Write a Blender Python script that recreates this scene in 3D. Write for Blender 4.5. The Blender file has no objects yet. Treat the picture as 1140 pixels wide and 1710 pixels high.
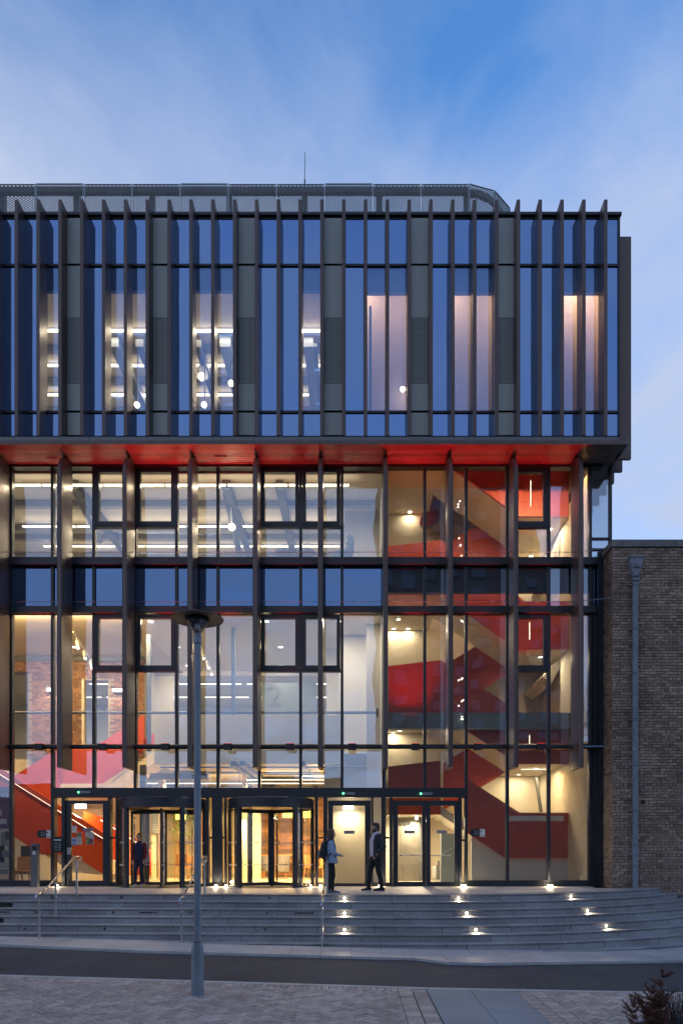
import bpy, bmesh, math, random
from mathutils import Vector, Matrix
random.seed(7)
sc = bpy.context.scene
col = sc.collection

# ------------------------------------------------------------------ camera
cam = bpy.data.cameras.new('camera')
cam_o = bpy.data.objects.new('camera', cam)
col.objects.link(cam_o)
cam_o.location = (0, 0, 2.0)
cam_o.rotation_euler = (math.pi / 2, 0, 0)
cam.lens = 24
cam.sensor_width = 36
cam.shift_x = -25 / 1710
cam.shift_y = 570 / 1710
cam.clip_end = 4000
sc.camera = cam_o

# ------------------------------------------------------------------ sky
EXPO = 1.75
K = 2 ** EXPO
world = bpy.data.worlds.new('World')
sc.world = world
world.use_nodes = True
wn = world.node_tree.nodes
wl = world.node_tree.links
wn.clear()


def wnode(t, **k):
    n = wn.new(t)
    for a, b in k.items():
        setattr(n, a, b)
    return n


w_out = wnode('ShaderNodeOutputWorld')
w_bg = wnode('ShaderNodeBackground')
w_bg.inputs[1].default_value = 0.12
sky = wnode('ShaderNodeTexSky', sky_type='NISHITA', sun_disc=False, sun_elevation=math.radians(8),
            sun_rotation=math.radians(215), altitude=0, air_density=1.0, dust_density=0.2, ozone_density=6)
tc = wnode('ShaderNodeTexCoord')
sep = wnode('ShaderNodeSeparateXYZ')
wl.new(tc.outputs['Generated'], sep.inputs[0])


def wmath(op, a, b=None, clamp=False):
    n = wnode('ShaderNodeMath', operation=op, use_clamp=clamp)
    for i, v in enumerate((a, b)):
        if v is None:
            continue
        if isinstance(v, (int, float)):
            n.inputs[i].default_value = v
        else:
            wl.new(v, n.inputs[i])
    return n.outputs[0]


# thin veil of cloud on a flat layer above: coordinates = direction / height
zz = wmath('ADD', wmath('MAXIMUM', sep.outputs[2], 0.0), 0.12)
cx = wmath('DIVIDE', sep.outputs[0], zz)
cy = wmath('DIVIDE', sep.outputs[1], zz)
comb = wnode('ShaderNodeCombineXYZ')
wl.new(cx, comb.inputs[0])
wl.new(cy, comb.inputs[1])
mp = wnode('ShaderNodeMapping')
mp.inputs['Rotation'].default_value = (0, 0, math.radians(-28))
mp.inputs['Scale'].default_value = (1.25, 1.0, 1)
mp.inputs['Location'].default_value = (5.3, 0.4, 0)
wl.new(comb.outputs[0], mp.inputs[0])
nz = wnode('ShaderNodeTexNoise')
nz.inputs['Scale'].default_value = 4.2
nz.inputs['Detail'].default_value = 7
nz.inputs['Roughness'].default_value = 0.55
nz.inputs['Distortion'].default_value = 0.35
wl.new(mp.outputs[0], nz.inputs['Vector'])
nz2 = wnode('ShaderNodeTexNoise')
nz2.inputs['Scale'].default_value = 1.3
nz2.inputs['Detail'].default_value = 3
wl.new(mp.outputs[0], nz2.inputs['Vector'])
# veil thins out with height above the horizon
veil = wnode('ShaderNodeMapRange', interpolation_type='SMOOTHSTEP')
veil.inputs['From Min'].default_value = 0.85
veil.inputs['From Max'].default_value = 0.61
veil.inputs['To Min'].default_value = 0.0
veil.inputs['To Max'].default_value = 0.92
wl.new(sep.outputs[2], veil.inputs['Value'])
n_a = wmath('MULTIPLY', wmath('SUBTRACT', nz.outputs[0], 0.5), 1.1)
n_b = wmath('MULTIPLY', wmath('SUBTRACT', nz2.outputs[0], 0.5), 0.75)
# the evening side, to the left, carries a little more of the veil
n_b = wmath('SUBTRACT', n_b, wmath('MULTIPLY', sep.outputs[0], 0.3))
fac = wmath('ADD', wmath('ADD', veil.outputs[0], n_a), n_b, clamp=True)
fac = wmath('MULTIPLY', fac, 0.97)
cmix = wnode('ShaderNodeMix', data_type='RGBA')
wl.new(fac, cmix.inputs['Factor'])
sgain = wnode('ShaderNodeVectorMath', operation='MULTIPLY')
sgain.inputs[1].default_value = (1.75, 1.3, 1.12)
wl.new(sky.outputs[0], sgain.inputs[0])
wl.new(sgain.outputs[0], cmix.inputs['A'])
cmix.inputs['B'].default_value = (1.32, 1.54, 2.08, 1)
wl.new(cmix.outputs['Result'], w_bg.inputs[0])
wl.new(w_bg.outputs[0], w_out.inputs[0])

sc.view_settings.view_transform = 'Standard'
sc.view_settings.look = 'None'
sc.view_settings.gamma = 1
sc.view_settings.exposure = EXPO
sc.view_settings.use_curve_mapping = False
sc.render.engine = 'CYCLES'
cy_ = sc.cycles
cy_.use_denoising = True
cy_.max_bounces = 10
cy_.diffuse_bounces = 3
cy_.glossy_bounces = 4
cy_.transmission_bounces = 4
cy_.transparent_max_bounces = 40
cy_.sample_clamp_indirect = 3.0
cy_.caustics_reflective = False
cy_.caustics_refractive = False
cy_.use_light_tree = True


# ------------------------------------------------------------------ measuring helpers (photo pixel at a distance -> metres)
def X(px, d):
    return (px - 595) * d / 1140


def Z(py, d):
    return 2 + (1425 - py) * d / 1140


DG, DF, DU, DUF, DS, DB = 20.7, 19.77, 20.08, 19.65, 19.55, 19.78


# ------------------------------------------------------------------ materials
def _new(name):
    m = bpy.data.materials.new(name)
    m.use_nodes = True
    n = m.node_tree.nodes
    n.clear()
    out = n.new('ShaderNodeOutputMaterial')
    return m, n, m.node_tree.links, out


def paint(name, c, rough=0.5, metal=0.0, var=0.12, scale=2.0, bump=0.0, bscale=40.0, spec=0.5, stretch=(1, 1, 1), rvar=0.08, dirt=0.0, attr=False, c2=None, objvar=0.0, speck=0.0):
    m, n, l, out = _new(name)
    p = n.new('ShaderNodeBsdfPrincipled')
    l.new(p.outputs[0], out.inputs[0])
    p.inputs['Metallic'].default_value = metal
    p.inputs['Specular IOR Level'].default_value = spec
    t = n.new('ShaderNodeTexCoord')
    mpn = n.new('ShaderNodeMapping')
    mpn.inputs['Scale'].default_value = stretch
    g = n.new('ShaderNodeNewGeometry')
    l.new(g.outputs['Position'], mpn.inputs[0])
    nz = n.new('ShaderNodeTexNoise')
    nz.inputs['Scale'].default_value = scale
    nz.inputs['Detail'].default_value = 6
    nz.inputs['Roughness'].default_value = 0.6
    l.new(mpn.outputs[0], nz.inputs['Vector'])
    mr = n.new('ShaderNodeMapRange')
    mr.inputs['From Min'].default_value = 0.3
    mr.inputs['From Max'].default_value = 0.7
    mr.inputs['To Min'].default_value = 1 - var
    mr.inputs['To Max'].default_value = 1 + var
    l.new(nz.outputs[0], mr.inputs['Value'])
    val = mr.outputs[0]
    if dirt:                      # broad weathering patches and run-off streaks
        nd_ = n.new('ShaderNodeTexNoise')
        nd_.inputs['Scale'].default_value = 0.9
        nd_.inputs['Detail'].default_value = 7
        nd_.inputs['Roughness'].default_value = 0.65
        l.new(mpn.outputs[0], nd_.inputs['Vector'])
        md = n.new('ShaderNodeMapRange')
        md.inputs['From Min'].default_value = 0.35
        md.inputs['From Max'].default_value = 0.68
        md.inputs['To Min'].default_value = 1 + dirt
        md.inputs['To Max'].default_value = 1 - dirt
        l.new(nd_.outputs[0], md.inputs['Value'])
        mm = n.new('ShaderNodeMath')
        mm.operation = 'MULTIPLY'
        l.new(val, mm.inputs[0])
        l.new(md.outputs[0], mm.inputs[1])
        val = mm.outputs[0]
    if attr:                      # each brick or block has its own fired colour
        a = n.new('ShaderNodeAttribute')
        a.attribute_name = 'tint'
        mm = n.new('ShaderNodeMath')
        mm.operation = 'MULTIPLY'
        l.new(val, mm.inputs[0])
        l.new(a.outputs['Fac'], mm.inputs[1])
        val = mm.outputs[0]
    if objvar:                    # every stone comes from the quarry a little lighter or darker
        oi = n.new('ShaderNodeObjectInfo')
        om = n.new('ShaderNodeMapRange')
        om.inputs['To Min'].default_value = 1 - objvar
        om.inputs['To Max'].default_value = 1 + objvar
        l.new(oi.outputs['Random'], om.inputs['Value'])
        mm = n.new('ShaderNodeMath')
        mm.operation = 'MULTIPLY'
        l.new(val, mm.inputs[0])
        l.new(om.outputs[0], mm.inputs[1])
        val = mm.outputs[0]
    vm = n.new('ShaderNodeVectorMath')
    vm.operation = 'SCALE'
    if c2 is not None:
        mx = n.new('ShaderNodeMix')
        mx.data_type = 'RGBA'
        mx.inputs['A'].default_value = (*c, 1)
        mx.inputs['B'].default_value = (*c2, 1)
        nb = n.new('ShaderNodeTexNoise')
        nb.inputs['Scale'].default_value = scale * 2.7
        nb.inputs['Detail'].default_value = 4
        l.new(mpn.outputs[0], nb.inputs['Vector'])
        mr2 = n.new('ShaderNodeMapRange')
        mr2.inputs['From Min'].default_value = 0.42
        mr2.inputs['From Max'].default_value = 0.62
        l.new(nb.outputs[0], mr2.inputs['Value'])
        l.new(mr2.outputs[0], mx.inputs['Factor'])
        l.new(mx.outputs['Result'], vm.inputs[0])
    else:
        vm.inputs[0].default_value = c
    l.new(val, vm.inputs['Scale'])
    if speck:                     # pale grit and chippings
        ns = n.new('ShaderNodeTexNoise')
        ns.inputs['Scale'].default_value = 28
        ns.inputs['Detail'].default_value = 2
        l.new(mpn.outputs[0], ns.inputs['Vector'])
        ms = n.new('ShaderNodeMapRange')
        ms.inputs['From Min'].default_value = 0.7
        ms.inputs['From Max'].default_value = 0.76
        ms.inputs['To Max'].default_value = speck
        l.new(ns.outputs[0], ms.inputs['Value'])
        xs_ = n.new('ShaderNodeMix')
        xs_.data_type = 'RGBA'
        xs_.inputs['B'].default_value = (0.42, 0.41, 0.4, 1)
        l.new(ms.outputs[0], xs_.inputs['Factor'])
        l.new(vm.outputs[0], xs_.inputs['A'])
        l.new(xs_.outputs['Result'], p.inputs['Base Color'])
    else:
        l.new(vm.outputs[0], p.inputs['Base Color'])
    mr3 = n.new('ShaderNodeMapRange')
    mr3.inputs['From Min'].default_value = 0.3
    mr3.inputs['From Max'].default_value = 0.7
    mr3.inputs['To Min'].default_value = max(0.02, rough - rvar)
    mr3.inputs['To Max'].default_value = min(1, rough + rvar)
    l.new(nz.outputs[0], mr3.inputs['Value'])
    l.new(mr3.outputs[0], p.inputs['Roughness'])
    if bump:
        b = n.new('ShaderNodeBump')
        b.inputs['Strength'].default_value = bump
        b.inputs['Distance'].default_value = 0.01
        nn = n.new('ShaderNodeTexNoise')
        nn.inputs['Scale'].default_value = bscale
        nn.inputs['Detail'].default_value = 5
        l.new(mpn.outputs[0], nn.inputs['Vector'])
        l.new(nn.outputs[0], b.inputs['Height'])
        l.new(b.outputs[0], p.inputs['Normal'])
    return m


def emis(name, c, display, sample='NONE'):
    m, n, l, out = _new(name)
    e = n.new('ShaderNodeEmission')
    e.inputs[0].default_value = (*c, 1)
    e.inputs[1].default_value = display / K
    l.new(e.outputs[0], out.inputs[0])
    m.cycles.emission_sampling = sample
    return m


def glass(name, refl, tint=(0.93, 0.95, 0.95), gcol=(1, 1, 1), grazing=0.75):
    """float glass: straight-through view mixed with a mirror reflection that grows towards grazing"""
    m, n, l, out = _new(name)
    tr = n.new('ShaderNodeBsdfTransparent')
    tr.inputs[0].default_value = (*tint, 1)
    gl = n.new('ShaderNodeBsdfGlossy')
    gl.inputs['Color'].default_value = (*gcol, 1)
    gl.inputs['Roughness'].default_value = 0.004
    lw = n.new('ShaderNodeLayerWeight')
    lw.inputs['Blend'].default_value = 0.5
    pw = n.new('ShaderNodeMath')
    pw.operation = 'POWER'
    pw.inputs[1].default_value = 4.0
    l.new(lw.outputs['Facing'], pw.inputs[0])
    mr = n.new('ShaderNodeMapRange')
    mr.inputs['To Min'].default_value = refl
    mr.inputs['To Max'].default_value = grazing
    l.new(pw.outputs[0], mr.inputs['Value'])
    g = n.new('ShaderNodeNewGeometry')
    nz = n.new('ShaderNodeTexNoise')
    nz.inputs['Scale'].default_value = 0.45
    nz.inputs['Detail'].default_value = 1.5
    l.new(g.outputs['Position'], nz.inputs['Vector'])
    b = n.new('ShaderNodeBump')
    b.inputs['Strength'].default_value = 0.3
    b.inputs['Distance'].default_value = 0.05
    l.new(nz.outputs[0], b.inputs['Height'])
    oi = n.new('ShaderNodeObjectInfo')
    wh = n.new('ShaderNodeTexWhiteNoise')
    wh.noise_dimensions = '1D'
    l.new(oi.outputs['Random'], wh.inputs['W'])
    vs_ = n.new('ShaderNodeVectorMath')
    vs_.operation = 'SUBTRACT'
    vs_.inputs[1].default_value = (0.5, 0.5, 0.5)
    l.new(wh.outputs['Color'], vs_.inputs[0])
    vk = n.new('ShaderNodeVectorMath')
    vk.operation = 'SCALE'
    vk.inputs['Scale'].default_value = 0.03
    l.new(vs_.outputs[0], vk.inputs[0])
    va = n.new('ShaderNodeVectorMath')
    va.operation = 'ADD'
    l.new(b.outputs[0], va.inputs[0])
    l.new(vk.outputs[0], va.inputs[1])
    vn = n.new('ShaderNodeVectorMath')
    vn.operation = 'NORMALIZE'
    l.new(va.outputs[0], vn.inputs[0])
    l.new(vn.outputs[0], gl.inputs['Normal'])      # no two panes sit in exactly the same plane
    mx = n.new('ShaderNodeMixShader')
    l.new(mr.outputs[0], mx.inputs[0])
    l.new(tr.outputs[0], mx.inputs[1])
    l.new(gl.outputs[0], mx.inputs[2])
    l.new(mx.outputs[0], out.inputs[0])
    return m


def spandrel(name, refl, back, gcol):
    m, n, l, out = _new(name)
    d = n.new('ShaderNodeBsdfDiffuse')
    d.inputs[0].default_value = (*back, 1)
    gl = n.new('ShaderNodeBsdfGlossy')
    gl.inputs['Color'].default_value = (*gcol, 1)
    gl.inputs['Roughness'].default_value = 0.01
    g = n.new('ShaderNodeNewGeometry')
    nz = n.new('ShaderNodeTexNoise')
    nz.inputs['Scale'].default_value = 0.5
    nz.inputs['Detail'].default_value = 1.5
    l.new(g.outputs['Position'], nz.inputs['Vector'])
    b = n.new('ShaderNodeBump')
    b.inputs['Strength'].default_value = 0.3
    b.inputs['Distance'].default_value = 0.05
    l.new(nz.outputs[0], b.inputs['Height'])
    oi = n.new('ShaderNodeObjectInfo')
    wh = n.new('ShaderNodeTexWhiteNoise')
    wh.noise_dimensions = '1D'
    l.new(oi.outputs['Random'], wh.inputs['W'])
    vs_ = n.new('ShaderNodeVectorMath')
    vs_.operation = 'SUBTRACT'
    vs_.inputs[1].default_value = (0.5, 0.5, 0.5)
    l.new(wh.outputs['Color'], vs_.inputs[0])
    vk = n.new('ShaderNodeVectorMath')
    vk.operation = 'SCALE'
    vk.inputs['Scale'].default_value = 0.03
    l.new(vs_.outputs[0], vk.inputs[0])
    va = n.new('ShaderNodeVectorMath')
    va.operation = 'ADD'
    l.new(b.outputs[0], va.inputs[0])
    l.new(vk.outputs[0], va.inputs[1])
    vn = n.new('ShaderNodeVectorMath')
    vn.operation = 'NORMALIZE'
    l.new(va.outputs[0], vn.inputs[0])
    l.new(vn.outputs[0], gl.inputs['Normal'])      # no two panes sit in exactly the same plane
    mx = n.new('ShaderNodeMixShader')
    mx.inputs[0].default_value = refl
    l.new(d.outputs[0], mx.inputs[1])
    l.new(gl.outputs[0], mx.inputs[2])
    l.new(mx.outputs[0], out.inputs[0])
    return m


def perforated(name, c, hole, pitch):
    """sheet with a staggered grid of punched holes: dark dots over the sheet colour"""
    m, n, l, out = _new(name)
    p = n.new('ShaderNodeBsdfPrincipled')
    p.inputs['Roughness'].default_value = 0.5
    l.new(p.outputs[0], out.inputs[0])
    t = n.new('ShaderNodeNewGeometry')
    s = n.new('ShaderNodeSeparateXYZ')
    l.new(t.outputs['Position'], s.inputs[0])

    def mth(op, a, b=None):
        k = n.new('ShaderNodeMath')
        k.operation = op
        for i, v in enumerate((a, b)):
            if v is None:
                continue
            if isinstance(v, (int, float)):
                k.inputs[i].default_value = v
            else:
                l.new(v, k.inputs[i])
        return k.outputs[0]
    a = mth('SINE', mth('MULTIPLY', mth('ADD', s.outputs[0], s.outputs[2]), 2 * math.pi / pitch))
    b = mth('SINE', mth('MULTIPLY', mth('SUBTRACT', s.outputs[0], s.outputs[2]), 2 * math.pi / pitch))
    h = mth('GREATER_THAN', mth('MULTIPLY', a, b), 0.12)
    mx = n.new('ShaderNodeMix')
    mx.data_type = 'RGBA'
    mx.inputs['A'].default_value = (*c, 1)
    mx.inputs['B'].default_value = (*hole, 1)
    l.new(h, mx.inputs['Factor'])
    l.new(mx.outputs['Result'], p.inputs['Base Color'])
    return m


M = {}
M['bronze'] = paint('bronze_aluminium', (0.1, 0.068, 0.062), 0.36, 0.2, var=0.16, scale=1.3, stretch=(1, 1, 0.25), spec=0.5, dirt=0.15)
M['frame'] = paint('dark_frame', (0.022, 0.026, 0.034), 0.4, 0.1, var=0.15, scale=2)
M['trim'] = paint('grey_trim', (0.14, 0.14, 0.145), 0.45, 0.3, var=0.1)
M['panel'] = paint('grey_green_panel', (0.42, 0.44, 0.41), 0.5, 0.1, var=0.08, scale=0.8, objvar=0.05)
M['perf'] = perforated('perforated_sheet', (0.38, 0.4, 0.37), (0.012, 0.014, 0.016), 0.07)
M['soffit'] = paint('soffit_board', (0.15, 0.13, 0.125), 0.38, 0.2, var=0.1, scale=1.2, objvar=0.12, dirt=0.2)
M['glass_up'] = glass('coated_glass', 0.2, (0.9, 0.92, 0.94), (0.32, 0.54, 0.98))
M['glass_low'] = glass('clear_glass', 0.17, (0.93, 0.945, 0.95), (0.66, 0.8, 1.0))
M['glass_door'] = glass('door_glass', 0.045, (0.97, 0.97, 0.96), (1, 1, 1))
M['span_up'] = spandrel('spandrel_glass', 0.46, (0.006, 0.012, 0.035), (0.3, 0.5, 0.92))
M['span_low'] = spandrel('spandrel_glass_low', 0.36, (0.012, 0.018, 0.03), (0.32, 0.54, 0.95))
M['white'] = paint('white_plaster', (0.72, 0.71, 0.68), 0.8, var=0.03, scale=0.7)
M['cream'] = paint('cream_plaster', (0.66, 0.6, 0.47), 0.8, var=0.04, scale=0.6)
M['ceil'] = paint('ceiling_plaster', (0.62, 0.58, 0.52), 0.85, var=0.05, scale=0.5)
M['pinkwall'] = paint('peach_plaster', (0.68, 0.5, 0.4), 0.8, var=0.03)
M['red'] = paint('dark_red_panel', (0.46, 0.07, 0.028), 0.36, var=0.06, scale=0.7)
M['orange'] = paint('orange_red_panel', (0.52, 0.07, 0.012), 0.22, var=0.05, scale=0.7)
M['pink'] = paint('pink_red_panel', (0.52, 0.085, 0.05), 0.35, var=0.05, scale=0.7)
M['beam_l'] = paint('pale_grey_beam', (0.3, 0.3, 0.3), 0.6, var=0.08)
M['floor_pale'] = paint('pale_floor', (0.55, 0.52, 0.46), 0.5, var=0.05)  # kept pale so the floors throw lamp light up to the ceilings
M['floor_in'] = paint('lobby_floor', (0.42, 0.38, 0.3), 0.3, var=0.07, scale=1.5)
M['steel'] = paint('stainless_steel', (0.55, 0.55, 0.56), 0.28, 1.0, var=0.05)
M['galv'] = paint('galvanised_steel', (0.2, 0.235, 0.28), 0.5, 0.35, var=0.14, scale=9, rvar=0.12, spec=0.4, dirt=0.15)
M['lampdark'] = paint('lamp_hood', (0.12, 0.105, 0.09), 0.5, 0.2, var=0.2, scale=5)
M['granite'] = paint('grey_granite', (0.27, 0.27, 0.28), 0.6, var=0.4, scale=38, bump=0.3, bscale=90, rvar=0.1, objvar=0.13, dirt=0.2)
M['granite_l'] = paint('pale_granite', (0.42, 0.415, 0.42), 0.6, var=0.25, scale=38, bump=0.2, bscale=90, objvar=0.07, dirt=0.12)
M['plaza'] = paint('plaza_stone', (0.5, 0.45, 0.41), 0.5, var=0.2, scale=24, bump=0.1, objvar=0.1, dirt=0.2)
M['joint'] = paint('joint_mortar', (0.07, 0.07, 0.07), 0.9, var=0.2, scale=20)
M['brick'] = paint('stock_brick', (0.29, 0.2, 0.145), 0.85, var=0.3, scale=14, bump=0.6, bscale=70, attr=True, c2=(0.2, 0.165, 0.135), dirt=0.28)
M['brick_in'] = paint('warm_brick', (0.27, 0.145, 0.075), 0.85, var=0.25, scale=14, bump=0.5, bscale=70, attr=True)
M['mortar'] = paint('buff_mortar', (0.33, 0.29, 0.225), 0.95, var=0.2, scale=25, bump=0.4)
M['coping'] = paint('stone_coping', (0.17, 0.16, 0.155), 0.8, var=0.3, scale=5, bump=0.3, objvar=0.1, dirt=0.2)
M['lead'] = paint('painted_lead', (0.19, 0.21, 0.25), 0.6, 0.1, var=0.25, scale=12, bump=0.2, dirt=0.15)
M['tarmac'] = paint('tarmac', (0.03, 0.035, 0.046), 0.85, var=0.6, scale=26, bump=0.8, bscale=90, c2=(0.05, 0.057, 0.072), dirt=0.22, speck=0.6)
M['paver'] = paint('brick_paver', (0.42, 0.33, 0.285), 0.8, var=0.3, scale=25, bump=0.5, bscale=90, attr=True, dirt=0.16, speck=0.35)
M['slabgrey'] = paint('concrete_slab', (0.26, 0.27, 0.28), 0.75, var=0.18, scale=30, bump=0.3, bscale=90, dirt=0.15, speck=0.3)
M['kerb'] = paint('pale_kerb', (0.4, 0.39, 0.38), 0.7, var=0.16, scale=20, bump=0.2, dirt=0.15)
M['earth'] = paint('earth', (0.05, 0.045, 0.035), 0.95, var=0.3, scale=10)
M['mesh'] = paint('expanded_metal', (0.4, 0.43, 0.46), 0.5, 0.2, var=0.12)
M['black'] = paint('black_plastic', (0.012, 0.012, 0.014), 0.45, var=0.1)
M['wood'] = paint('oak_wood', (0.36, 0.19, 0.07), 0.5, var=0.25, scale=6, stretch=(1, 1, 6))
M['plank'] = paint('walnut_plank', (0.2, 0.1, 0.045), 0.55, var=0.35, scale=5, stretch=(0.6, 1, 5), attr=True)
M['bluegrey'] = paint('blue_grey_panel', (0.2, 0.26, 0.3), 0.5, var=0.05)
M['lift'] = paint('brushed_lift_steel', (0.3, 0.27, 0.22), 0.35, 0.8, var=0.06)
M['beam'] = paint('steel_beam', (0.1, 0.11, 0.12), 0.5, 0.2, var=0.1)
M['sign_w'] = paint('white_vinyl', (0.62, 0.63, 0.66), 0.5, var=0.04)
M['sign_b'] = paint('blue_vinyl', (0.03, 0.09, 0.33), 0.5, var=0.04)
M['sign_y'] = paint('yellow_vinyl', (0.6, 0.4, 0.04), 0.5, var=0.04)
M['sign_g'] = paint('green_vinyl', (0.05, 0.3, 0.12), 0.5, var=0.04)
M['sign_r'] = paint('red_vinyl', (0.5, 0.05, 0.04), 0.5, var=0.04)
M['purple'] = paint('purple_print', (0.16, 0.085, 0.17), 0.6, var=0.15, scale=3)
M['led'] = emis('strip_led', (1.0, 0.83, 0.56), 5.0)
M['led_w'] = emis('strip_led_white', (1.0, 0.86, 0.62), 3.0)
M['down'] = emis('downlight_lens', (1.0, 0.88, 0.66), 9.0)
M['yellowlamp'] = emis('yellow_lamp', (1.0, 0.72, 0.12), 3.5)
M['uplens'] = emis('uplight_lens', (1.0, 0.82, 0.5), 30.0)
M['greenled'] = emis('green_led', (0.1, 1.0, 0.3), 6.0)
M['redlens'] = emis('red_lens', (1.0, 0.02, 0.03), 3.0)
M['lampglass'] = glass('lamp_bowl_glass', 0.12, (0.8, 0.8, 0.82), (1, 1, 1))
M['skin_a'] = paint('skin_light', (0.5, 0.3, 0.22), 0.55, var=0.06, scale=10)
M['skin_b'] = paint('skin_tan', (0.34, 0.19, 0.125), 0.55, var=0.06, scale=10)
M['hair_br'] = paint('hair_brown', (0.07, 0.038, 0.022), 0.55, var=0.3, scale=30)
M['hair_bl'] = paint('hair_black', (0.012, 0.01, 0.01), 0.5, var=0.3, scale=30)
M['denim'] = paint('pale_denim', (0.27, 0.37, 0.5), 0.85, var=0.18, scale=14, bump=0.4, bscale=60)
M['leggings'] = paint('black_cloth', (0.01, 0.01, 0.012), 0.85, var=0.2, scale=14)
M['bomber'] = paint('dark_jacket', (0.013, 0.017, 0.024), 0.6, var=0.25, scale=9, bump=0.4, bscale=40)
M['hoodie'] = paint('lilac_hoodie', (0.55, 0.48, 0.56), 0.9, var=0.1, scale=14, bump=0.3, bscale=50)
M['navy'] = paint('navy_cloth', (0.028, 0.026, 0.06), 0.85, var=0.2, scale=12)
M['maroon'] = paint('maroon_cloth', (0.16, 0.014, 0.022), 0.85, var=0.2, scale=12)
M['rucksack'] = paint('rucksack_cloth', (0.012, 0.016, 0.028), 0.75, var=0.25, scale=14, bump=0.4, bscale=50)
M['greycloth'] = paint('grey_cloth', (0.12, 0.12, 0.14), 0.85, var=0.2, scale=14)
M['shoe_w'] = paint('white_rubber', (0.5, 0.5, 0.52), 0.6, var=0.08)
M['needle_br'] = paint('dead_needles', (0.13, 0.05, 0.028), 0.85, var=0.5, scale=14)
M['twig'] = paint('twig_bark', (0.06, 0.038, 0.026), 0.9, var=0.3, scale=20)
M['lav'] = paint('grey_green_leaf', (0.075, 0.105, 0.1), 0.8, var=0.35, scale=14)
M['leaf'] = paint('green_leaf', (0.06, 0.13, 0.02), 0.7, var=0.4, scale=10)
M['bark'] = paint('tree_bark', (0.05, 0.04, 0.035), 0.9, var=0.3, scale=6)
M['towerwall'] = paint('tower_brickwork', (0.17, 0.12, 0.1), 0.85, var=0.15, scale=0.6)
M['towerdark'] = paint('tower_window_frame', (0.08, 0.08, 0.085), 0.6, var=0.1)
M['towerglass'] = spandrel('tower_window_glass', 0.1, (0.03, 0.03, 0.035), (0.8, 0.88, 1.0))


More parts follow.
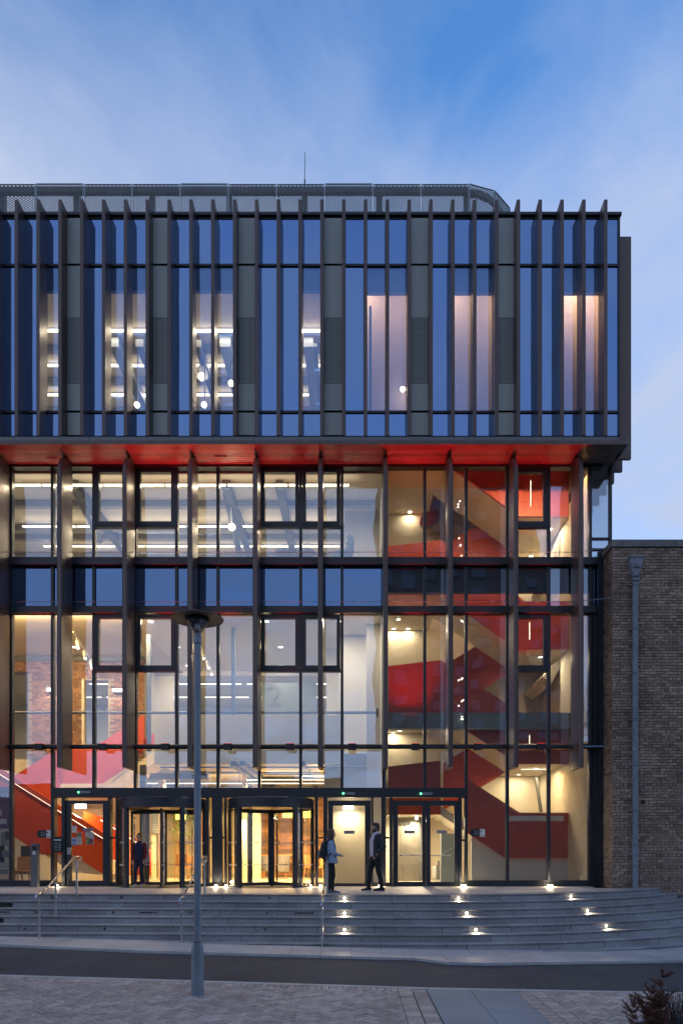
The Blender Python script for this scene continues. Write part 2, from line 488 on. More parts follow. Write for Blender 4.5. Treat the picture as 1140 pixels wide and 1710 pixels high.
# ------------------------------------------------------------------ mesh helpers
class MB:
    def __init__(self):
        self.v, self.f, self.t = [], [], []

    def add(self, vs, fs, tint=1.0):
        o = len(self.v)
        self.v += [tuple(p) for p in vs]
        self.f += [tuple(o + i for i in f) for f in fs]
        self.t += [tint] * len(vs)
        return self

    def box(self, x0, x1, y0, y1, z0, z1, tint=1.0):
        if x0 > x1: x0, x1 = x1, x0
        if y0 > y1: y0, y1 = y1, y0
        if z0 > z1: z0, z1 = z1, z0
        return self.add([(x0, y0, z0), (x1, y0, z0), (x1, y1, z0), (x0, y1, z0), (x0, y0, z1), (x1, y0, z1), (x1, y1, z1), (x0, y1, z1)],
                        [(0, 3, 2, 1), (4, 5, 6, 7), (0, 1, 5, 4), (1, 2, 6, 5), (2, 3, 7, 6), (3, 0, 4, 7)], tint)

    def prism(self, a, b, tint=1.0):
        """two loops of equal length joined into a closed solid"""
        n = len(a)
        return self.add(list(a) + list(b), [tuple(range(n))[::-1], tuple(range(n, 2 * n))] + [(i, (i + 1) % n, n + (i + 1) % n, n + i) for i in range(n)], tint)

    def prism_y(self, poly, y0, y1):
        return self.prism([(x, y0, z) for x, z in poly], [(x, y1, z) for x, z in poly])

    def prism_x(self, poly, x0, x1):
        return self.prism([(x0, y, z) for y, z in poly], [(x1, y, z) for y, z in poly])

    def prism_z(self, poly, z0, z1):
        return self.prism([(x, y, z0) for x, y in poly], [(x, y, z1) for x, y in poly])

    def tube(self, pts, r, n=8, r2=None, tint=1.0):
        pts = [Vector(p) for p in pts]
        rings = []
        m = len(pts)
        prev = None
        for i, p in enumerate(pts):
            t = (pts[min(i + 1, m - 1)] - pts[max(i - 1, 0)]).normalized()
            if prev is None:
                a = Vector((0, 0, 1)) if abs(t.z) < 0.9 else Vector((1, 0, 0))
                u = t.cross(a).normalized()
            else:
                u = (prev - t * prev.dot(t)).normalized()
            prev = u
            w = t.cross(u)
            rr = r if r2 is None else r + (r2 - r) * i / max(1, m - 1)
            if isinstance(r, (list, tuple)):
                rr = r[i]
            rings.append([p + u * rr * math.cos(2 * math.pi * k / n) + w * rr * math.sin(2 * math.pi * k / n) for k in range(n)])
        vs = [q for rg in rings for q in rg]
        fs = []
        for i in range(m - 1):
            for k in range(n):
                fs.append((i * n + k, i * n + (k + 1) % n, (i + 1) * n + (k + 1) % n, (i + 1) * n + k))
        fs.append(tuple(range(n))[::-1])
        fs.append(tuple((m - 1) * n + k for k in range(n)))
        return self.add(vs, fs, tint)

    def lathe(self, prof, cx=0, cy=0, n=24, closed=False):
        m = len(prof)
        vs = [(cx + r * math.cos(2 * math.pi * k / n), cy + r * math.sin(2 * math.pi * k / n), z) for r, z in prof for k in range(n)]
        fs = []
        for i in range(m - 1 if not closed else m):
            j = (i + 1) % m
            for k in range(n):
                fs.append((i * n + k, i * n + (k + 1) % n, j * n + (k + 1) % n, j * n + k))
        if not closed:
            fs.append(tuple(range(n))[::-1])
            fs.append(tuple((m - 1) * n + k for k in range(n)))
        return self.add(vs, fs)

    def ball(self, c, r, n=10, m=7, sx=1, sy=1, sz=1):
        prof = []
        vs = [(c[0], c[1], c[2] - r * sz)]
        for i in range(1, m):
            a = -math.pi / 2 + math.pi * i / m
            for k in range(n):
                b = 2 * math.pi * k / n
                vs.append((c[0] + r * sx * math.cos(a) * math.cos(b), c[1] + r * sy * math.cos(a) * math.sin(b), c[2] + r * sz * math.sin(a)))
        vs.append((c[0], c[1], c[2] + r * sz))
        fs = [(0, 1 + (k + 1) % n, 1 + k) for k in range(n)]
        for i in range(m - 2):
            for k in range(n):
                fs.append((1 + i * n + k, 1 + i * n + (k + 1) % n, 1 + (i + 1) * n + (k + 1) % n, 1 + (i + 1) * n + k))
        top = len(vs) - 1
        fs += [(top, 1 + (m - 2) * n + k, 1 + (m - 2) * n + (k + 1) % n) for k in range(n)]
        return self.add(vs, fs)

    def mesh(self, name, mat, smooth=False, origin=(0, 0, 0), tint=False):
        me = bpy.data.meshes.new(name)
        ox, oy, oz = origin
        me.from_pydata([(x - ox, y - oy, z - oz) for x, y, z in self.v], [], self.f)
        if tint:
            a = me.attributes.new('tint', 'FLOAT', 'POINT')
            a.data.foreach_set('value', self.t)
        bm = bmesh.new()
        bm.from_mesh(me)
        bmesh.ops.recalc_face_normals(bm, faces=bm.faces)
        bm.to_mesh(me)
        bm.free()
        if smooth:
            me.polygons.foreach_set('use_smooth', [True] * len(me.polygons))
            me.set_sharp_from_angle(angle=math.radians(40))
        if mat is not None:
            me.materials.append(mat)
        return me

    def build(self, name, mat, parent=None, smooth=False, tint=False, bevel=0.0, kind=None):
        org = wloc(parent) if parent is not None else None
        if org is None:
            xs = [p[0] for p in self.v]; ys = [p[1] for p in self.v]; zs = [p[2] for p in self.v]
            org = ((min(xs) + max(xs)) / 2, (min(ys) + max(ys)) / 2, min(zs))
        me = self.mesh(name, mat, smooth, org, tint)
        o = bpy.data.objects.new(name, me)
        col.objects.link(o)
        if parent is not None:
            o.parent = parent
        else:
            o.location = org
        if bevel:
            b = o.modifiers.new('bevel', 'BEVEL')
            b.width = bevel
            b.segments = 2
            b.limit_method = 'ANGLE'
        if kind:
            o['kind'] = kind
        return o


def wloc(o):
    p = Vector((0, 0, 0))
    while o is not None:
        p += o.location
        o = o.parent
    return p


def put(me, name, loc, parent=None, rz=0.0):
    o = bpy.data.objects.new(name, me)
    col.objects.link(o)
    if parent is not None:
        o.parent = parent
        o.location = Vector(loc) - wloc(parent)
    else:
        o.location = loc
    o.rotation_euler.z = rz
    return o


def thing(name, label, cat, loc, group=None, rz=0.0):
    o = bpy.data.objects.new(name, None)
    o.empty_display_size = 0.2
    col.objects.link(o)
    o.location = loc
    o.rotation_euler.z = rz
    return tag(o, label, cat, group)


def tag(o, label, cat, group=None):
    o['label'] = label
    o['category'] = cat
    if group:
        o['group'] = group
    return o


def struct(o):
    o['kind'] = 'structure'
    return o


def box(name, mat, parent, *a, **k):
    return MB().box(*a).build(name, mat, parent, **k)


def area(name, loc, sx, sy, watts, c, rot=(0, 0, 0), parent=None, spread=180):
    l = bpy.data.lights.new(name, 'AREA')
    l.shape = 'RECTANGLE'
    l.size = sx
    l.size_y = sy
    l.energy = watts
    l.color = c
    l.spread = math.radians(spread)
    o = bpy.data.objects.new(name, l)
    col.objects.link(o)
    o.rotation_euler = rot
    if parent is not None:
        o.parent = parent
        o.location = Vector(loc) - wloc(parent)
    else:
        o.location = loc
    return o


def spot(name, loc, watts, c, ang, rot, parent=None, blend=0.6, rad=0.03):
    l = bpy.data.lights.new(name, 'SPOT')
    l.energy = watts
    l.color = c
    l.spot_size = math.radians(ang)
    l.spot_blend = blend
    l.shadow_soft_size = rad
    o = bpy.data.objects.new(name, l)
    col.objects.link(o)
    o.rotation_euler = rot
    if parent is not None:
        o.parent = parent
        o.location = Vector(loc) - wloc(parent)
    else:
        o.location = loc
    return o


def text_mesh(name, s, size, mat, ext=0.003):
    cu = bpy.data.curves.new(name, 'FONT')
    cu.body = s
    cu.size = size
    cu.extrude = ext
    cu.align_x = 'CENTER'
    cu.align_y = 'CENTER'
    o = bpy.data.objects.new(name, cu)
    me = bpy.data.meshes.new_from_object(o)
    bpy.data.objects.remove(o)
    me.materials.clear()
    me.materials.append(mat)
    me.transform(Matrix.Rotation(math.pi / 2, 4, 'X'))
    return me


def PX(poly, d):
    """outline measured in the photo, at distance d, as x,z metres"""
    return [(X(a, d), Z(b, d)) for a, b in poly]


WARM = (1.0, 0.8, 0.52)
AMBER = (1.0, 0.63, 0.24)


# ================================================================== GROUND
def zg(x):
    return 0.03 - 0.02 * max(-12.0, min(12.0, x))


def sheet(name, mat, rows, dz, seg=12):
    """rows: list of (x, y_near, y_far); follows the gentle cross-fall of the ground"""
    v, f = [], []
    for x, a, b in rows:
        v += [(x, a, zg(x) + dz), (x, b, zg(x) + dz)]
    for i in range(len(rows) - 1):
        f.append((2 * i, 2 * i + 2, 2 * i + 3, 2 * i + 1))
    m = MB()
    m.add(v, f)
    return m.build(name, mat)


ground = struct(sheet('ground', M['earth'], [(-900, -900, 900), (-12, -900, 900), (12, -900, 900), (900, -900, 900)], -0.16))


def lerp_tab(tab, x):
    if x <= tab[0][0]:
        return tab[0][1] + (tab[1][1] - tab[0][1]) / (tab[1][0] - tab[0][0]) * (x - tab[0][0])
    for (a, b), (c, d) in zip(tab, tab[1:]):
        if x <= c:
            return b + (d - b) * (x - a) / (c - a)
    return tab[-1][1] + (tab[-1][1] - tab[-2][1]) / (tab[-1][0] - tab[-2][0]) * (x - tab[-1][0])


KERB = [(-20, 11.1), (-5.5, 10.47), (-0.22, 10.2), (1.0, 10.12), (4.1, 10.14), (20, 10.6)]
STRIP = [(-20, 15.0), (-7.2, 13.74), (-4.2, 13.25), (-0.29, 13.06), (1.36, 13.0), (1.4, 12.6), (2.3, 12.55), (6.4, 13.4), (12, 16.0)]
xs = [-30 + 0.5 * i for i in range(121)]
tarmac = struct(sheet('tarmac_path', M['tarmac'], [(x, lerp_tab(KERB, x) - 0.05, 19.0) for x in xs if -26 <= x <= 26], -0.05))

# flush pale kerb between tarmac and block paving
kerb = thing('kerb', 'x', 'x', (0, 10.2, 0))
for k in ('label', 'category'):
    del kerb[k]
struct(kerb)
x = -9.0
while x < 9.0:
    a, b = x + 0.004, x + 0.914 - 0.004
    ya, yb = lerp_tab(KERB, a), lerp_tab(KERB, b)
    z0 = zg((a + b) / 2)
    MB().prism([(a, ya - 0.13, zg(a) - 0.1), (b, yb - 0.13, zg(b) - 0.1), (b, yb, zg(b) - 0.1), (a, ya, zg(a) - 0.1)],
               [(a, ya - 0.13, zg(a) + 0.004), (b, yb - 0.13, zg(b) + 0.004), (b, yb, zg(b) + 0.004), (a, ya, zg(a) + 0.004)]).build('kerb_stone', M['kerb'], kerb)
    x += 0.914

# ------------------------------------------------------------------ steps: straight run on the left, one big arc on the right
AX, AY, R0, TREAD = 1.5, 26.26, 9.76, 0.37
NSTEP = 8
SL = -0.035


def nosing(n, s, off=0.0):
    """point on nosing n at arc parameter s (s<=0: straight part, metres; s>0: angle*R0), pushed outwards by off"""
    R = R0 + TREAD * n + off
    if s <= 0:
        return (AX + s, AY - R + SL * s)
    a = s / R0
    return (AX + R * math.sin(a), AY - R * math.cos(a))


def plaza_edge(x):
    if x <= AX:
        return AY - R0 + SL * (x - AX)
    dx = x - AX
    if dx >= R0 - 0.01:
        return AY
    return AY - math.sqrt(R0 * R0 - dx * dx)


steps = thing('entrance_steps', 'x', 'x', (0, 16.5, 0))
for k in ('label', 'category'):
    del steps[k]
struct(steps)


def curved_block(n, s0, s1, o0, o1, z0, z1, rnd=0.0):
    """stone between parameters s0..s1; outward offsets o0 (back) .. o1 (front)"""
    k = max(1, int((s1 - s0) / 0.45 + 0.5)) if s1 > 0 else 1
    ss = [s0 + (s1 - s0) * i / k for i in range(k + 1)]
    sec = [(o0, z0), (o1 - 0.03, z0), (o1, z1 - rnd), (o1 - rnd, z1), (o0, z1)] if rnd else [(o0, z0), (o1, z0), (o1, z1), (o0, z1)]
    m = len(sec)
    v = []
    for s in ss:
        for o, z in sec:
            px, py = nosing(n, s, o)
            v.append((px, py, z))
    f = []
    for i in range(k):
        for j in range(m):
            f.append((i * m + j, i * m + (j + 1) % m, (i + 1) * m + (j + 1) % m, (i + 1) * m + j))
    f.append(tuple(range(m)))
    f.append(tuple(k * m + j for j in range(m)))
    return MB().add(v, f)


rs = random.Random(3)
SMAX = R0 * 1.08
for n in range(NSTEP):
    zt = 1.0 - 0.15 * n
    s = -10.5 + rs.random() * 0.8
    while s < SMAX:
        w = 1.35 + rs.uniform(-0.08, 0.08)
        e = min(s + w, SMAX)
        px, py = nosing(n, (s + e) / 2)
        if not (s >= 0 and py > DB + 0.6):
            if zt - 0.15 < zg(px) + 0.17 or zt > zg(px):
                curved_block(n, s + 0.004, e - 0.004, -0.5 if n == 0 else -TREAD - 0.04, 0.03, zt - 0.05, zt + rs.uniform(-0.001, 0.001), 0.008).build('tread_stone', M['granite'], steps)
                curved_block(n, s + 0.006 + 0.4 * (n % 2), min(e - 0.006 + 0.4 * (n % 2), SMAX), -0.1, rs.uniform(-0.002, 0.001), zt - 0.152, zt - 0.053).build('riser_stone', M['granite'], steps)
        s = e
# core under the stones
core = MB()
for n in range(NSTEP):
    zt = 1.0 - 0.15 * n
    core.add([], [])
    cb = curved_block(n, -11.0, 0.0, -(3.5 if n == 0 else TREAD + 0.2), -0.105, -0.5, zt - 0.05)
    core.add(cb.v, cb.f)
    cb = curved_block(n, 0.0, SMAX, -(3.5 if n == 0 else TREAD + 0.2), -0.105, -0.5, zt - 0.05)
    core.add(cb.v, cb.f)
core.build('step_core', M['joint'], steps)

# pale granite apron at the foot of the steps
apron = thing('granite_apron', 'x', 'x', (0, 13.5, 0))
for k in ('label', 'category'):
    del apron[k]
struct(apron)
x = -11.5
i = 0
while x < 11.5:
    a, b = x + 0.003, x + 0.6 - 0.003
    mid = (a + b) / 2
    far = 20.0 if mid > 8.5 else min(19.7, (AY - math.sqrt(max(0.01, (R0 + TREAD * (NSTEP - 1)) ** 2 - max(0, mid - AX) ** 2)) if mid > AX else AY - R0 - TREAD * (NSTEP - 1) + SL * (mid - AX)) + 0.9)
    ya, yb = lerp_tab(STRIP, a), lerp_tab(STRIP, b)
    y = min(ya, yb)
    # two or more courses of slabs in depth
    cuts = [0, 0.62, 1.24, 2.4, 8]
    for c0, c1 in zip(cuts, cuts[1:]):
        p0, p1 = ya + c0, min(ya + c1 - 0.005, far)
        q0, q1 = yb + c0, min(yb + c1 - 0.005, far)
        if p1 - p0 < 0.08 or q1 - q0 < 0.08:
            continue
        dz = rs.uniform(-0.002, 0.002)
        MB().prism([(a, p0, zg(a) - 0.1), (b, q0, zg(b) - 0.1), (b, q1, zg(b) - 0.1), (a, p1, zg(a) - 0.1)],
                   [(a, p0, zg(a) + dz), (b, q0, zg(b) + dz), (b, q1, zg(b) + dz), (a, p1, zg(a) + dz)]).build('apron_slab', M['granite_l'], apron)
    x += 0.6

# ------------------------------------------------------------------ plaza in front of the doors
plaza = struct(MB().prism_z([(-13, 17.5), (1.5, 17.1), (5, 17.9), (8.6, 20.4), (8.6, 20.9), (-13, 20.9)], 0.3, 0.975).build('plaza', M['joint'], None))
y = 20.72
row = 0
while y > 16.4:
    x = -11.0 - 0.45 * (row % 2)
    while x < 8.4:
        a, b = x + 0.003, x + 0.897
        lo_a = max(y - 0.597, plaza_edge(a) + 0.5)
        lo_b = max(y - 0.597, plaza_edge(b) + 0.5)
        if y - lo_a > 0.06 and y - lo_b > 0.06 and not (b > 7.35 and y > DB + 0.1):
            z = 1.0 + rs.uniform(-0.001, 0.0015)
            MB().prism([(a, lo_a, 0.96), (b, lo_b, 0.96), (b, y, 0.96), (a, y, 0.96)], [(a, lo_a, z), (b, lo_b, z), (b, y, z), (a, y, z)]).build('paving_slab', M['plaza'], plaza)
        x += 0.9
    y -= 0.6
    row += 1

# ------------------------------------------------------------------ block paving in the foreground
paving = struct(sheet('block_paving', M['joint'], [(x, 2.0, lerp_tab(KERB, x) - 0.12) for x in xs if -14 <= x <= 14], -0.025))
BX0, BX1 = 1.02, 2.30      # concrete slab band
EDGE = 0.42                # soldier courses beside it


def clip(poly, nx, ny, c):
    """keep the part of a convex polygon where nx*x + ny*y <= c"""
    out = []
    for (ax, ay), (bx, by) in zip(poly, poly[1:] + poly[:1]):
        da, db = nx * ax + ny * ay - c, nx * bx + ny * by - c
        if da <= 0:
            out.append((ax, ay))
        if (da < 0) != (db < 0) and abs(da - db) > 1e-9:
            f = da / (da - db)
            out.append((ax + (bx - ax) * f, ay + (by - ay) * f))
    return out


def poly_area(p):
    return 0.5 * abs(sum(a[0] * b[1] - b[0] * a[1] for a, b in zip(p, p[1:] + p[:1])))


C45 = math.sqrt(0.5)
whole, cutb = [], []
for j in range(-110, 110):
    for i in range(-110, 110):
        # 90 degree herringbone laid at 45 degrees to the kerb
        k = (i - j) % 4
        if k == 0:
            w, d = 0.2, 0.1
        elif k == 3:
            w, d = 0.1, 0.2
        else:
            continue
        u, v = i * 0.1, j * 0.1
        cu, cv = u + w / 2, v + d / 2
        bx, by = (cu - cv) * C45, 8.0 + (cu + cv) * C45
        if not (-6.4 < bx < 6.4 and 6.2 < by < 10.6):
            continue
        e = 0.0035
        pts = [((p - q) * C45, 8.0 + (p + q) * C45) for p, q in ((u + e, v + e), (u + w - e, v + e), (u + w - e, v + d - e), (u + e, v + d - e))]
        y0_, y1_ = lerp_tab(KERB, bx - 0.3) - 0.345, lerp_tab(KERB, bx + 0.3) - 0.345
        sl = (y1_ - y0_) / 0.6
        cp = clip(pts, -sl, 1, y0_ - sl * (bx - 0.3))
        if bx < 1.6:
            cp = clip(cp, 1, 0, BX0 - EDGE - 0.004) if cp else cp
        else:
            cp = clip(cp, -1, 0, -(BX1 + EDGE + 0.004)) if cp else cp
        if not cp or poly_area(cp) < 0.0012:
            continue
        if abs(poly_area(cp) - poly_area(pts)) < 1e-6:
            whole.append((by, bx, w))
        else:
            cutb.append(cp)
singles = []
for sx in (BX0 - EDGE, BX0 - EDGE + 0.21, BX1 + 0.005, BX1 + 0.215):
    y = 6.0
    while y < 10.0:
        if y + 0.1 < lerp_tab(KERB, sx) - 0.14:
            cutb.append([(sx + .0035, y + .0035), (sx + .1965, y + .0035), (sx + .1965, y + .0965), (sx + .0035, y + .0965)])
        y += 0.1
x = -6.6
while x < 6.6:
    if not (BX0 - 0.1 < x < BX1):
        ya_, yb_ = lerp_tab(KERB, x) - 0.136, lerp_tab(KERB, x + 0.1) - 0.136
        cutb.append([(x + .0035, ya_ - 0.2), (x + .0965, yb_ - 0.2), (x + .0965, yb_), (x + .0035, ya_)])
    x += 0.1


def block_poly(m, p, z, tint):
    cxx = sum(q[0] for q in p) / len(p)
    cyy = sum(q[1] for q in p) / len(p)
    n = len(p)
    f = 0.93
    v = [(a, b, z - 0.04) for a, b in p] + [(a, b, z - 0.006) for a, b in p] + [(cxx + (a - cxx) * f, cyy + (b - cyy) * f, z) for a, b in p]
    m.add(v, [(i, (i + 1) % n, n + (i + 1) % n, n + i) for i in range(n)] + [(n + i, n + (i + 1) % n, 2 * n + (i + 1) % n, 2 * n + i) for i in range(n)] + [tuple(2 * n + i for i in range(n))], tint)


def in_view(by, bx):
    return abs((bx * 1140 / by + 595) - 570) < 575 and by > 7.95


whole.sort(key=lambda b: (0 if in_view(b[0], b[1]) else 1, b[0]))
variants = {}
for v in range(7):
    for w in (0.2, 0.1):
        m = MB()
        d = 0.3 - w
        h_, g_ = w / 2 - .0035, d / 2 - .0035
        block_poly(m, [(-h_, -g_), (h_, -g_), (h_, g_), (-h_, g_)], 0, 0.8 + 0.066 * v)
        variants[(v, w)] = m.mesh('paver', M['paver'], tint=True)
rest = MB()
for i, (by, bx, w) in enumerate(whole):
    z = zg(bx) + rs.uniform(-0.004, 0.003)
    if i < 290:
        put(variants[(rs.randrange(7), w)], 'paver', (bx, by, z), paving, rz=math.pi / 4)
    else:
        d = 0.3 - w
        h_, g_ = w / 2 - .0035, d / 2 - .0035
        block_poly(rest, [(bx + (p - q) * C45, by + (p + q) * C45) for p, q in ((-h_, -g_), (h_, -g_), (h_, g_), (-h_, g_))], z, rs.uniform(0.78, 1.22))
for cp in cutb:
    block_poly(rest, cp, zg(cp[0][0]) + rs.uniform(-0.003, 0.003), rs.uniform(0.78, 1.22))
rest.build('pavers', M['paver'], paving, tint=True, kind='stuff')
# smooth concrete slabs crossing the paving
y = 5.6
r = 0
tops = lerp_tab(KERB, 1.6) - 0.14
while y < tops - 0.1:
    for j, (a, b) in enumerate(((BX0, 1.66), (1.66, BX1))):
        y0 = y + (0.5 if j else 0)
        y1 = min(y0 + 1.25, tops)
        if y1 - y0 > 0.1:
            MB().prism([(a + .004, y0 + .004, zg(a) - .08), (b - .004, y0 + .004, zg(b) - .08), (b - .004, y1 - .004, zg(b) - .08), (a + .004, y1 - .004, zg(a) - .08)],
                       [(a + .004, y0 + .004, zg(a) + .002), (b - .004, y0 + .004, zg(b) + .002), (b - .004, y1 - .004, zg(b) + .002), (a + .004, y1 - .004, zg(a) + .002)]).build('concrete_slab', M['slabgrey'], paving)
    y += 1.25
# rounded concrete edge of the planting bed at the right
pts = [(2.95, 6.5), (3.02, 7.3), (3.16, 7.85), (3.35, 8.16), (3.6, 8.33), (3.95, 8.38), (5.6, 8.3), (5.6, 6.5)]
MB().prism([(a, b, zg(a) - 0.02) for a, b in pts], [(a, b, zg(a) + 0.035) for a, b in pts]).build('bed_edging', M['slabgrey'], paving)

# ================================================================== GLASS BUILDING
bld = thing('glass_building', 'glass and bronze finned building with an overhanging upper storey above wide steps', 'building', (0, DG, 1.0))
XL = -14.0

# ---- upper storey: 0.628 m fin module
UX = [X(1011, DUF) - 0.628 * k for k in range(34)]
z_ut, z_ub = Z(333, DUF), Z(727, DUF)
fm = MB()
w2 = 0.05
fm.prism_z([(-w2 + .012, 0), (w2 - .012, 0), (w2, 0.012), (w2, 0.47), (-w2, 0.47), (-w2, 0.012)], 0, z_ut - z_ub)
fin_me = fm.mesh('fin', M['bronze'])
for x in UX:
    put(fin_me, 'fin', (x, DUF, z_ub), bld)
# fixing bolts low on the fins are left to the material; mullion behind every fin
ztop, zt1, zt2, zbot = Z(363, DU), Z(443, DU), Z(688, DU), Z(727, DU)
mull = MB().box(-0.035, 0.035, 0, 0.14, 0, ztop - zbot).mesh('mullion', M['frame'])
for x in UX:
    put(mull, 'mullion', (x - 0.0, DU - 0.03, zbot), bld)
xr = X(1034, DU)
box('mullion', M['frame'], bld, xr - 0.05, xr, DU - 0.03, DU + 0.1, zbot, ztop)
for z in (zt1, zt2):
    box('transom', M['frame'], bld, XL - 7, xr, DU - 0.02, DU + 0.08, z - 0.032, z + 0.032)
box('parapet_cap', M['frame'], bld, XL - 7, X(1038, 20.0), DU - 0.07, DU + 0.55, ztop + 0.02, ztop + 0.11, bevel=0.01)
box('parapet', M['frame'], bld, XL - 7, xr, DU, DU + 0.4, ztop - 0.04, ztop + 0.02)
clear_cells = {25, 22, 21, 18, 17, 13, 9, 6, 5, 1, 0}
half_cells = {10}
edges = []
for i in range(-1, 32):
    x0 = UX[i + 1] + 0.05 if i >= 0 else UX[0] + 0.05
    x1 = (UX[i] - 0.05) if i >= 0 else xr - 0.05
    a, b = x0 - 0.015, x1 + 0.015
    if i % 4 == 0 and i > 0:
        zA, zB = Z(532, DU), Z(641, DU)
        box('cladding_panel', M['panel'], bld, a, b, DU - 0.02, DU + 0.06, zbot, zB - 0.012)
        box('perforated_panel', M['perf'], bld, a, b, DU - 0.012, DU + 0.06, zB, zA)
        box('cladding_panel', M['panel'], bld, a, b, DU - 0.02, DU + 0.06, zA + 0.012, ztop - 0.04)
        continue
    box('spandrel_pane', M['span_up'], bld, a, b, DU + 0.02, DU + 0.05, zt1 + 0.032, ztop - 0.04)
    box('spandrel_pane', M['span_up'], bld, a, b, DU + 0.02, DU + 0.05, zbot, zt2 - 0.032)
    if i in clear_cells or i in half_cells:
        box('window_pane', M['glass_up'], bld, a, b, DU + 0.02, DU + 0.044, zt2 + 0.032, zt1 - 0.032)
    else:
        box('spandrel_pane', M['span_up'], bld, a, b, DU + 0.02, DU + 0.05, zt2 + 0.032, zt1 - 0.032)
# fascia under the upper storey, in lengths with open joints
xf = X(1046, DS)
zs = Z(742, DS)
BAY = 109 * DF / 1140
xj = [X(643.5, DF) + (k + 0.5) * BAY for k in range(-12, 3)]
for a, b in zip([XL - 7] + xj[1::2], xj[1::2] + [xf]):
    box('fascia', M['bronze'], bld, a + 0.003, b - 0.003, DS + rs.uniform(0, 0.002), DS + 0.3, Z(742, DS), Z(735.5, DS))
    box('fascia_trim', M['trim'], bld, a + 0.003, min(b - 0.003, X(1032, DS)), DS + 0.03, DU + 0.1, Z(735, DS), Z(728, DS), bevel=0.008)
# soffit boards run along the facade, jointed at every bay
ys = DS + 0.3
nb = 9
wb = (DG + 0.1 - ys) / nb
for j in range(nb):
    for a, b in zip([XL - 7] + xj, xj + [xf - 0.02]):
        dz = rs.uniform(0, 0.004)
        box('soffit_board', M['soffit'], bld, a + 0.004, b - 0.004, ys + j * wb + 0.008, ys + (j + 1) * wb - 0.008, zs + 0.016 + dz, zs + 0.06)
XP = X(638, DG)                    # partition between the open floors and the stair hall
XE = 7.1
box('soffit_void', M['frame'], bld, XL - 7, XP, ys, DG + 8, zs + 0.07, zs + 0.3)
box('soffit_void', M['frame'], bld, XP, xf - 0.03, ys, DG + 0.12, zs + 0.07, zs + 0.3)
box('soffit_void', M['frame'], bld, XE, xf - 0.03, DG + 0.13, DG + 8, zs + 0.07, zs + 0.3)
for x0, x1, yy in ((X(238, 19.9), X(262, 19.9), 19.98), (X(355, 19.9), X(376, 19.9), 20.3), (X(75, 20.2), X(96, 20.2), 20.4)):
    box('access_hatch', M['soffit'], bld, x0, x1, yy - 0.16, yy + 0.16, zs - 0.004, zs + 0.018)
# soffit of the oversailing end bay, beyond the glass line
box('soffit_end', M['soffit'], bld, XE + 0.1, xf - 0.02, DG + 0.12, DG + 8, zs + 0.02, zs + 0.06)
box('soffit_edge', M['trim'], bld, xf - 0.02, xf + 0.03, DS, DG + 8, zs, zs + 0.2)
# end wall of the upper storey with its own fins
box('end_wall', M['panel'], bld, xr - 0.02, xr + 0.0, DU + 0.1, DU + 9, zbot, ztop - 0.1)
endfin = MB().box(0, 0.42, 0, 0.1, 0, Z(395, 20.15) - Z(766, 20.15)).mesh('end_fin', M['bronze'])
for k in range(10):
    put(endfin, 'end_fin', (X(1053, 20.15) - 0.42, 20.15 + 0.66 * k, Z(766, 20.15)), bld)
# roof, floors and back of the block
struct_h = Z(742, DS)
box('roof', M['beam'], bld, XL - 7, xr - 0.05, DU + 0.4, DU + 13, ztop - 0.3, ztop - 0.1)
box('floor_slab', M['beam'], bld, XL - 7, XP, DU + 0.06, DU + 13, zs + 0.32, zbot + 0.08)
box('bounce_floor', M['floor_pale'], bld, XL - 7, XP, DU + 0.1, DU + 13, zbot + 0.081, zbot + 0.1)  # pale layer added to bounce light onto the ceiling
box('floor_slab', M['beam'], bld, XP, xr - 0.05, DU + 0.06, DG + 0.12, zs + 0.32, zbot + 0.1)

# ---- lower glazing
gx = lambda k: X(20 + 68.87 * k, DG)
z0, zh, zA0, zA1, zB0, zB1, zT = Z(1470, DG), Z(1316, DG), Z(1252, DG), Z(1242, DG), Z(1026, DG), Z(1015, DG), Z(783, DG)
zC0, zC1 = Z(946, DG), Z(934, DG)
XD0, XD1 = X(91, DG), X(776, DG)
xe = X(1018, DG)


def mbar(x, za, zb, w=0.085, dep=0.16):
    return box('mullion', M['frame'], bld, x - w / 2, x + w / 2, DG - 0.06, DG - 0.06 + dep, za, zb)


for k in range(-3, 15):
    x = gx(k)
    if k == -1:
        pass
    door = XD0 - 0.02 < x < XD1 + 0.02
    mbar(x, zh if door else 1.0, zT)
mbar(xe, 1.0, zT, 0.07)
for za, zb, pr in ((zT, zs + 0.02, 0.05), (zC0, zC1, 0.1), (zB0, zB1, 0.1)):
    box('transom', M['frame'], bld, XL, X(1004, DG), DG - 0.07 - pr, DG + 0.1, za, zb)
tb = MB().tube([(XL, DG - 0.17, Z(1247, DG - 0.17)), (X(1010, DG), DG - 0.17, Z(1247, DG - 0.17))], 0.075, 10)
tb.build('transom_tube', M['frame'], bld, smooth=True)
box('transom', M['frame'], bld, XL, xe, DG - 0.05, DG + 0.1, Z(1250, DG), Z(1244, DG))
for za in (Z(900, DG), Z(918, DG)):
    box('transom', M['frame'], bld, gx(14) + 0.04, xe, DG - 0.04, DG + 0.06, za - 0.03, za + 0.03)
# plinth
for a, b in ((XL, XD0), (XD1, X(985, DG) + 0.3)):
    box('plinth', M['frame'], bld, a, b, DG - 0.08, DG + 0.12, 0.96, z0)
box('end_post', M['frame'], bld, X(985, DG) + 0.04, X(1001, DG), DG - 0.1, DG + 0.2, 1.0, zB0)
box('end_post', M['frame'], bld, X(1001, DG) - 0.12, X(1001, DG) + 0.05, DG - 0.2, DG - 0.1, 1.0, Z(925, DG))

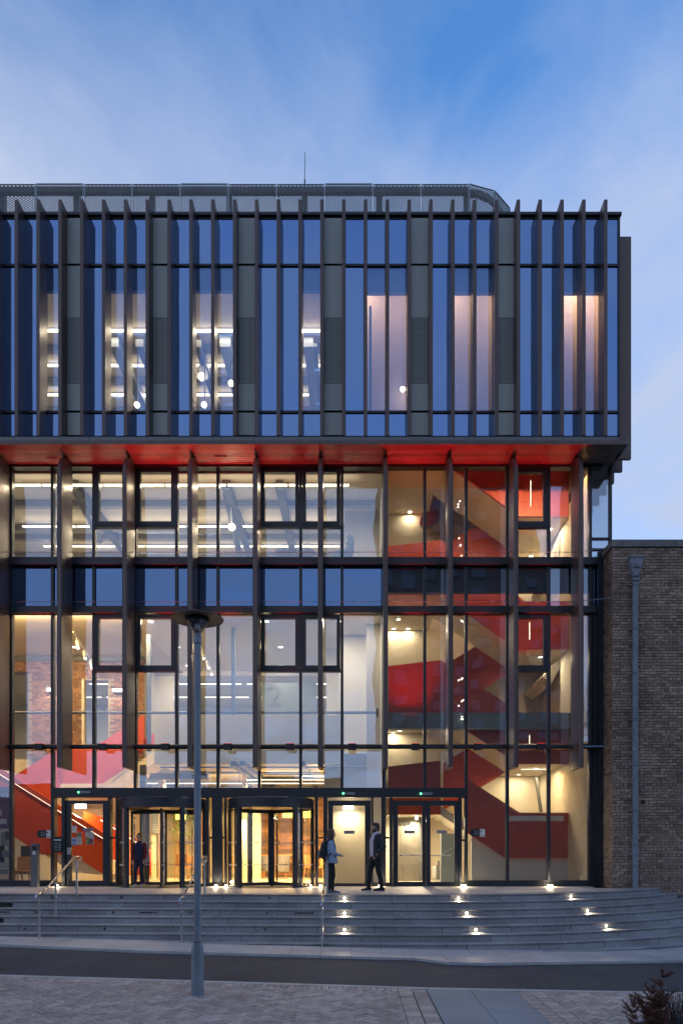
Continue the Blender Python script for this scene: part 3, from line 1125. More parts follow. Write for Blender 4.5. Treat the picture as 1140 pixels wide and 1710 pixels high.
rowsz = [(zA1, zB0, 'glass_low'), (zB1, zC0, 'span_low'), (zC1, zT, 'glass_low')]
opens = {2, 3, 6, 7, 12}
zw_hi, zw_lo = Z(880, DG), Z(1120, DG)
for k in range(-3, 14):
    a, b = gx(k) + 0.042, gx(k + 1) - 0.042
    for (za, zb, mt) in rowsz:
        right = k >= 9
        if mt == 'span_low':
            nm = 'spandrel_pane' if k < 9 else 'window_pane'
            box(nm, M['span_low'] if k < 9 else M['glass_low'], bld, a, b, DG, DG + 0.024, za, zb)
            continue
        if k in opens:
            zm = zw_lo if zb < 10 else zw_hi
            box('window_pane', M['glass_low'], bld, a, b, DG, DG + 0.024, za, zm - 0.04)
            box('transom', M['frame'], bld, a, b, DG - 0.05, DG + 0.1, zm - 0.04, zm + 0.03)
            fr = MB()
            t = 0.11
            y0, y1 = DG - 0.06, DG + 0.08
            A, B, C, D = a + 0.01, b - 0.01, zm + 0.035, zb - 0.02
            fr.box(A, A + t, y0, y1, C, D).box(B - t, B, y0, y1, C, D).box(A + t, B - t, y0, y1, C, C + t).box(A + t, B - t, y0, y1, D - t, D)
            fo = fr.build('opening_window', M['frame'], bld)
            box('pane', M['glass_low'], fo, A + t, B - t, DG, DG + 0.024, C + t, D - t)
        else:
            box('window_pane', M['glass_low'], bld, a, b, DG, DG + 0.024, za, zb)
    # row above the doors / ground floor glazing
    lowz = zh if XD0 - 0.1 < (a + b) / 2 < XD1 else z0
    box('window_pane', M['glass_low'], bld, a, b, DG, DG + 0.024, lowz, zA0)
# end bay
for za, zb in ((zC1, Z(920, DG)), (Z(916, DG), Z(902, DG)), (Z(898, DG), zT)):
    box('window_pane', M['glass_low'], bld, gx(14) + 0.045, xe - 0.03, DG, DG + 0.024, za, zb)
box('window_pane', M['glass_low'], bld, xe - 0.03, xe, DG + 0.15, DG + 2.4, zC1, zT)
box('window_pane', M['span_low'], bld, gx(14) + 0.045, X(1001, DG) - 0.05, DG, DG + 0.024, zB0 - 0.1, zC0)

# ---- big lower fins
c0 = X(643.5, DF)
ftop = zs + 0.012
fbot = Z(1281, DF)
dep = DG - 0.1 - DF
prof = [(0.0, fbot), (dep, fbot)]
prof += [(dep, ftop)]
for i in range(9):
    a = i / 8 * math.pi / 2
    prof.append((0.55 - 0.55 * math.sin(a), ftop - 0.75 + 0.75 * math.cos(a)))
lf = MB()
secs = [(-0.045, 0.03), (-0.065, 0.0), (0.065, 0.0), (0.045, 0.03)]


def loop(x, ins):
    return [(x, max(p[0], ins) if p[0] < 0.5 else p[0], p[1]) for p in prof]


L0 = [(-0.028, p[0] + (0.0 if p[0] < 0.5 else 0), p[1]) for p in prof]
n = len(prof)
ringsx = [(-0.075, 0.09), (-0.068, 0.03), (-0.035, 0.0), (0.035, 0.0), (0.068, 0.03), (0.075, 0.09)]
vs = []
for xx, ins in ringsx:
    for (yy, zz_) in prof:
        f = 1 - yy / dep
        vs.append((xx * (1.0 if yy < dep * 0.9 else 0.7), yy + ins * f, zz_ - (ins * 0.6 if zz_ > fbot + 0.1 and f > 0.02 else 0)))
fs = []
for r in range(len(ringsx) - 1):
    for i in range(n):
        fs.append((r * n + i, r * n + (i + 1) % n, (r + 1) * n + (i + 1) % n, (r + 1) * n + i))
fs.append(tuple(range(n)))
fs.append(tuple((len(ringsx) - 1) * n + i for i in range(n)))
lf.add(vs, fs)
lfm = lf.mesh('large_fin', M['bronze'], smooth=True, origin=(0, 0, fbot))
for k in range(-8, 4):
    f = put(lfm, 'large_fin', (c0 + k * 109 * DF / 1140, DF, fbot), bld)
    # steel bracket tying the fin to the transom
    xk = c0 + k * 109 * DF / 1140
    if k > -7:
        MB().tube([(xk - 0.09, DF + 0.55, Z(1246, DF + 0.55)), (xk + 0.09, DF + 0.55, Z(1246, DF + 0.55))], 0.03, 8).build('bolt', M['steel'], bld, smooth=True)
# thin tension cables between fins
for py in (922, 1005):
    zc = Z(py, DF + 0.45)
    MB().tube([(XL, DF + 0.45, zc), (c0 + 3.0 * 109 * DF / 1140, DF + 0.45, zc), (7.45, DB + 0.1, zc)], 0.009, 6).build('cable', M['steel'], bld)
MB().tube([(c0 + 3.0 * 109 * DF / 1140, DF + 0.55, Z(1247, DF + .55)), (7.45, DB + 0.4, Z(1247, DF + .55))], 0.015, 6).build('cable', M['steel'], bld)

# ---- doors
hd0, hd1 = Z(1332, DG), Z(1316, DG)
MB().box(XD0, XD1, DG - 0.12, DG + 0.15, hd0, hd1).build('door_header', M['frame'], bld, bevel=0.008)
zdb = 1.0


def leaf(px0, px1, gx0, gx1, gy0, gy1, name='door', handle=None, pushbar=None):
    """framed glass door: outline px0..px1, clear glass gx0..gx1 / gy0..gy1 measured in the photo"""
    x0, x1, a, b = X(px0, DG), X(px1, DG), X(gx0, DG), X(gx1, DG)
    zt, zg1, zg0 = Z(1337, DG), Z(gy0, DG), Z(gy1, DG)
    m = MB()
    m.box(x0, a, DG - 0.05, DG + 0.04, zdb + 0.01, zt).box(b, x1, DG - 0.05, DG + 0.04, zdb + 0.01, zt)
    m.box(a, b, DG - 0.05, DG + 0.04, zg1, zt).box(a, b, DG - 0.05, DG + 0.04, zdb + 0.01, zg0)
    o = m.build(name, M['frame'], bld)
    box('pane', M['glass_door'], o, a, b, DG - 0.01, DG + 0.012, zg0, zg1)
    if pushbar:
        MB().tube([(a, DG + 0.07, Z(pushbar, DG)), (b, DG + 0.07, Z(pushbar, DG))], 0.018, 8).build('push_bar', M['steel'], o, smooth=True)
    return o


def jamb(p0, p1, zt=None, dy=0.0):
    box('door_post', M['frame'], bld, X(p0, DG), X(p1, DG), DG - 0.1 + dy, DG + 0.12, zdb, hd0 if zt is None else zt)


def sidelight(p0, p1, py_mid=1399):
    a, b = X(p0, DG), X(p1, DG)
    o = box('sidelight', M['glass_door'], bld, a, b, DG - 0.01, DG + 0.014, 1.12, hd0)
    box('bar', M['frame'], o, a, b, DG - 0.03, DG + 0.04, Z(py_mid + 1.5, DG), Z(py_mid - 1.5, DG))
    box('bar', M['frame'], o, a, b, DG - 0.05, DG + 0.06, 1.0, 1.12)


jamb(91, 93.5); sidelight(93.5, 105.5); jamb(105.5, 111)
door_l = leaf(111.5, 181.5, 120, 173, 1342.5, 1470.5)
box('closer_plate', M['steel'], door_l, X(114.5, DG), X(120.5, DG), DG - 0.09, DG - 0.052, Z(1427, DG), Z(1415.5, DG))
jamb(182, 186.5); sidelight(186.5, 195); jamb(195, 198.5)
jamb(345, 350); sidelight(350, 355); jamb(355, 372); sidelight(372, 375.5); jamb(375.5, 379)
jamb(526, 531); sidelight(531, 540); jamb(540, 547)
leaf(547.5, 619, 556, 609, 1345.5, 1475)
jamb(619.5, 623); sidelight(623, 636); jamb(636, 643); sidelight(643, 650); jamb(650, 655)
leaf(655.5, 710.5, 664, 704.5, 1345.5, 1472.5, pushbar=1428.5)
leaf(711, 765, 718, 758, 1345.5, 1472.5, pushbar=1428.5)
jamb(765.5, 770); sidelight(770, 775, 1403); jamb(775, 778.5)


def revolving(pxc, posts, wings, group):
    """round glass entrance: canopy ring, bowed side glass, posts and turning wings"""
    cx, cyc, R = X(pxc, DG), DG + 0.1, 1.3
    zc0, zc1 = Z(1347, DG - 1.25), Z(1329, DG - 1.25)
    ring = MB()
    prof = [(R - 0.12, zc0), (R, zc0), (R, zc1 - 0.02), (R - 0.02, zc1), (R - 0.12, zc1)]
    ring.lathe(prof, cx, cyc, 48, closed=True)
    root = ring.build('revolving_door', M['frame'], bld, smooth=True)
    MB().lathe([(0.01, zc0 + 0.06), (R - 0.13, zc0 + 0.06), (R - 0.13, zc0 + 0.1), (0.01, zc0 + 0.1)], cx, cyc, 40).build('drum_ceiling', M['frame'], root)
    MB().lathe([(0.01, 1.004), (R - 0.03, 1.004), (R - 0.03, 1.008), (0.01, 1.008)], cx, cyc, 40).build('floor_mat', M['joint'], root)
    # bowed glass on both sides between post angles (0 = towards the viewer)
    for a0, a1 in ((-86, -40), (40, 86), (94, 140), (-140, -94)):
        m = MB()
        k = 8
        v, f = [], []
        for i in range(k + 1):
            a = math.radians(a0 + (a1 - a0) * i / k)
            for rr in (R - 0.05, R - 0.038):
                v += [(cx + rr * math.sin(a), cyc - rr * math.cos(a), 1.05), (cx + rr * math.sin(a), cyc - rr * math.cos(a), zc0)]
        for i in range(k):
            o = 4 * i
            f += [(o, o + 4, o + 5, o + 1), (o + 2, o + 3, o + 7, o + 6), (o + 1, o + 5, o + 7, o + 3), (o, o + 2, o + 6, o + 4)]
        f += [(0, 1, 3, 2), (4 * k, 4 * k + 2, 4 * k + 3, 4 * k + 1)]
        m.add(v, f)
        m.build('curved_glass', M['glass_door'], root, smooth=True)
        m = MB()
        v, f = [], []
        for i in range(k + 1):
            a = math.radians(a0 + (a1 - a0) * i / k)
            for rr in (R - 0.075, R - 0.015):
                v += [(cx + rr * math.sin(a), cyc - rr * math.cos(a), 1.0), (cx + rr * math.sin(a), cyc - rr * math.cos(a), 1.05)]
        m.add(v, [q for i in range(k) for q in ((4 * i, 4 * i + 4, 4 * i + 5, 4 * i + 1), (4 * i + 2, 4 * i + 3, 4 * i + 7, 4 * i + 6), (4 * i + 1, 4 * i + 5, 4 * i + 7, 4 * i + 3), (4 * i, 4 * i + 2, 4 * i + 6, 4 * i + 4))])
        m.build('sill_rail', M['frame'], root)
        # rows of manifestation dots on the glass
        for zz_ in (2.32, 1.66):
            for i in range(9):
                a = math.radians(a0 + (a1 - a0) * (i + 0.5) / 9)
                px_, py_ = cx + (R - 0.035) * math.sin(a), cyc - (R - 0.035) * math.cos(a)
                d = MB().lathe([(0.028, 0), (0.028, 0.002)], 0, 0, 10)
                rot = Matrix.Rotation(a, 4, 'Z') @ Matrix.Rotation(math.pi / 2, 4, 'X')
                d.v = [tuple(rot @ Vector(p) + Vector((px_, py_, zz_))) for p in d.v]
                if a0 == -86 or a0 == 40:
                    dots.setdefault(root.name, MB()).add(d.v, d.f)
    for a in (-40, 40, -88, 88, 140, -140):
        ar = math.radians(a)
        px_, py_ = cx + (R - 0.045) * math.sin(ar), cyc - (R - 0.045) * math.cos(ar)
        m = MB().box(-0.06, 0.06, -0.05, 0.05, 1.0, zc0 + 0.02)
        rot = Matrix.Rotation(ar, 4, 'Z')
        m.v = [tuple(rot @ Vector(p) + Vector((px_, py_, 0))) for p in m.v]
        m.build('post', M['frame'], root)
    MB().lathe([(0.05, 1.01), (0.05, zc0)], cx, cyc, 14).build('centre_shaft', M['frame'], root, smooth=True)
    for a in wings:
        ar = math.radians(a)
        rot = Matrix.Translation((cx, cyc, 0)) @ Matrix.Rotation(ar, 4, 'Z')

        def tr(m):
            m.v = [tuple(rot @ Vector(p)) for p in m.v]
            return m
        fr = MB()
        r1 = R - 0.14
        fr.box(-0.025, 0.025, -0.1, -0.04, 1.03, zc0 - 0.02).box(-0.025, 0.025, -r1, -r1 + 0.06, 1.03, zc0 - 0.02)
        fr.box(-0.025, 0.025, -r1 + 0.06, -0.1, 1.03, 1.13).box(-0.025, 0.025, -r1 + 0.06, -0.1, zc0 - 0.12, zc0 - 0.02)
        tr(fr).build('wing', M['frame'], root)
        tr(MB().box(-0.006, 0.006, -r1 + 0.06, -0.1, 1.13, zc0 - 0.12)).build('wing_glass', M['glass_door'], root)
        tr(MB().tube([(0.07, -r1 + 0.16, 1.1), (0.07, -r1 + 0.16, zc0 - 0.15)], 0.02, 8)).build('handle', M['steel'], root, smooth=True)
        for zz_ in (2.32, 1.66):
            for i in range(9):
                d = MB().lathe([(0.028, 0), (0.028, 0.002)], 0, 0, 10)
                rt = rot @ Matrix.Translation((0.012, -0.2 - i * 0.105, zz_)) @ Matrix.Rotation(math.pi / 2, 4, 'Y')
                dots.setdefault(root.name, MB()).add([tuple(rt @ Vector(p)) for p in d.v], d.f)
    dots[root.name].build('glass_dots', M['sign_w'], root, kind='stuff')
    return root


dots = {}
rev1 = revolving(272, (), (12, 132, 252), None)
rev2 = revolving(452.5, (), (-62, 58, 178), None)


# ================================================================== BRICK BUILDING (right)
def bricks(parent, x0, x1, z0, z1, y, mat, n_parts, facing='y', flip=1, skip=None, hb=0.105, dep=0.03, rnd=None, bond=4, origin_key=None):
    """courses of single bricks; every 4th course is headers. facing 'y': wall runs along x; 'x': along y"""
    rnd = rnd or random.Random(5)
    out = []
    r = 0
    z = z0
    while z < z1 - 0.04:
        if r % bond == bond - 1:
            L, off = 0.1175, 0.03
        else:
            L, off = 0.235, 0.1175 * (r % 2)
        a = x0 - off
        while a < x1:
            p, q = max(a, x0), min(a + L - 0.012, x1)
            if q - p > 0.03 and not (skip and skip(p, q, z)):
                out.append((p, q, z))
            a += L
        z += 0.0852
        r += 1
    if origin_key:
        out.sort(key=origin_key)
    meshes = {}
    rest = MB()
    for i, (p, q, z) in enumerate(out):
        pr = rnd.uniform(0, 0.006)
        t = rnd.choice((0.68, 0.82, 0.92, 1.0, 1.05, 1.15, 1.3)) * rnd.uniform(0.93, 1.07)
        h = 0.0732

        def geo(m, a, b, c, t):
            # rounded-off front arris so that the joint reads
            e = 0.004
            if facing == 'y':
                v = [(a, 0, c), (b, 0, c), (b, 0, c + h), (a, 0, c + h), (a, -dep + e, c), (b, -dep + e, c), (b, -dep + e, c + h), (a, -dep + e, c + h),
                     (a + e, -dep, c + e), (b - e, -dep, c + e), (b - e, -dep, c + h - e), (a + e, -dep, c + h - e)]
            else:
                v = [(0, a, c), (0, b, c), (0, b, c + h), (0, a, c + h), (-dep + e, a, c), (-dep + e, b, c), (-dep + e, b, c + h), (-dep + e, a, c + h),
                     (-dep, a + e, c + e), (-dep, b - e, c + e), (-dep, b - e, c + h - e), (-dep, a + e, c + h - e)]
            m.add(v, [(0, 1, 5, 4), (1, 2, 6, 5), (2, 3, 7, 6), (3, 0, 4, 7), (4, 5, 9, 8), (5, 6, 10, 9), (6, 7, 11, 10), (7, 4, 8, 11), (8, 9, 10, 11)], t)
        if i < n_parts:
            key = (round(q - p, 2), rnd.randrange(7))
            if key not in meshes:
                m = MB()
                geo(m, 0, q - p, 0, (0.68, 0.82, 0.92, 1.0, 1.05, 1.15, 1.3)[key[1]])
                meshes[key] = m.mesh('brick', mat, tint=True)
            loc = (p, y - pr, z) if facing == 'y' else (y - pr, p, z)
            put(meshes[key], 'brick', loc, parent)
        else:
            m = MB()
            geo(m, p, q, z, t)
            d = (0, y - pr, 0) if facing == 'y' else (y - pr, 0, 0)
            rest.add([(a + d[0], b + d[1], c + d[2]) for a, b, c in m.v], m.f, t)
    if rest.v:
        rest.build('bricks', mat, parent, tint=True, kind='stuff')


BXL, BZT = X(1022, DB), Z(914, DB)
bb = thing('brick_building', 'older brown brick building with stone coping at the right of the glass facade', 'building', (9.5, DB, -0.1))
box('wall', M['mortar'], bb, BXL + 0.026, 16, DB + 0.026, DB + 12, -0.3, BZT)
bricks(bb, BXL, 13.0, -0.05, BZT - 0.01, DB + 0.028, M['brick'], 280, origin_key=lambda b: (0 if (b[1] < 9.55 and b[0] > BXL + 0.02) else 1, abs(b[2] - 1.5)))
bricks(bb, DB + 0.02, DB + 2.2, 0.9, BZT - 0.01, BXL + 0.028, M['brick'], 0, facing='x')
x = BXL - 0.05
while x < 15:
    w = 0.92
    box('coping_stone', M['coping'], bb, x + 0.004, x + w - 0.004, DB - 0.05, DB + 0.4, BZT, BZT + 0.21, bevel=0.012)
    x += w
y = DB + 0.405
while y < DB + 9:
    box('coping_stone', M['coping'], bb, BXL - 0.05, BXL + 0.4, y, y + 0.9, BZT, BZT + 0.21, bevel=0.012)
    y += 0.906
# drainpipe with decorated hopper
dx = X(1057, DB)
dp = thing('drainpipe', 'grey lead drainpipe with an ornamental hopper head on the brown brick wall', 'drainpipe', (dx, DB - 0.09, 1.0))
yp = DB - 0.1
box('pipe', M['lead'], dp, dx - 0.075, dx + 0.075, yp - 0.06, yp + 0.07, 0.86, Z(971, DB), bevel=0.02)
hz0, hz1 = Z(962, DB), Z(934, DB)
hp = MB()
sec = [(0.115, hz0 + 0.02, 0.1), (0.2, hz1 - 0.06, 0.16), (0.215, hz1 - 0.06, 0.175), (0.23, hz1, 0.19)]
vs = []
for w, z, d in sec:
    vs += [(dx - w, yp - d, z), (dx + w, yp - d, z), (dx + w, yp + 0.1, z), (dx - w, yp + 0.1, z)]
fs = [(0, 1, 2, 3), (12, 13, 14, 15)]
for i in range(3):
    for j in range(4):
        fs.append((4 * i + j, 4 * i + (j + 1) % 4, 4 * i + 4 + (j + 1) % 4, 4 * i + 4 + j))
hp.add(vs, fs)
hp.ball((dx, yp - 0.02, hz0 - 0.02), 0.11, 12, 8, 1, 1, 0.9)
hp.box(dx - 0.1, dx + 0.1, yp - 0.1, yp + 0.08, Z(973, DB), Z(969, DB))
hopper = hp.build('hopper', M['lead'], dp, bevel=0.008)
sh = MB()
zc_ = Z(947, DB)
sh.lathe([(0.055, 0), (0.075, 0.012), (0.09, 0.012), (0.1, 0)], 0, 0, 16)
rot = Matrix.Translation((dx, yp - 0.142, zc_)) @ Matrix.Rotation(math.pi / 2 - 0.12, 4, 'X')
sh.v = [tuple(rot @ Vector(p)) for p in sh.v]
sh.ball((dx, yp - 0.14, zc_), 0.05, 10, 7, 1, 0.5, 1)
sh.tube([(dx - 0.12, yp - 0.14, zc_ + 0.06), (dx - 0.05, yp - 0.15, zc_), (dx - 0.1, yp - 0.13, zc_ - 0.08), (dx + 0.1, yp - 0.13, zc_ - 0.1)], 0.016, 6)
sh.build('crest', M['lead'], hopper, smooth=True)
for py in (976, 1050, 1124, 1200, 1276, 1351, 1425):
    z = Z(py, DB)
    m = MB().box(dx - 0.095, dx + 0.095, yp - 0.08, yp + 0.08, z - 0.025, z + 0.0).box(dx - 0.09, dx + 0.09, yp - 0.075, yp + 0.08, z - 0.07, z - 0.03)
    m.box(dx - 0.15, dx - 0.08, yp + 0.02, yp + 0.09, z - 0.06, z - 0.01)
    m.build('bracket', M['lead'], dp, bevel=0.006)
vh = X(1072, DB)
MB().box(vh - 0.035, vh + 0.035, DB - 0.05, DB + 0.02, Z(1341, DB), Z(1336, DB)).box(vh - 0.02, vh + 0.05, DB - 0.08, DB - 0.05, Z(1340, DB), Z(1337, DB)).build('vent_outlet', M['black'], bb)

# ================================================================== ROOF SCREEN
dsn = 22.0
rsn = thing('roof_screen', 'curved expanded metal mesh plant screen along the flat roof', 'screen', (0, dsn, ztop))
stop = Z(307, dsn)
sbot = ztop - 0.3
PW = 80.3 * dsn / 1140


def mesh_panel(w, h):
    m = MB()
    pw, ph = 0.128, 0.078
    nx, nzr = int(round(w / pw)), int(h / ph)
    for r in range(nzr + 1):
        for s in (0, 1):
            v = []
            zc = r * ph
            for i in range(nx * 2 + 1):
                x = i * w / (nx * 2)
                up = (i % 2 == 0) ^ (s == 0)
                z = zc + (ph / 2 if up else 0) * (1 if s == 0 else 1) + (0 if s == 0 else ph / 2)
                v += [(x, -0.009, z + 0.0115), (x, 0.008, z - 0.0075)]
            if zc + ph < h:
                m.add(v, [(2 * i, 2 * i + 2, 2 * i + 3, 2 * i + 1) for i in range(nx * 2)])
    m.box(0.0, 0.02, -0.02, 0.02, 0, h).box(w - 0.02, w, -0.02, 0.02, 0, h).box(0, w, -0.02, 0.02, h - 0.015, h)
    return m


pm = mesh_panel(PW - 0.025, stop - sbot).mesh('mesh_panel', M['mesh'])
x_end = X(783, dsn)
for k in range(1, 14):
    put(pm, 'mesh_panel', (x_end - k * PW + 0.01, dsn + (0.02 if k % 3 else 0.0), sbot), rsn)
# quarter-round end
RC = 1.75
cpts = [(x_end + RC * math.sin(a), dsn + RC - RC * math.cos(a)) for a in [math.radians(q) for q in (0, 30, 58, 86)]]
for (xa, ya), (xb, yb) in zip(cpts, cpts[1:]):
    L = math.hypot(xb - xa, yb - ya)
    cm = mesh_panel(L - 0.02, stop - sbot).mesh('mesh_panel', M['mesh'])
    put(cm, 'mesh_panel', (xa, ya, sbot), rsn, rz=math.atan2(yb - ya, xb - xa))
for k in range(4):
    put(pm, 'mesh_panel', (cpts[-1][0], cpts[-1][1] + 0.01 + k * PW, sbot), rsn, rz=math.pi / 2)
rz_ = Z(322, dsn + 0.3)
box('rail', M['beam'], rsn, XL - 4, x_end, dsn + 0.18, dsn + 0.32, rz_ - 0.09, rz_ + 0.09)
q = MB()
cp2 = [(x_end + (RC - 0.25) * math.sin(a), dsn + RC - (RC - 0.25) * math.cos(a)) for a in [math.radians(t) for t in range(0, 91, 15)]]
for (xa, ya), (xb, yb) in zip(cp2, cp2[1:]):
    q.prism_z([(xa, ya), (xb, yb), (xb - 0.05, yb + 0.1), (xa - 0.02, ya + 0.13)], rz_ - 0.09, rz_ + 0.09)
q.build('rail', M['beam'], rsn)
for px in (-122, 2, 127, 253, 382, 508, 633, 779):
    xx = X(px, dsn + 0.3)
    box('post', M['beam'], rsn, xx - 0.09, xx + 0.09, dsn + 0.33, dsn + 0.5, sbot, Z(315, dsn + 0.3))
xa = X(508, 22.4)
an = thing('antenna', 'thin vertical antenna rod above the roof screen', 'antenna', (xa, 22.6, ztop - 0.1))
MB().tube([(xa, 22.6, ztop - 0.1), (xa, 22.6, Z(300, 22.6))], 0.025, 8).build('base_tube', M['beam'], an)
MB().tube([(xa, 22.6, Z(300, 22.6)), (xa, 22.6, Z(254, 22.6))], 0.013, 8, r2=0.009).build('rod', M['beam'], an)

# ================================================================== INTERIOR
XI = -21.0
ZC2, ZL2, ZC1, ZL1, ZC0 = 13.62, 10.7, 9.35, 5.25, 4.9


def iw(mat, *a, name='interior_wall'):
    return box(name, M[mat], bld, *a)


# upper storey rooms
iw('ceil', XI, -0.95, DU + 0.2, 29, 18.62, 18.72, name='ceiling')
iw('pinkwall', -0.8, 7.55, DU + 0.2, 26.6, 20.02, 20.1, name='ceiling')
iw('pinkwall', -0.8, 7.6, 21.42, 21.5, zs + 0.4, 20.02)
iw('bluegrey', -0.8, 7.5, 20.32, 20.45, 18.7, 20.01, name='bulkhead')
iw('pinkwall', -0.95, -0.8, DU + 0.15, 29, 14, 20.0)
iw('pinkwall', 7.5, 7.6, DU + 0.6, 21.4, 14, 20.0)
iw('pinkwall', 6.05, 6.15, 20.7, 21.4, 14, 18.7)
iw('beam', X(616, 20.8), X(620, 20.8), 20.7, 20.85, 14.0, 18.6, name='interior_column')
for yy in (22.3, 23.8, 25.4):
    iw('beam_l', XI, -1.0, yy, yy + 0.16, 18.42, 18.6, name='ceiling_beam')
for px, w in ((196, 0.3), (238, 0.25), (334, 0.22), (379, 0.35), (516, 0.3), (527, 0.12)):
    iw('galv' if w > 0.25 else 'beam', X(px, 22) - w / 2, X(px, 22) + w / 2, 21.7, 27.5, 18.1, 18.1 + w, name='service_duct')
# second floor open room
iw('ceil', XI, XP, DG + 0.2, 29.5, ZC2, ZC2 + 0.06, name='ceiling')
iw('cream', XI, XP, 29.5, 29.6, ZL2, ZC2)
iw('beam', XI, XP, DG + 0.35, 29.6, ZC1 + 0.06, ZL2, name='floor_slab')
for yy in (22.45, 24.1, 24.8, 26.4, 27.8):
    iw('beam_l', XI, XP - 0.2, yy, yy + 0.2, ZC2 - 0.2, ZC2 - 0.02, name='ceiling_beam')
for px0, py0, px1, py1 in ((124, 818, 168, 905), (372, 800, 402, 935)):
    a = Vector((X(px0, 21.7), 21.7, Z(py0, 21.7)))
    b = Vector((X(px1, 23.4), 23.4, Z(py1, 23.4)))
    MB().tube([a, b], 0.11, 4).build('brace', M['beam'], bld)
for px in (380, 468, 130):
    xx = X(px, 21.5)
    iw('beam', xx - 0.12, xx + 0.12, 21.2, 29.4, ZC2 - 0.3, ZC2 - 0.03, name='ceiling_beam')
iw('white', X(575, 23.2), XP + 0.02, 23.2, 23.3, ZL2, ZC2)
# first floor gallery
iw('white', -7.0, XP, DG + 0.3, 27.6, ZC1, ZC1 + 0.06, name='ceiling')
iw('ceil', XI, -7.0, DG + 0.3, 27.6, ZC1, ZC1 + 0.06, name='ceiling')
iw('floor_in', -6.55, XP, 22.25, 33, ZL1 - 0.3, ZL1, name='floor_slab')
iw('floor_in', XI, -6.55, 25.8, 33, ZL1 - 0.3, ZL1, name='floor_slab')
iw('white', -6.55, X(575, 22.2), 22.15, 22.25, ZL1 - 0.35, Z(1194, 22.15), name='gallery_parapet')
MB().tube([(XL, 21.2, Z(1190, 21.2)), (X(630, 21.2), 21.2, Z(1190, 21.2))], 0.045, 8).build('gallery_rail', M['galv'], bld, smooth=True)
iw('beam', X(630, 21.2) - 0.03, X(630, 21.2) + 0.03, 21.15, 21.25, Z(1197, 21.2), Z(1183, 21.2), name='rail_plate')
iw('white', X(566, 23), XP + 0.02, 23.0, 23.1, ZL1, ZC1)
iw('white', X(545, 24.5), X(566, 23) - 0.0, 24.5, 24.6, ZL1, ZC1)
iw('galv', X(268 + 118, 22.2), X(268 + 124, 22.2), 22.2, 22.35, ZL1, ZC1, name='interior_column')
iw('galv', X(243, 21.6), X(249, 21.6), 21.7, 21.85, ZL1, Z(1060, 21.7), name='interior_column')
# bulkhead and rooms behind the gallery
iw('white', -7.0, XP, 27.5, 27.6, Z(1128, 27.5), ZC1 + 0.05)
iw('ceil', XI, XP, 27.6, 33.4, 9.2, 9.3, name='ceiling')
iw('white', XI, XP, 33.4, 33.5, ZL1, 9.2)
iw('bluegrey', X(437, 27.4), X(528, 27.4), 27.4, 27.48, ZL1, Z(1140, 27.4), name='graphic_wall')
tm = text_mesh('numeral', '2', 1.2, M['lead'], 0.01)
put(tm, 'numeral', (X(458, 27.35), 27.37, Z(1163, 27.35)), bld)
iw('white', X(250, 27.4), X(290, 27.4), 27.4, 27.5, ZL1, Z(1130, 27.5))
# old brick gable inside, with two openings to the workshop
bin_ = thing('interior_brick_wall', 'warm lit old brick wall seen inside behind the orange stair', 'wall', (-9.5, 25.5, 5.6))


def hole(p, q, z):
    for a, b, za, zb in ((X(-20, 25.5), X(48, 25.5), 0, Z(1122, 25.5)), (X(140, 25.5), X(181, 25.5), 0, Z(1136, 25.5))):
        if q > a and p < b and z < zb:
            return True
    return False


wx0, wx1, wz0, wz1 = X(-40, 25.5), X(241, 25.5), Z(1266, 25.5), Z(1104, 25.5)
bricks(bin_, wx0, wx1, wz0, wz1, 25.5, M['brick_in'], 270, skip=hole, rnd=random.Random(9), origin_key=lambda b: (0 if -12.3 < b[0] < -8 else 1, b[2]))
wm = MB()
for a, b, za, zb in ((wx0, X(-20, 25.5), wz0, wz1), (X(48, 25.5), X(140, 25.5), wz0, wz1), (X(181, 25.5), wx1, wz0, wz1),
                     (X(-20, 25.5), X(48, 25.5), Z(1122, 25.5), wz1), (X(140, 25.5), X(181, 25.5), Z(1136, 25.5), wz1)):
    wm.box(a, b, 25.498, 25.75, za, zb)
wm.build('wall_core', M['mortar'], bin_)
box('door_frame', M['cream'], bin_, X(137, 25.4), X(140.5, 25.4), 25.38, 25.52, wz0, Z(1134, 25.4))
box('lintel', M['beam'], bin_, wx0, wx1, 25.4, 25.5, wz1 - 0.02, wz1 + 0.16)
# wall below and beside
iw('cream', XI, X(241, 25.6), 25.76, 25.9, 1.0, wz0)
iw('cream', X(183, 26), X(241, 26), 25.9, 27.5, wz0, ZC1)
# ground floor
iw('floor_in', XL, XE, DG + 0.12, 31, 0.9, 1.002, name='floor')
iw('ceil', -6.5, XP, 22.26, 30.5, ZC0, ZC0 + 0.05, name='ceiling')
iw('cream', XI, XP, 30.4, 30.5, 1.0, ZC0)
iw('white', XI, XI + 0.1, DG + 0.2, 33.4, 1.0, 18.6)
iw('floor_pale', XI, XP, DG + 0.4, 29.4, ZL2 + 0.002, ZL2 + 0.02, name='bounce_floor')  # second floor bounce surface, added to even out the ceiling light
iw('cream', X(241, 25.9), X(262, 27), 26.8, 26.9, 1.0, ZC0)
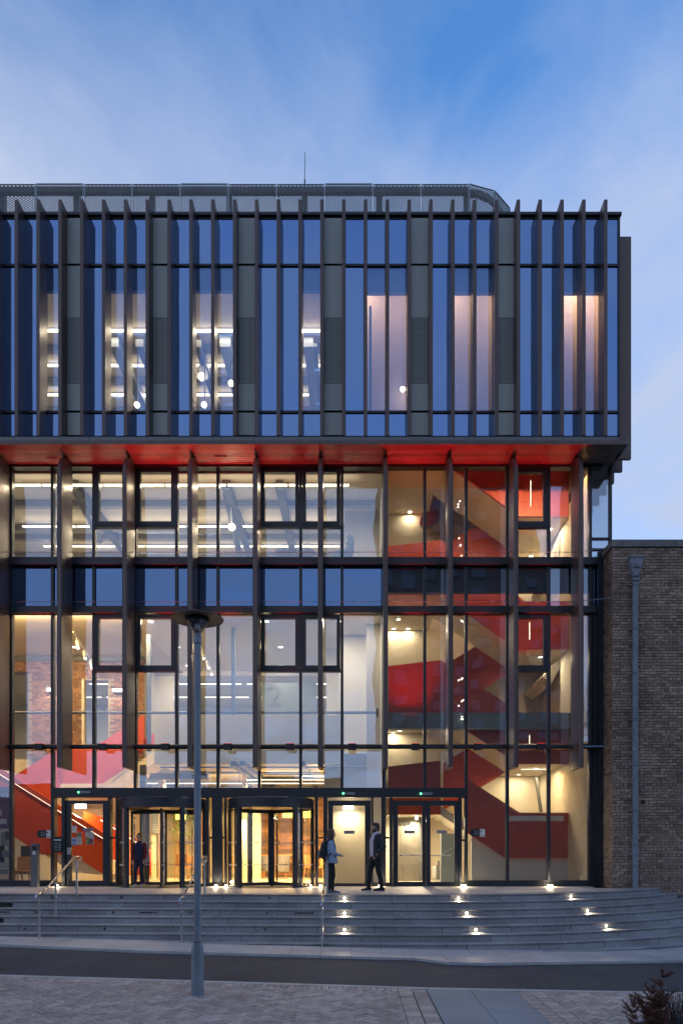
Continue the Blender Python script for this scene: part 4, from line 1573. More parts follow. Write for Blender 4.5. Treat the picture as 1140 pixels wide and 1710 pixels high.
# services under the lobby ceiling
for px0, px1, yy, zz_ in ((250, 345, 24.0, 4.72), (270, 300, 26.5, 4.62), (440, 520, 25.0, 4.72), (560, 600, 23.6, 4.66), (575, 612, 25.2, 4.66)):
    iw('beam', X(px0, yy), X(px1, yy), yy, yy + 0.35, zz_ - 0.1, zz_ + 0.1, name='service_duct')
for px in (395, 410, 505):
    iw('beam', X(px, 22.5), X(px, 22.5) + 0.16, 21.4, 29.5, ZC0 - 0.16, ZC0 - 0.01, name='ceiling_beam')
for yy in (22.0, 23.5, 26.8, 28.5):
    MB().tube([(-6.3, yy, 4.78), (XP - 0.2, yy, 4.78)], 0.035, 6).build('pipe_run', M['galv'], bld)
# plank-clad bar wall at the back of the lobby
pw = MB()
bw = thing('plank_wall', 'dark timber plank wall at the back of the lobby behind the right revolving door', 'wall', (X(480, 29), 29, 1))
r = random.Random(2)
zz_ = 1.05
pme = {}
while zz_ < 4.2:
    h = 0.14
    xx = X(428, 29) - r.random() * 0.5
    while xx < X(612, 29):
        L = r.choice((0.7, 0.95, 1.2))
        k = (L, r.randrange(5))
        if k not in pme:
            pme[k] = MB().box(0.003, L - 0.003, 0, 0.03, 0.003, h - 0.003, tint=(0.6, 0.85, 1.0, 1.3, 1.7)[k[1]]).mesh('plank', M['plank'], tint=True)
        put(pme[k], 'plank', (xx, 29 + r.uniform(-0.012, 0.0), zz_), bw)
        xx += L
    zz_ += h
box('backing', M['beam'], bw, X(425, 29), X(615, 29), 29.035, 29.08, 1.0, 4.2)
iw('cream', X(422, 26.8), X(434, 26.8), 26.8, 27.1, 1.0, ZC0, name='interior_column')
iw('cream', X(404, 25.4), X(411.5, 25.4), 25.4, 25.6, 1.0, ZC0, name='interior_column')
iw('cream', X(264, 25.2), X(272.5, 25.2), 25.2, 25.6, 1.0, ZC0, name='interior_column')
iw('beam', X(233.5, 22.4), X(242.5, 22.4), 22.4, 22.6, 1.0, ZC0, name='interior_column')
iw('bluegrey', X(243, 25.9), X(264.5, 25.9), 26.7, 26.79, Z(1391, 26.7), Z(1357, 26.7), name='notice_panel')
for i in range(7):
    zq = Z(1361 + 4 * i, 26.7)
    iw('sign_w', X(243.5, 26.7), X(262, 26.7), 26.69, 26.7, zq, zq + 0.012, name='panel_line')
# cream wall straight behind the single door, lift lobby behind the double doors
iw('cream', X(541, 22.4), X(626, 22.4), 22.4, 22.5, 1.0, ZC0)
iw('white', X(612, 21.6), X(640, 21.6), 21.9, 22.0, 1.0, ZC1)
part = box('partition', M['white'], bld, XP, XP + 0.12, DG + 0.14, 30, 1.0, ZC2)
iw('cream', XP, XP + 0.12, 21.52, 26.6, ZC2 + 0.07, 18.6)
iw('cream', XP + 0.12, XE, 26.5, 26.6, 1.0, 18.6)
iw('cream', XE, XE + 0.09, DG + 0.35, 26.6, 1.0, zs - 0.01)
iw('cream', XE, XE + 0.09, 21.5, 26.6, zs + 0.31, 18.6)
lift = box('lift_door', M['lift'], bld, X(660, 24.6), X(701, 24.6), 24.6, 24.7, 1.0, Z(1369, 24.6))
box('frame', M['beam'], lift, X(700, 24.55), X(703, 24.55), 24.54, 24.7, 1.0, Z(1366, 24.55))
box('lift_indicator', M['beam'], lift, X(668, 24.5), X(685, 24.5), 24.5, 24.58, Z(1378, 24.5), Z(1372.5, 24.5))
iw('cream', XP + 0.12, X(704, 24.7), 24.72, 24.8, 1.0, 4.6)
iw('bluegrey', X(736, 23.6), X(762, 23.6), 23.6, 23.7, 1.0, Z(1392, 23.6), name='stair_side')
MB().tube([(X(736, 23.4), 23.4, Z(1428, 23.4)), (X(745, 23.4), 23.4, Z(1423, 23.4)), (X(764, 23.4), 23.4, Z(1412, 23.4))], 0.022, 8).build('wall_rail', M['beam'], bld)
rad = MB()
for i in range(7):
    a = X(722, 23.9) + i * 0.055
    rad.box(a, a + 0.045, 23.9, 23.96, 1.15, 1.55)
rad.build('radiator', M['white'], bld)
MB().tube([(X(732, 23.6), 23.6, 1.1), (X(732, 23.6), 23.6, 1.75)], 0.03, 8).tube([(X(729, 23.6), 23.6, 1.1), (X(729, 23.6), 23.6, 1.6)], 0.02, 8).build('pipe_run', M['beam'], bld)

# ------------------------------------------------------------------ stair hall: red dog-leg stair
st = thing('red_staircase', 'dark red panelled dog-leg staircase zigzagging up the right hand stair hall', 'staircase', (X(790, 23), 23, 1.0))
DFR, DBK = 22.8, 25.2
SLP = 0.69
fronts = [(803, 862, 700), (1028, 1084, 640), (1228, 1276, 640), (1396, 1433, 0)]
for yl, yr, _ in fronts:
    L = lambda px: yl + (px - 787) * SLP
    right = 868 if yl != 1396 else 842
    left = 735
    th = 90
    pr = 985
    if yl == 1396:
        poly = [(775, L(775)), (843, 1433), (960, 1433), (960, 1357), (867, 1357), (775, L(775) - th)]
    else:
        poly = [(left, L(left)), (866, yr), (pr, yr), (pr, yr - 80), (866 + 10, yr - 80), (left, L(left) - th)]
    lft = [(648, L(left)), (left, L(left)), (left, L(left) - th), (648, L(left) - 80)]
    P = [(min(a, XE - 0.03), b) for a, b in PX(poly, DFR)]
    MB().prism_y(P, DFR, DFR + 0.11).build('balustrade', M['red'], st)
    MB().prism_y([(max(a, XP + 0.14), b) for a, b in PX(lft, DFR)], DFR + 0.0, DFR + 0.11).build('balustrade', M['red'], st)
    # flight slab behind the balustrade: its plastered underside shows from below
    t = 16
    if yl == 1396:
        fl = [(735, L(735)), (843, 1433 - 1), (843, 1433 - t), (735, L(735) - t)]
    else:
        fl = [(735, L(735)), (866, yr - 1), (866, yr - t), (735, L(735) - t)]
    MB().prism_y(PX(fl, DFR), DFR + 0.115, DBK - 0.15).build('flight', M['cream'], st)
    if yl != 1396:
        rl = PX([(866, yr - 1), (1000, yr - 1), (1000, yr - t), (866, yr - t)], DFR)
        MB().prism_y([(min(a, XE - 0.02), b) for a, b in rl], DFR + 0.115, 26.45).build('landing', M['cream'], st)
    ll = PX([(648, L(735)), (735, L(735)), (735, L(735) - t), (648, L(735) - t)], DFR)
    MB().prism_y([(max(a, XP + 0.14), b) for a, b in ll], DFR + 0.115, 26.45).build('landing', M['cream'], st)
for yb in (949, 1150, 1312):
    L = lambda px: yb - (px - 807) * 0.61
    poly = [(740, L(740)), (880, L(880)), (880, L(880) - 79), (740, L(740) - 79)]
    MB().prism_y(PX(poly, DBK), DBK, DBK + 0.1).build('balustrade', M['red'], st)
    fl = [(740, L(740)), (880, L(880)), (880, L(880) - 12), (740, L(740) - 12)]
    MB().prism_y(PX(fl, DBK), DBK + 0.105, 26.45).build('flight', M['cream'], st)
# slab edges at the floors
MB().prism_y([(max(XP + 0.14, X(640, 22.5)), Z(1217, 22.5)), (XE - 0.02, Z(1217, 22.5)), (XE - 0.02, Z(1191, 22.5)), (XP + 0.14, Z(1191, 22.5))], 22.4, 22.75).build('slab_edge', M['bluegrey'], st)
box('slab_edge', M['frame'], st, XP + 0.14, XE - 0.02, 20.95, 21.1, Z(989, 20.95), Z(943, 20.95))
MB().prism_y(PX([(700, 873), (729, 873), (729, 825), (716, 816)], 26.3), 26.3, 26.48).build('wall_panel', M['orange'], st)
MB().prism_y(PX([(848, 1371), (940, 1371), (940, 1362.5), (848, 1362.5)], DFR - 0.01), DFR - 0.012, DFR + 0.02).build('slot_window', M['sign_w'], st)
MB().prism_y([(X(787, 22.9), 1.0), (XE - 0.02, 1.0), (XE - 0.02, Z(1433, 22.9)), (X(843, 22.9), Z(1433, 22.9)), (X(787, 22.9), Z(1396, 22.9))], 22.95, 23.05).build('base_wall', M['white'], st)
# leaning dark boards and a screen on the stair landing
MB().prism_y(PX([(893, 1298), (897, 1298), (906, 1356), (901, 1356)], 24.4), 24.4, 24.5).build('handrail', M['beam'], st)
box('glass_screen', M['sign_g'], st, X(916, 25.8), X(936, 25.8), 25.8, 25.86, Z(1357, 25.8), Z(1298, 25.8))
# slanted timber-lined roof light box on the right
for (a, b, c, d_) in (((918, 940), (951, 895), (951, 912), (932, 940)), ((905, 1130), (951, 1098), (951, 1116), (920, 1142))):
    MB().prism_y([(min(p, XE - 0.03), q) for p, q in PX([a, b, c, d_], 23.8)], 23.8, 26.4).build('raking_beam', M['cream'], st)

# ------------------------------------------------------------------ lobby: orange stair at the left
os_ = thing('orange_staircase', 'glossy orange red lobby staircase with a lit handrail at the left', 'staircase', (X(120, 23), 23, 1.0))
d1, d2 = 22.6, 23.9
SLO = 0.623
top = lambda px: 1298.5 + (px - 25) * SLO
poly = [(-70, top(-70)), (176, top(176)), (176, 1461), (25, 1398 - 27), (-70, 1338)]
poly = [(-70, top(-70) + 19), (176, top(176) + 19), (176, 1462), (121, 1427), (70, 1427), (25, 1398), (-70, 1338)]
MB().prism_y(PX(poly, d1), d1, d1 + 0.1).build('balustrade', M['orange'], os_)
MB().prism_y(PX([(-70, top(-70)), (176, top(176)), (176, top(176) + 10), (-70, top(-70) + 10)], d1), d1 - 0.02, d1 + 0.12).build('handrail', M['orange'], os_)
MB().prism_y(PX([(-70, top(-70) + 10), (176, top(176) + 10), (176, top(176) + 19), (-70, top(-70) + 19)], d1), d1 + 0.07, d1 + 0.12).build('rail_recess', M['orange'], os_)
MB().prism_y(PX([(-70, top(-70) + 9.6), (176, top(176) + 9.6), (176, top(176) + 10.6), (-70, top(-70) + 10.6)], d1 - 0.03), d1 - 0.03, d1 - 0.02).build('handrail_light', M['led_w'], os_)
# far side balustrade
t2 = lambda px: 1364 + (px - 168) * SLO
MB().prism_y(PX([(140, 1354), (156, 1360), (168, t2(168)), (250, t2(250)), (252, 1462), (176, 1462), (140, 1440)], d2), d2, d2 + 0.1).build('balustrade', M['orange'], os_)
MB().prism_y(PX([(168, t2(168) + 4.2), (250, t2(250) + 4.2), (250, t2(250) + 6), (168, t2(168) + 6)], d2 - 0.01), d2 - 0.012, d2 - 0.002).build('handrail_light', M['led_w'], os_)
# flight slab between the two
MB().prism_y(PX([(-70, 1338), (25, 1398), (121, 1427 + 30), (176, 1462), (176, 1440), (-70, 1318)], d1), d1 + 0.11, d2 - 0.01).build('flight', M['cream'], os_)
# upper flight returning to the gallery
MB().prism_y(PX([(20, 1298), (95, 1251), (165, 1243), (241, 1194), (241, 1240), (205, 1285), (170, 1308), (100, 1308), (92, 1345), (20, 1340)], 24.3), 24.3, 24.4).build('balustrade', M['pink'], os_)
MB().prism_y(PX([(20, 1298), (95, 1251), (98, 1308), (92, 1345), (86, 1340), (25, 1300)], 24.1), 24.1, 24.2).build('balustrade', M['orange'], os_)
MB().prism_y(PX([(172, 1314), (205, 1288), (266, 1248), (266, 1268), (220, 1296), (200, 1316)], 24.3), 24.41, 25.7).build('flight', M['cream'], os_)
MB().prism_y(PX([(226, 1246), (262, 1222), (262, 1240), (228, 1262)], 24.5), 24.42, 24.5).build('stringer', M['orange'], os_)
box('landing', M['cream'], os_, X(-90, d1), X(25, d1), d1 + 0.11, 25.4, Z(1345, d1), Z(1335, d1))
iw('cream', X(20, 25), X(180, 25), 25.2, 25.3, 1.0, Z(1350, 25))


# ================================================================== LAMPS OF THE BUILDING
ORD = ('first', 'second', 'third', 'fourth', 'fifth', 'sixth', 'seventh', 'eighth', 'ninth')


def strip_row(x0, x1, y, z, label, group, seg, watts, c=WARM, mat='led', w=0.06, gap=0.05, up=0.0):
    """a row of suspended linear fittings; one area light shines down along the whole row"""
    me = None
    x = x0
    first = None
    k = 0
    while x + 0.3 < x1:
        e = min(x + seg, x1)
        t = thing('linear_light', label % ORD[k], 'ceiling light', ((x + e) / 2, y, z), group)
        k += 1
        box('housing', M['beam'], t, x + gap / 2, e - gap / 2, y - w / 2, y + w / 2, z + 0.035, z + 0.07)
        box('diffuser', M[mat], t, x + gap / 2, e - gap / 2, y - w / 2 - 0.005, y + w / 2 + 0.005, z, z + 0.034)
        if first is None:
            first = t
        x = e
    area('strip_light', ((x0 + x1) / 2, y, z - 0.01), x1 - x0, w, watts, c, (0, 0, 0), first)
    if up:
        area('strip_uplight', ((x0 + x1) / 2, y, z + 0.08), x1 - x0, w, up, c, (math.pi, 0, 0), first)


rowname = ('nearest', 'middle', 'farthest')
for i, (d, py) in enumerate(((21.5, 553), (23.04, 611), (24.5, 660))):
    strip_row(-13.0, -1.05, d, Z(py, d), 'bright linear light in the %s row under the top storey ceiling, %%s from left' % rowname[i], 'linear lights of the top storey', 2.0, 55, WARM, 'led', 0.09, 0.02, 4)
for i, (d, py) in enumerate(((21.07, 811), (23.7, 880), (25.3, 913))):
    strip_row(-11.6, X(598, d) if i == 0 else -0.6, d, Z(py, d), 'linear light in the %s row of the floor below the red soffit, %%s from left' % rowname[i], 'linear lights of the second floor', 1.9, 70, WARM, 'led', 0.07, 0.06, 5)
for i, (d, py) in enumerate(((28.6, 1143), (30.6, 1165))):
    strip_row(-13.5, -0.5, d, 2 + (1425 - py) * d / 1140, 'linear light in the %s row of the room behind the gallery, %%s from left' % ('nearer', 'farther')[i], 'linear lights behind the gallery', 2.2, 45, (1, .86, .64), 'led_w', 0.08, 0.25, 0)
for i, (d, py) in enumerate(((22.7, 1297), (24.2, 1303), (25.5, 1309))):
    strip_row(X(500 if i == 0 else 410 if i == 1 else 235, d), X(612, d) if i == 0 else X(600, d) if i == 1 else X(555, d), d, Z(py, d), 'slim linear light in the %s row under the lobby ceiling, %%s from left' % rowname[i], 'linear lights of the lobby', 2.0, 85, AMBER, 'led_w', 0.07, 0.06, 5)


def downlight(x, y, z, label, group, watts, c=WARM, r=0.085):
    t = thing('downlight', label, 'downlight', (x, y, z), group)
    MB().lathe([(r, -0.012), (r + 0.025, -0.012), (r + 0.025, 0.0), (r, 0.0)], x, y, 18, closed=True).v
    m = MB().lathe([(r, -0.012), (r + 0.025, -0.012), (r + 0.025, 0.0), (r, 0.0)], x, y, 18, closed=True)
    m.v = [(a, b, q + z) for a, b, q in m.v]
    m.build('bezel', M['sign_w'], t)
    m = MB().lathe([(r - 0.002, -0.01), (r - 0.002, -0.004)], x, y, 18)
    m.v = [(a, b, q + z) for a, b, q in m.v]
    m.build('lens', M['down'], t)
    if watts:
        l = bpy.data.lights.new('downlight_beam', 'AREA')
        l.shape = 'DISK'
        l.size = 2 * r
        l.energy = watts
        l.color = c
        o = bpy.data.objects.new('downlight_beam', l)
        col.objects.link(o)
        o.parent = t
        o.location = (0, 0, -0.02)
    return t


GX = (-10.2, -6.5, -2.85, -0.55)  # the right hand downlight is added to brighten the white wall
for i, d in enumerate((21.6, 24.3, 26.7)):
    for j, x in enumerate(GX):
        if (j == 0 and i != 1) or (j == 3 and i):
            continue
        downlight(x + (0, 0.15, -0.1)[i], d, ZC1 - 0.002, ('round downlight in the gallery ceiling, %s row, %s column') % (rowname[i], ('left', 'second', 'third', 'right')[j]), 'downlights of the first floor gallery', (26, 17, 9)[i], WARM)
for d, px in ((21.7, 443), (26.7, 466)):
    pass
# spotlights on tracks under the gallery ceiling
for a, b, nm in (((325, 1042), (352, 1112), 'middle'), ((122, 1092), (160, 1112), 'left')):
    p0 = Vector((X(a[0], 22.0), 22.0, ZC1 - 0.2))
    p1 = Vector((X(b[0], 26.0), 26.0, ZC1 - 0.2))
    t = thing('track_light', 'white lighting track with spot heads below the gallery ceiling, %s of the picture' % nm, 'track light', tuple(p0), 'lighting tracks')
    MB().tube([p0, p1], 0.03, 4).build('track', M['sign_w'], t)
    for f in (0.15, 0.45, 0.75, 0.97):
        p = p0.lerp(p1, f)
        MB().tube([p + Vector((0, 0, -0.04)), p + Vector((0, 0, -0.12))], 0.015, 6).tube([p + Vector((0, 0, -0.12)), p + Vector((0.06, -0.05, -0.36))], 0.055, 10).build('spot_head', M['sign_w'], t)
        MB().ball(p + Vector((0.063, -0.052, -0.37)), 0.045, 8, 5).build('spot_lens', M['down'], t)
# cream flood fittings on the brick wall
for px, py, w in ((84, 1152, 0.2), (197, 1153, 0.36)):
    x, z = X(px, 25.3), Z(py, 25.3)
    t = thing('wall_light', 'small bright flood fitting in front of the indoor brick wall, %s one' % ('smaller' if w < 0.3 else 'wider'), 'wall light', (x, 25.3, z))
    box('case', M['beam'], t, x - w / 2 - 0.02, x + w / 2 + 0.02, 25.26, 25.4, z - 0.07, z + 0.07)
    box('lens', M['down'], t, x - w / 2, x + w / 2, 25.24, 25.259, z - 0.055, z + 0.055)
    area('wall_beam', (x, 25.2, z), w, 0.1, 6, WARM, (math.radians(60), 0, 0), t)

# stair hall downlights
hall = [(684, 893, 23.6, 'second floor'), (886, 928, 24.0, 'second floor'), (918, 883, 24.4, 'second floor'),
        (665, 1034, 23.4, 'first floor'), (657, 1066, 24.4, 'first floor'), (681, 1090, 25.4, 'first floor'), (902, 1097, 24.0, 'first floor'),
        (667, 1220, 23.4, 'ground floor'), (656, 1238, 25.4, 'ground floor'), (865, 1293, 24.4, 'ground floor'), (895, 1283, 25.4, 'ground floor')]
levels = [1192 + 0, 992, 767, 1360]
soff = {}
for px, py, d, fl in hall:
    # ceiling (landing underside) the lamp is set in: measured line of sight meets that level
    side = 'left' if px < 800 else 'right'
    if side == 'left':
        zsof = {'second floor': Z(767, DFR), 'first floor': Z(992, DFR), 'ground floor': Z(1192, DFR)}[fl]
    else:
        zsof = {'second floor': Z(861, DFR), 'first floor': Z(1083, DFR), 'ground floor': Z(1275, DFR)}[fl]
    dd = (zsof - 2) * 1140 / (1425 - py)
    dd = min(max(dd, 23.05), 26.3)
    downlight(X(px, dd), dd, zsof - 0.003, 'downlight under the %s landing of the red stair hall, %s' % (fl, '%s one' % {684: 'single left', 886: 'lower right', 918: 'upper right', 665: 'topmost left', 657: 'middle left', 681: 'lowest left', 902: 'right hand', 667: 'upper left', 656: 'lower left', 865: 'nearer right', 895: 'farther right'}[px]), 'downlights of the stair hall', 4.5 if side == 'left' else 13, WARM, 0.08)
for x0, x1, w, nm in ((1.2, 3.7, 13, 'left half'), (4.4, 6.9, 30, 'right half')):
    hz = zs + 0.42
    hl = thing('linear_light', 'warm linear light behind the window head at the top of the stair hall, %s' % nm, 'ceiling light', ((x0 + x1) / 2, 20.97, hz), 'lights at the head of the stair hall')
    box('housing', M['beam'], hl, x0, x1, 20.92, 21.02, hz + 0.02, hz + 0.07)
    box('diffuser', M['led_w'], hl, x0, x1, 20.94, 21.02, hz, hz + 0.019)
    area('hall_glow', ((x0 + x1) / 2, 20.99, hz - 0.01), x1 - x0, 0.07, w * 2.2, (1.0, 0.62, 0.28), (math.radians(42), 0, 0), hl)
# thin pendants hanging in the stair hall
pz = 0
for px, segs in ((885.5, ((787, 845), )), (883.5, ((1028, 1068), (1150, 1205), (1222, 1242))),):
    pass
for px, a, b in ((885.5, 780, 845), (883.7, 1024, 1068), (883.5, 1220, 1242)):
    d = 22.2
    t = thing('pendant_light', 'thin glowing pendant rod hanging in the stair hall at %s' % {780: 'the top floor', 1024: 'the middle floor', 1220: 'the lowest window row'}[a], 'pendant light', (X(px, d), d, Z(b, d)), 'rod pendants of the stair hall')
    MB().tube([(X(px, d), d, Z(a, d)), (X(px, d), d, Z(a - 30, d))], 0.004, 5).build('cord', M['beam'], t)
    MB().tube([(X(px, d), d, Z(b, d)), (X(px, d), d, Z(a + (b - a) * 0.35, d))], 0.014, 6).build('rod', M['led_w'], t)
# clusters of small glass bulbs in the stair hall
for py in (840, 905, 935, 978, 1034, 1140, 1172, 1200):
    t = thing('bulb_cluster', 'cluster of tiny bulbs on a wire in the stair hall, %s from the top' % {840: 'first', 905: 'second', 935: 'third', 978: 'fourth', 1034: 'fifth', 1140: 'sixth', 1172: 'seventh', 1200: 'last'}[py], 'pendant light', (X(769, 22.2), 22.2, Z(py, 22.2)), 'bulb clusters in the stair hall')
    for k in range(3):
        MB().ball((X(769, 22.2) + random.uniform(-0.1, 0.1), 22.2 + random.uniform(-.05, .05), Z(py, 22.2) + random.uniform(-0.14, 0.14)), 0.022, 8, 5).build('bulb', M['down'], t)
# unseen lamps added behind the bulkhead to light the peach top storey rooms
for x, y, nm, w in ((2.6, 20.72, 'middle', 30), (5.2, 20.72, 'second from the right', 30), (6.85, 20.72, 'rightmost', 30), (0.0, 20.72, 'left', 30)):
    t = thing('added_panel_light', 'hidden panel light added to light the peach top storey rooms, %s' % nm, 'ceiling light', (x, y, 19.97))
    box('case', M['sign_w'], t, x - 0.4, x + 0.4, y - 0.22, y + 0.3, 19.98, 20.018)
    box('diffuser', M['led_w'], t, x - 0.37, x + 0.37, y - 0.2, y + 0.27, 19.97, 19.98)
    area('panel_beam', (x, y, 19.95), 0.7, 0.4, 15, (1, .74, .5), (0, 0, 0), t)
x, z = X(672, 21.0), Z(650, 21.0)
t = thing('globe_light', 'small bright globe lamp in a peach lit window of the top storey', 'lamp', (x, 21.0, z))
MB().ball((x, 21.0, z), 0.07, 12, 8).build('globe', M['uplens'], t, smooth=True)
MB().tube([(x, 21.0, z + 0.06), (x, 21.0, 18.6)], 0.006, 5).build('cord', M['beam'], t)
# two very bright lamps low in the top storey windows
for px, py, nm in ((229, 676, 'left'), (341, 676, 'right'), (386, 640, 'third')):
    x, z = X(px, 22.2), Z(py, 22.2)
    t = thing('spot_lamp', 'dazzling round spot lamp low in the lit top storey windows, %s' % {'left': 'leftmost', 'right': 'below the bell shaped pendant', 'third': 'beside a grey duct'}[nm], 'lamp', (x, 22.2, z), 'dazzling spot lamps')
    MB().ball((x, 22.2, z), 0.085, 12, 8).build('lens', M['uplens'], t, smooth=True)
    MB().tube([(x, 22.23, z + 0.05), (x, 22.3, z + 0.4), (x, 22.3, 18.5)], 0.02, 6).build('arm', M['beam'], t)
x, z = X(387, 22.0), Z(880, 22.0)
t = thing('spot_lamp', 'dazzling spot lamp on a steel brace below the red soffit', 'lamp', (x, 22.0, z), 'dazzling spot lamps')
MB().ball((x, 22.0, z), 0.11, 12, 8).build('lens', M['uplens'], t, smooth=True)
MB().tube([(x, 22.03, z + 0.05), (x - 0.1, 22.3, z + 1.0), (x - 0.15, 22.3, ZC2 - 0.05)], 0.03, 6).build('arm', M['sign_w'], t)
# bell pendant
x, z = X(337, 22.6), Z(628, 22.6)
t = thing('pendant_light', 'white bell shaped pendant in a lit top storey window', 'pendant light', (x, 22.6, z))
MB().lathe([(0.02, 0.42), (0.1, 0.33), (0.19, 0.12), (0.22, 0.0), (0.2, 0.0), (0.17, 0.12), (0.02, 0.36)], 0, 0, 18).v
m = MB().lathe([(0.02, 0.42), (0.1, 0.33), (0.19, 0.12), (0.22, 0.0), (0.2, 0.0), (0.17, 0.12), (0.02, 0.36)], 0, 0, 18)
m.v = [(a + x, b + 22.6, c + z) for a, b, c in m.v]
m.build('shade', M['white'], t, smooth=True)
MB().ball((x, 22.6, z - 0.02), 0.13, 10, 6).build('bulb', M['led_w'], t, smooth=True)
MB().tube([(x, 22.6, z + 0.4), (x, 22.6, 18.6)], 0.006, 5).build('cord', M['beam'], t)
# lobby: yellow pendant lamps and panel light
for px, py, d, s in ((302, 1361, 26.2, 0.2), (400, 1358, 25.0, 0.17), (415 + 65, 1358, 26.4, 0.2), (515, 1358, 25.4, 0.2)):
    x, z = X(px, d), Z(py, d)
    t = thing('pendant_light', 'yellow glowing drum lamp in the lobby, %s' % {302: 'seen through the left revolving door', 400: 'leftmost in the right revolving door', 480: 'in the middle of the right revolving door', 515: 'rightmost in the right revolving door'}[px], 'pendant light', (x, d, z), 'yellow lamps of the lobby')
    m = MB().lathe([(s, -0.17), (s, 0.17)], 0, 0, 18)
    m.v = [(a + x, b + d, c + z) for a, b, c in m.v]
    m.build('shade', M['yellowlamp'], t, smooth=True)
    area('drum_beam', (x, d, z - 0.2), 0.3, 0.3, 60, AMBER, (0, 0, 0), t)
    MB().tube([(x, d, z + 0.17), (x, d, ZC0)], 0.008, 5).build('cord', M['beam'], t)
for px, py, d, w, nm in ((135, 1346, 23.6, 0.36, 'left entrance door'), (581.5, 1348, 22.1, 0.33, 'single door of cream light'), (695, 1365, 23.6, 0.09, 'double doors')):
    x, z = X(px, d), Z(py, d)
    t = thing('panel_light', 'bright white box light seen through the %s' % nm, 'ceiling light', (x, d, z))
    box('diffuser', M['down'], t, x - w / 2, x + w / 2, d - 0.05, d + 0.05, z - 0.08, z + 0.08)
    area('panel_beam', (x, d, z - 0.1), w, 0.1, 60 if px == 695 else 10, WARM, (0, 0, 0), t)
# lobby ambient: the unseen linear over the orange stair is an added fill
for x0, x1, nm in ((-13.5, -6.6, 'orange stair'), (1.3, 6.8, 'red stair foot')):
    d = 20.93 if x0 < 0 else 24.0
    t = thing('linear_light', 'recessed warm light above the %s' % nm, 'ceiling light', ((x0 + x1) / 2, d, 4.45 if x0 > 0 else ZC1 - 0.04))
    zt_ = Z(1276, DFR) - 0.02 if x0 > 0 else ZC1 - 0.04
    if x0 > 0:
        x0 = X(870, 24)
    t.location = ((x0 + x1) / 2, d, zt_)
    box('diffuser', M['led_w'], t, x0, x1, d - 0.04, d + 0.04, zt_ - 0.02, zt_)
    area('recess_beam', ((x0 + x1) / 2, d, zt_ - 0.04), x1 - x0, 0.08, 230 if nm[0] == 'o' else 20, AMBER, (math.radians(35) if nm[0] == 'o' else 0, 0, 0), t)
# recessed uplights washing the cream wall under the stair
for px, pyy in ((83, 1466), (128, 1463)):
    x, d = X(px, 24.6), 24.75
    t = thing('floor_uplight', 'small recessed uplight under the orange stair, %s' % ('seen beside the steel post' if px == 83 else 'seen through the left door'), 'uplight', (x, d, 1.0), 'uplights under the orange stair')
    m = MB().lathe([(0.07, 1.003), (0.07, 1.012)], x, d, 16).build('rim', M['steel'], t)
    m = MB().lathe([(0.05, 1.013), (0.05, 1.016)], x, d, 16).build('lens', M['led_w'], t)
    spot('uplight_beam', (x, d, 1.06), 45, AMBER, 90, (math.radians(195), 0, 0), t)

# red floodlights clipped to the transom tube, shining up at the soffit
for k, px in enumerate((67, 172, 277, 381, 485, 588, 693, 797, 902)):
    x, d = X(px, DG - 0.3), DG - 0.32
    z = Z(1247, d)
    t = thing('floodlight', 'black red-beam floodlight on the horizontal tube, %s' % ('leftmost', 'second from the left', 'third from the left', 'fourth, right of the lamp column', 'fifth, over the right revolving door', 'sixth, over the single door', 'third from the right', 'second from the right', 'rightmost')[k], 'floodlight', (x, d, z), 'red floodlights on the transom tube')
    MB().box(x - 0.12, x + 0.12, d - 0.09, d + 0.07, z - 0.1, z + 0.09).build('body', M['black'], t, bevel=0.015)
    box('bracket', M['black'], t, x - 0.03, x + 0.03, d + 0.075, d + 0.16, z - 0.05, z + 0.05)
    box('lens', M['redlens'], t, x - 0.09, x + 0.09, d - 0.06, d + 0.04, z + 0.091, z + 0.097)
    pw_ = (900, 1200, 2500, 2500, 1300, 800, 2200, 2000, 1700)[k]
    l = spot('red_beam', (x, d - 0.02, z + 0.12), pw_, (1.0, 0.006, 0.012), 20, (math.radians(180 + 3.3), 0, 0), t, blend=0.9)
    # the same lamp's wide spill reddens the frames above it and the stair behind the glass
    spot('red_spill', (x, d + 0.02, z + 0.13), (80, 170, 140, 120, 150, 110, 260, 110, 240)[k], (1.0, 0.01, 0.03), 42 if k in (6, 8) else 26, (math.radians(180 - (40 if k == 6 else 24 if k == 8 else 5)), 0, 0), t, blend=1.0)

# ground uplights along the facade
for px, pr in ((95, 1), (360, 1), (377, .6), (518, .6), (535, .6), (634, 1), (772, 1), (776, .7), (916, 1), (921, .7)):
    x, d = X(px, DG - 0.3), DG - 0.26
    t = thing('ground_uplight', 'floor spot by the facade, %s' % {95: 'left of the first door', 360: 'between the revolving doors, left of the pair', 377: 'between the revolving doors, right of the pair', 518: 'under the right revolving door', 535: 'right of the right revolving door', 634: 'behind the man in the dark jacket', 772: 'right of the double doors, left of its pair', 776: 'right of the double doors, right of its pair', 916: 'near the brick building, left of its pair', 921: 'near the brick building, right of its pair'}[px], 'uplight', (x, d, 1.0), 'floor spots along the facade')
    MB().lathe([(0.045, 1.002), (0.055, 1.002), (0.055, 1.03), (0.045, 1.03)], x, d, 14, closed=True).build('rim', M['steel'], t)
    MB().ball((x, d, 1.03), 0.042, 10, 6, 1, 1, 0.7).build('lens', M['uplens'], t, smooth=True)
    spot('uplight_beam', (x, d, 1.075), 5 * pr, WARM, 150, (math.radians(180), 0, 0), t)
    spot('floor_wash', (x, d - 0.02, 1.14), 5.0 * pr, WARM, 165, (math.radians(-35), 0, 0), t)


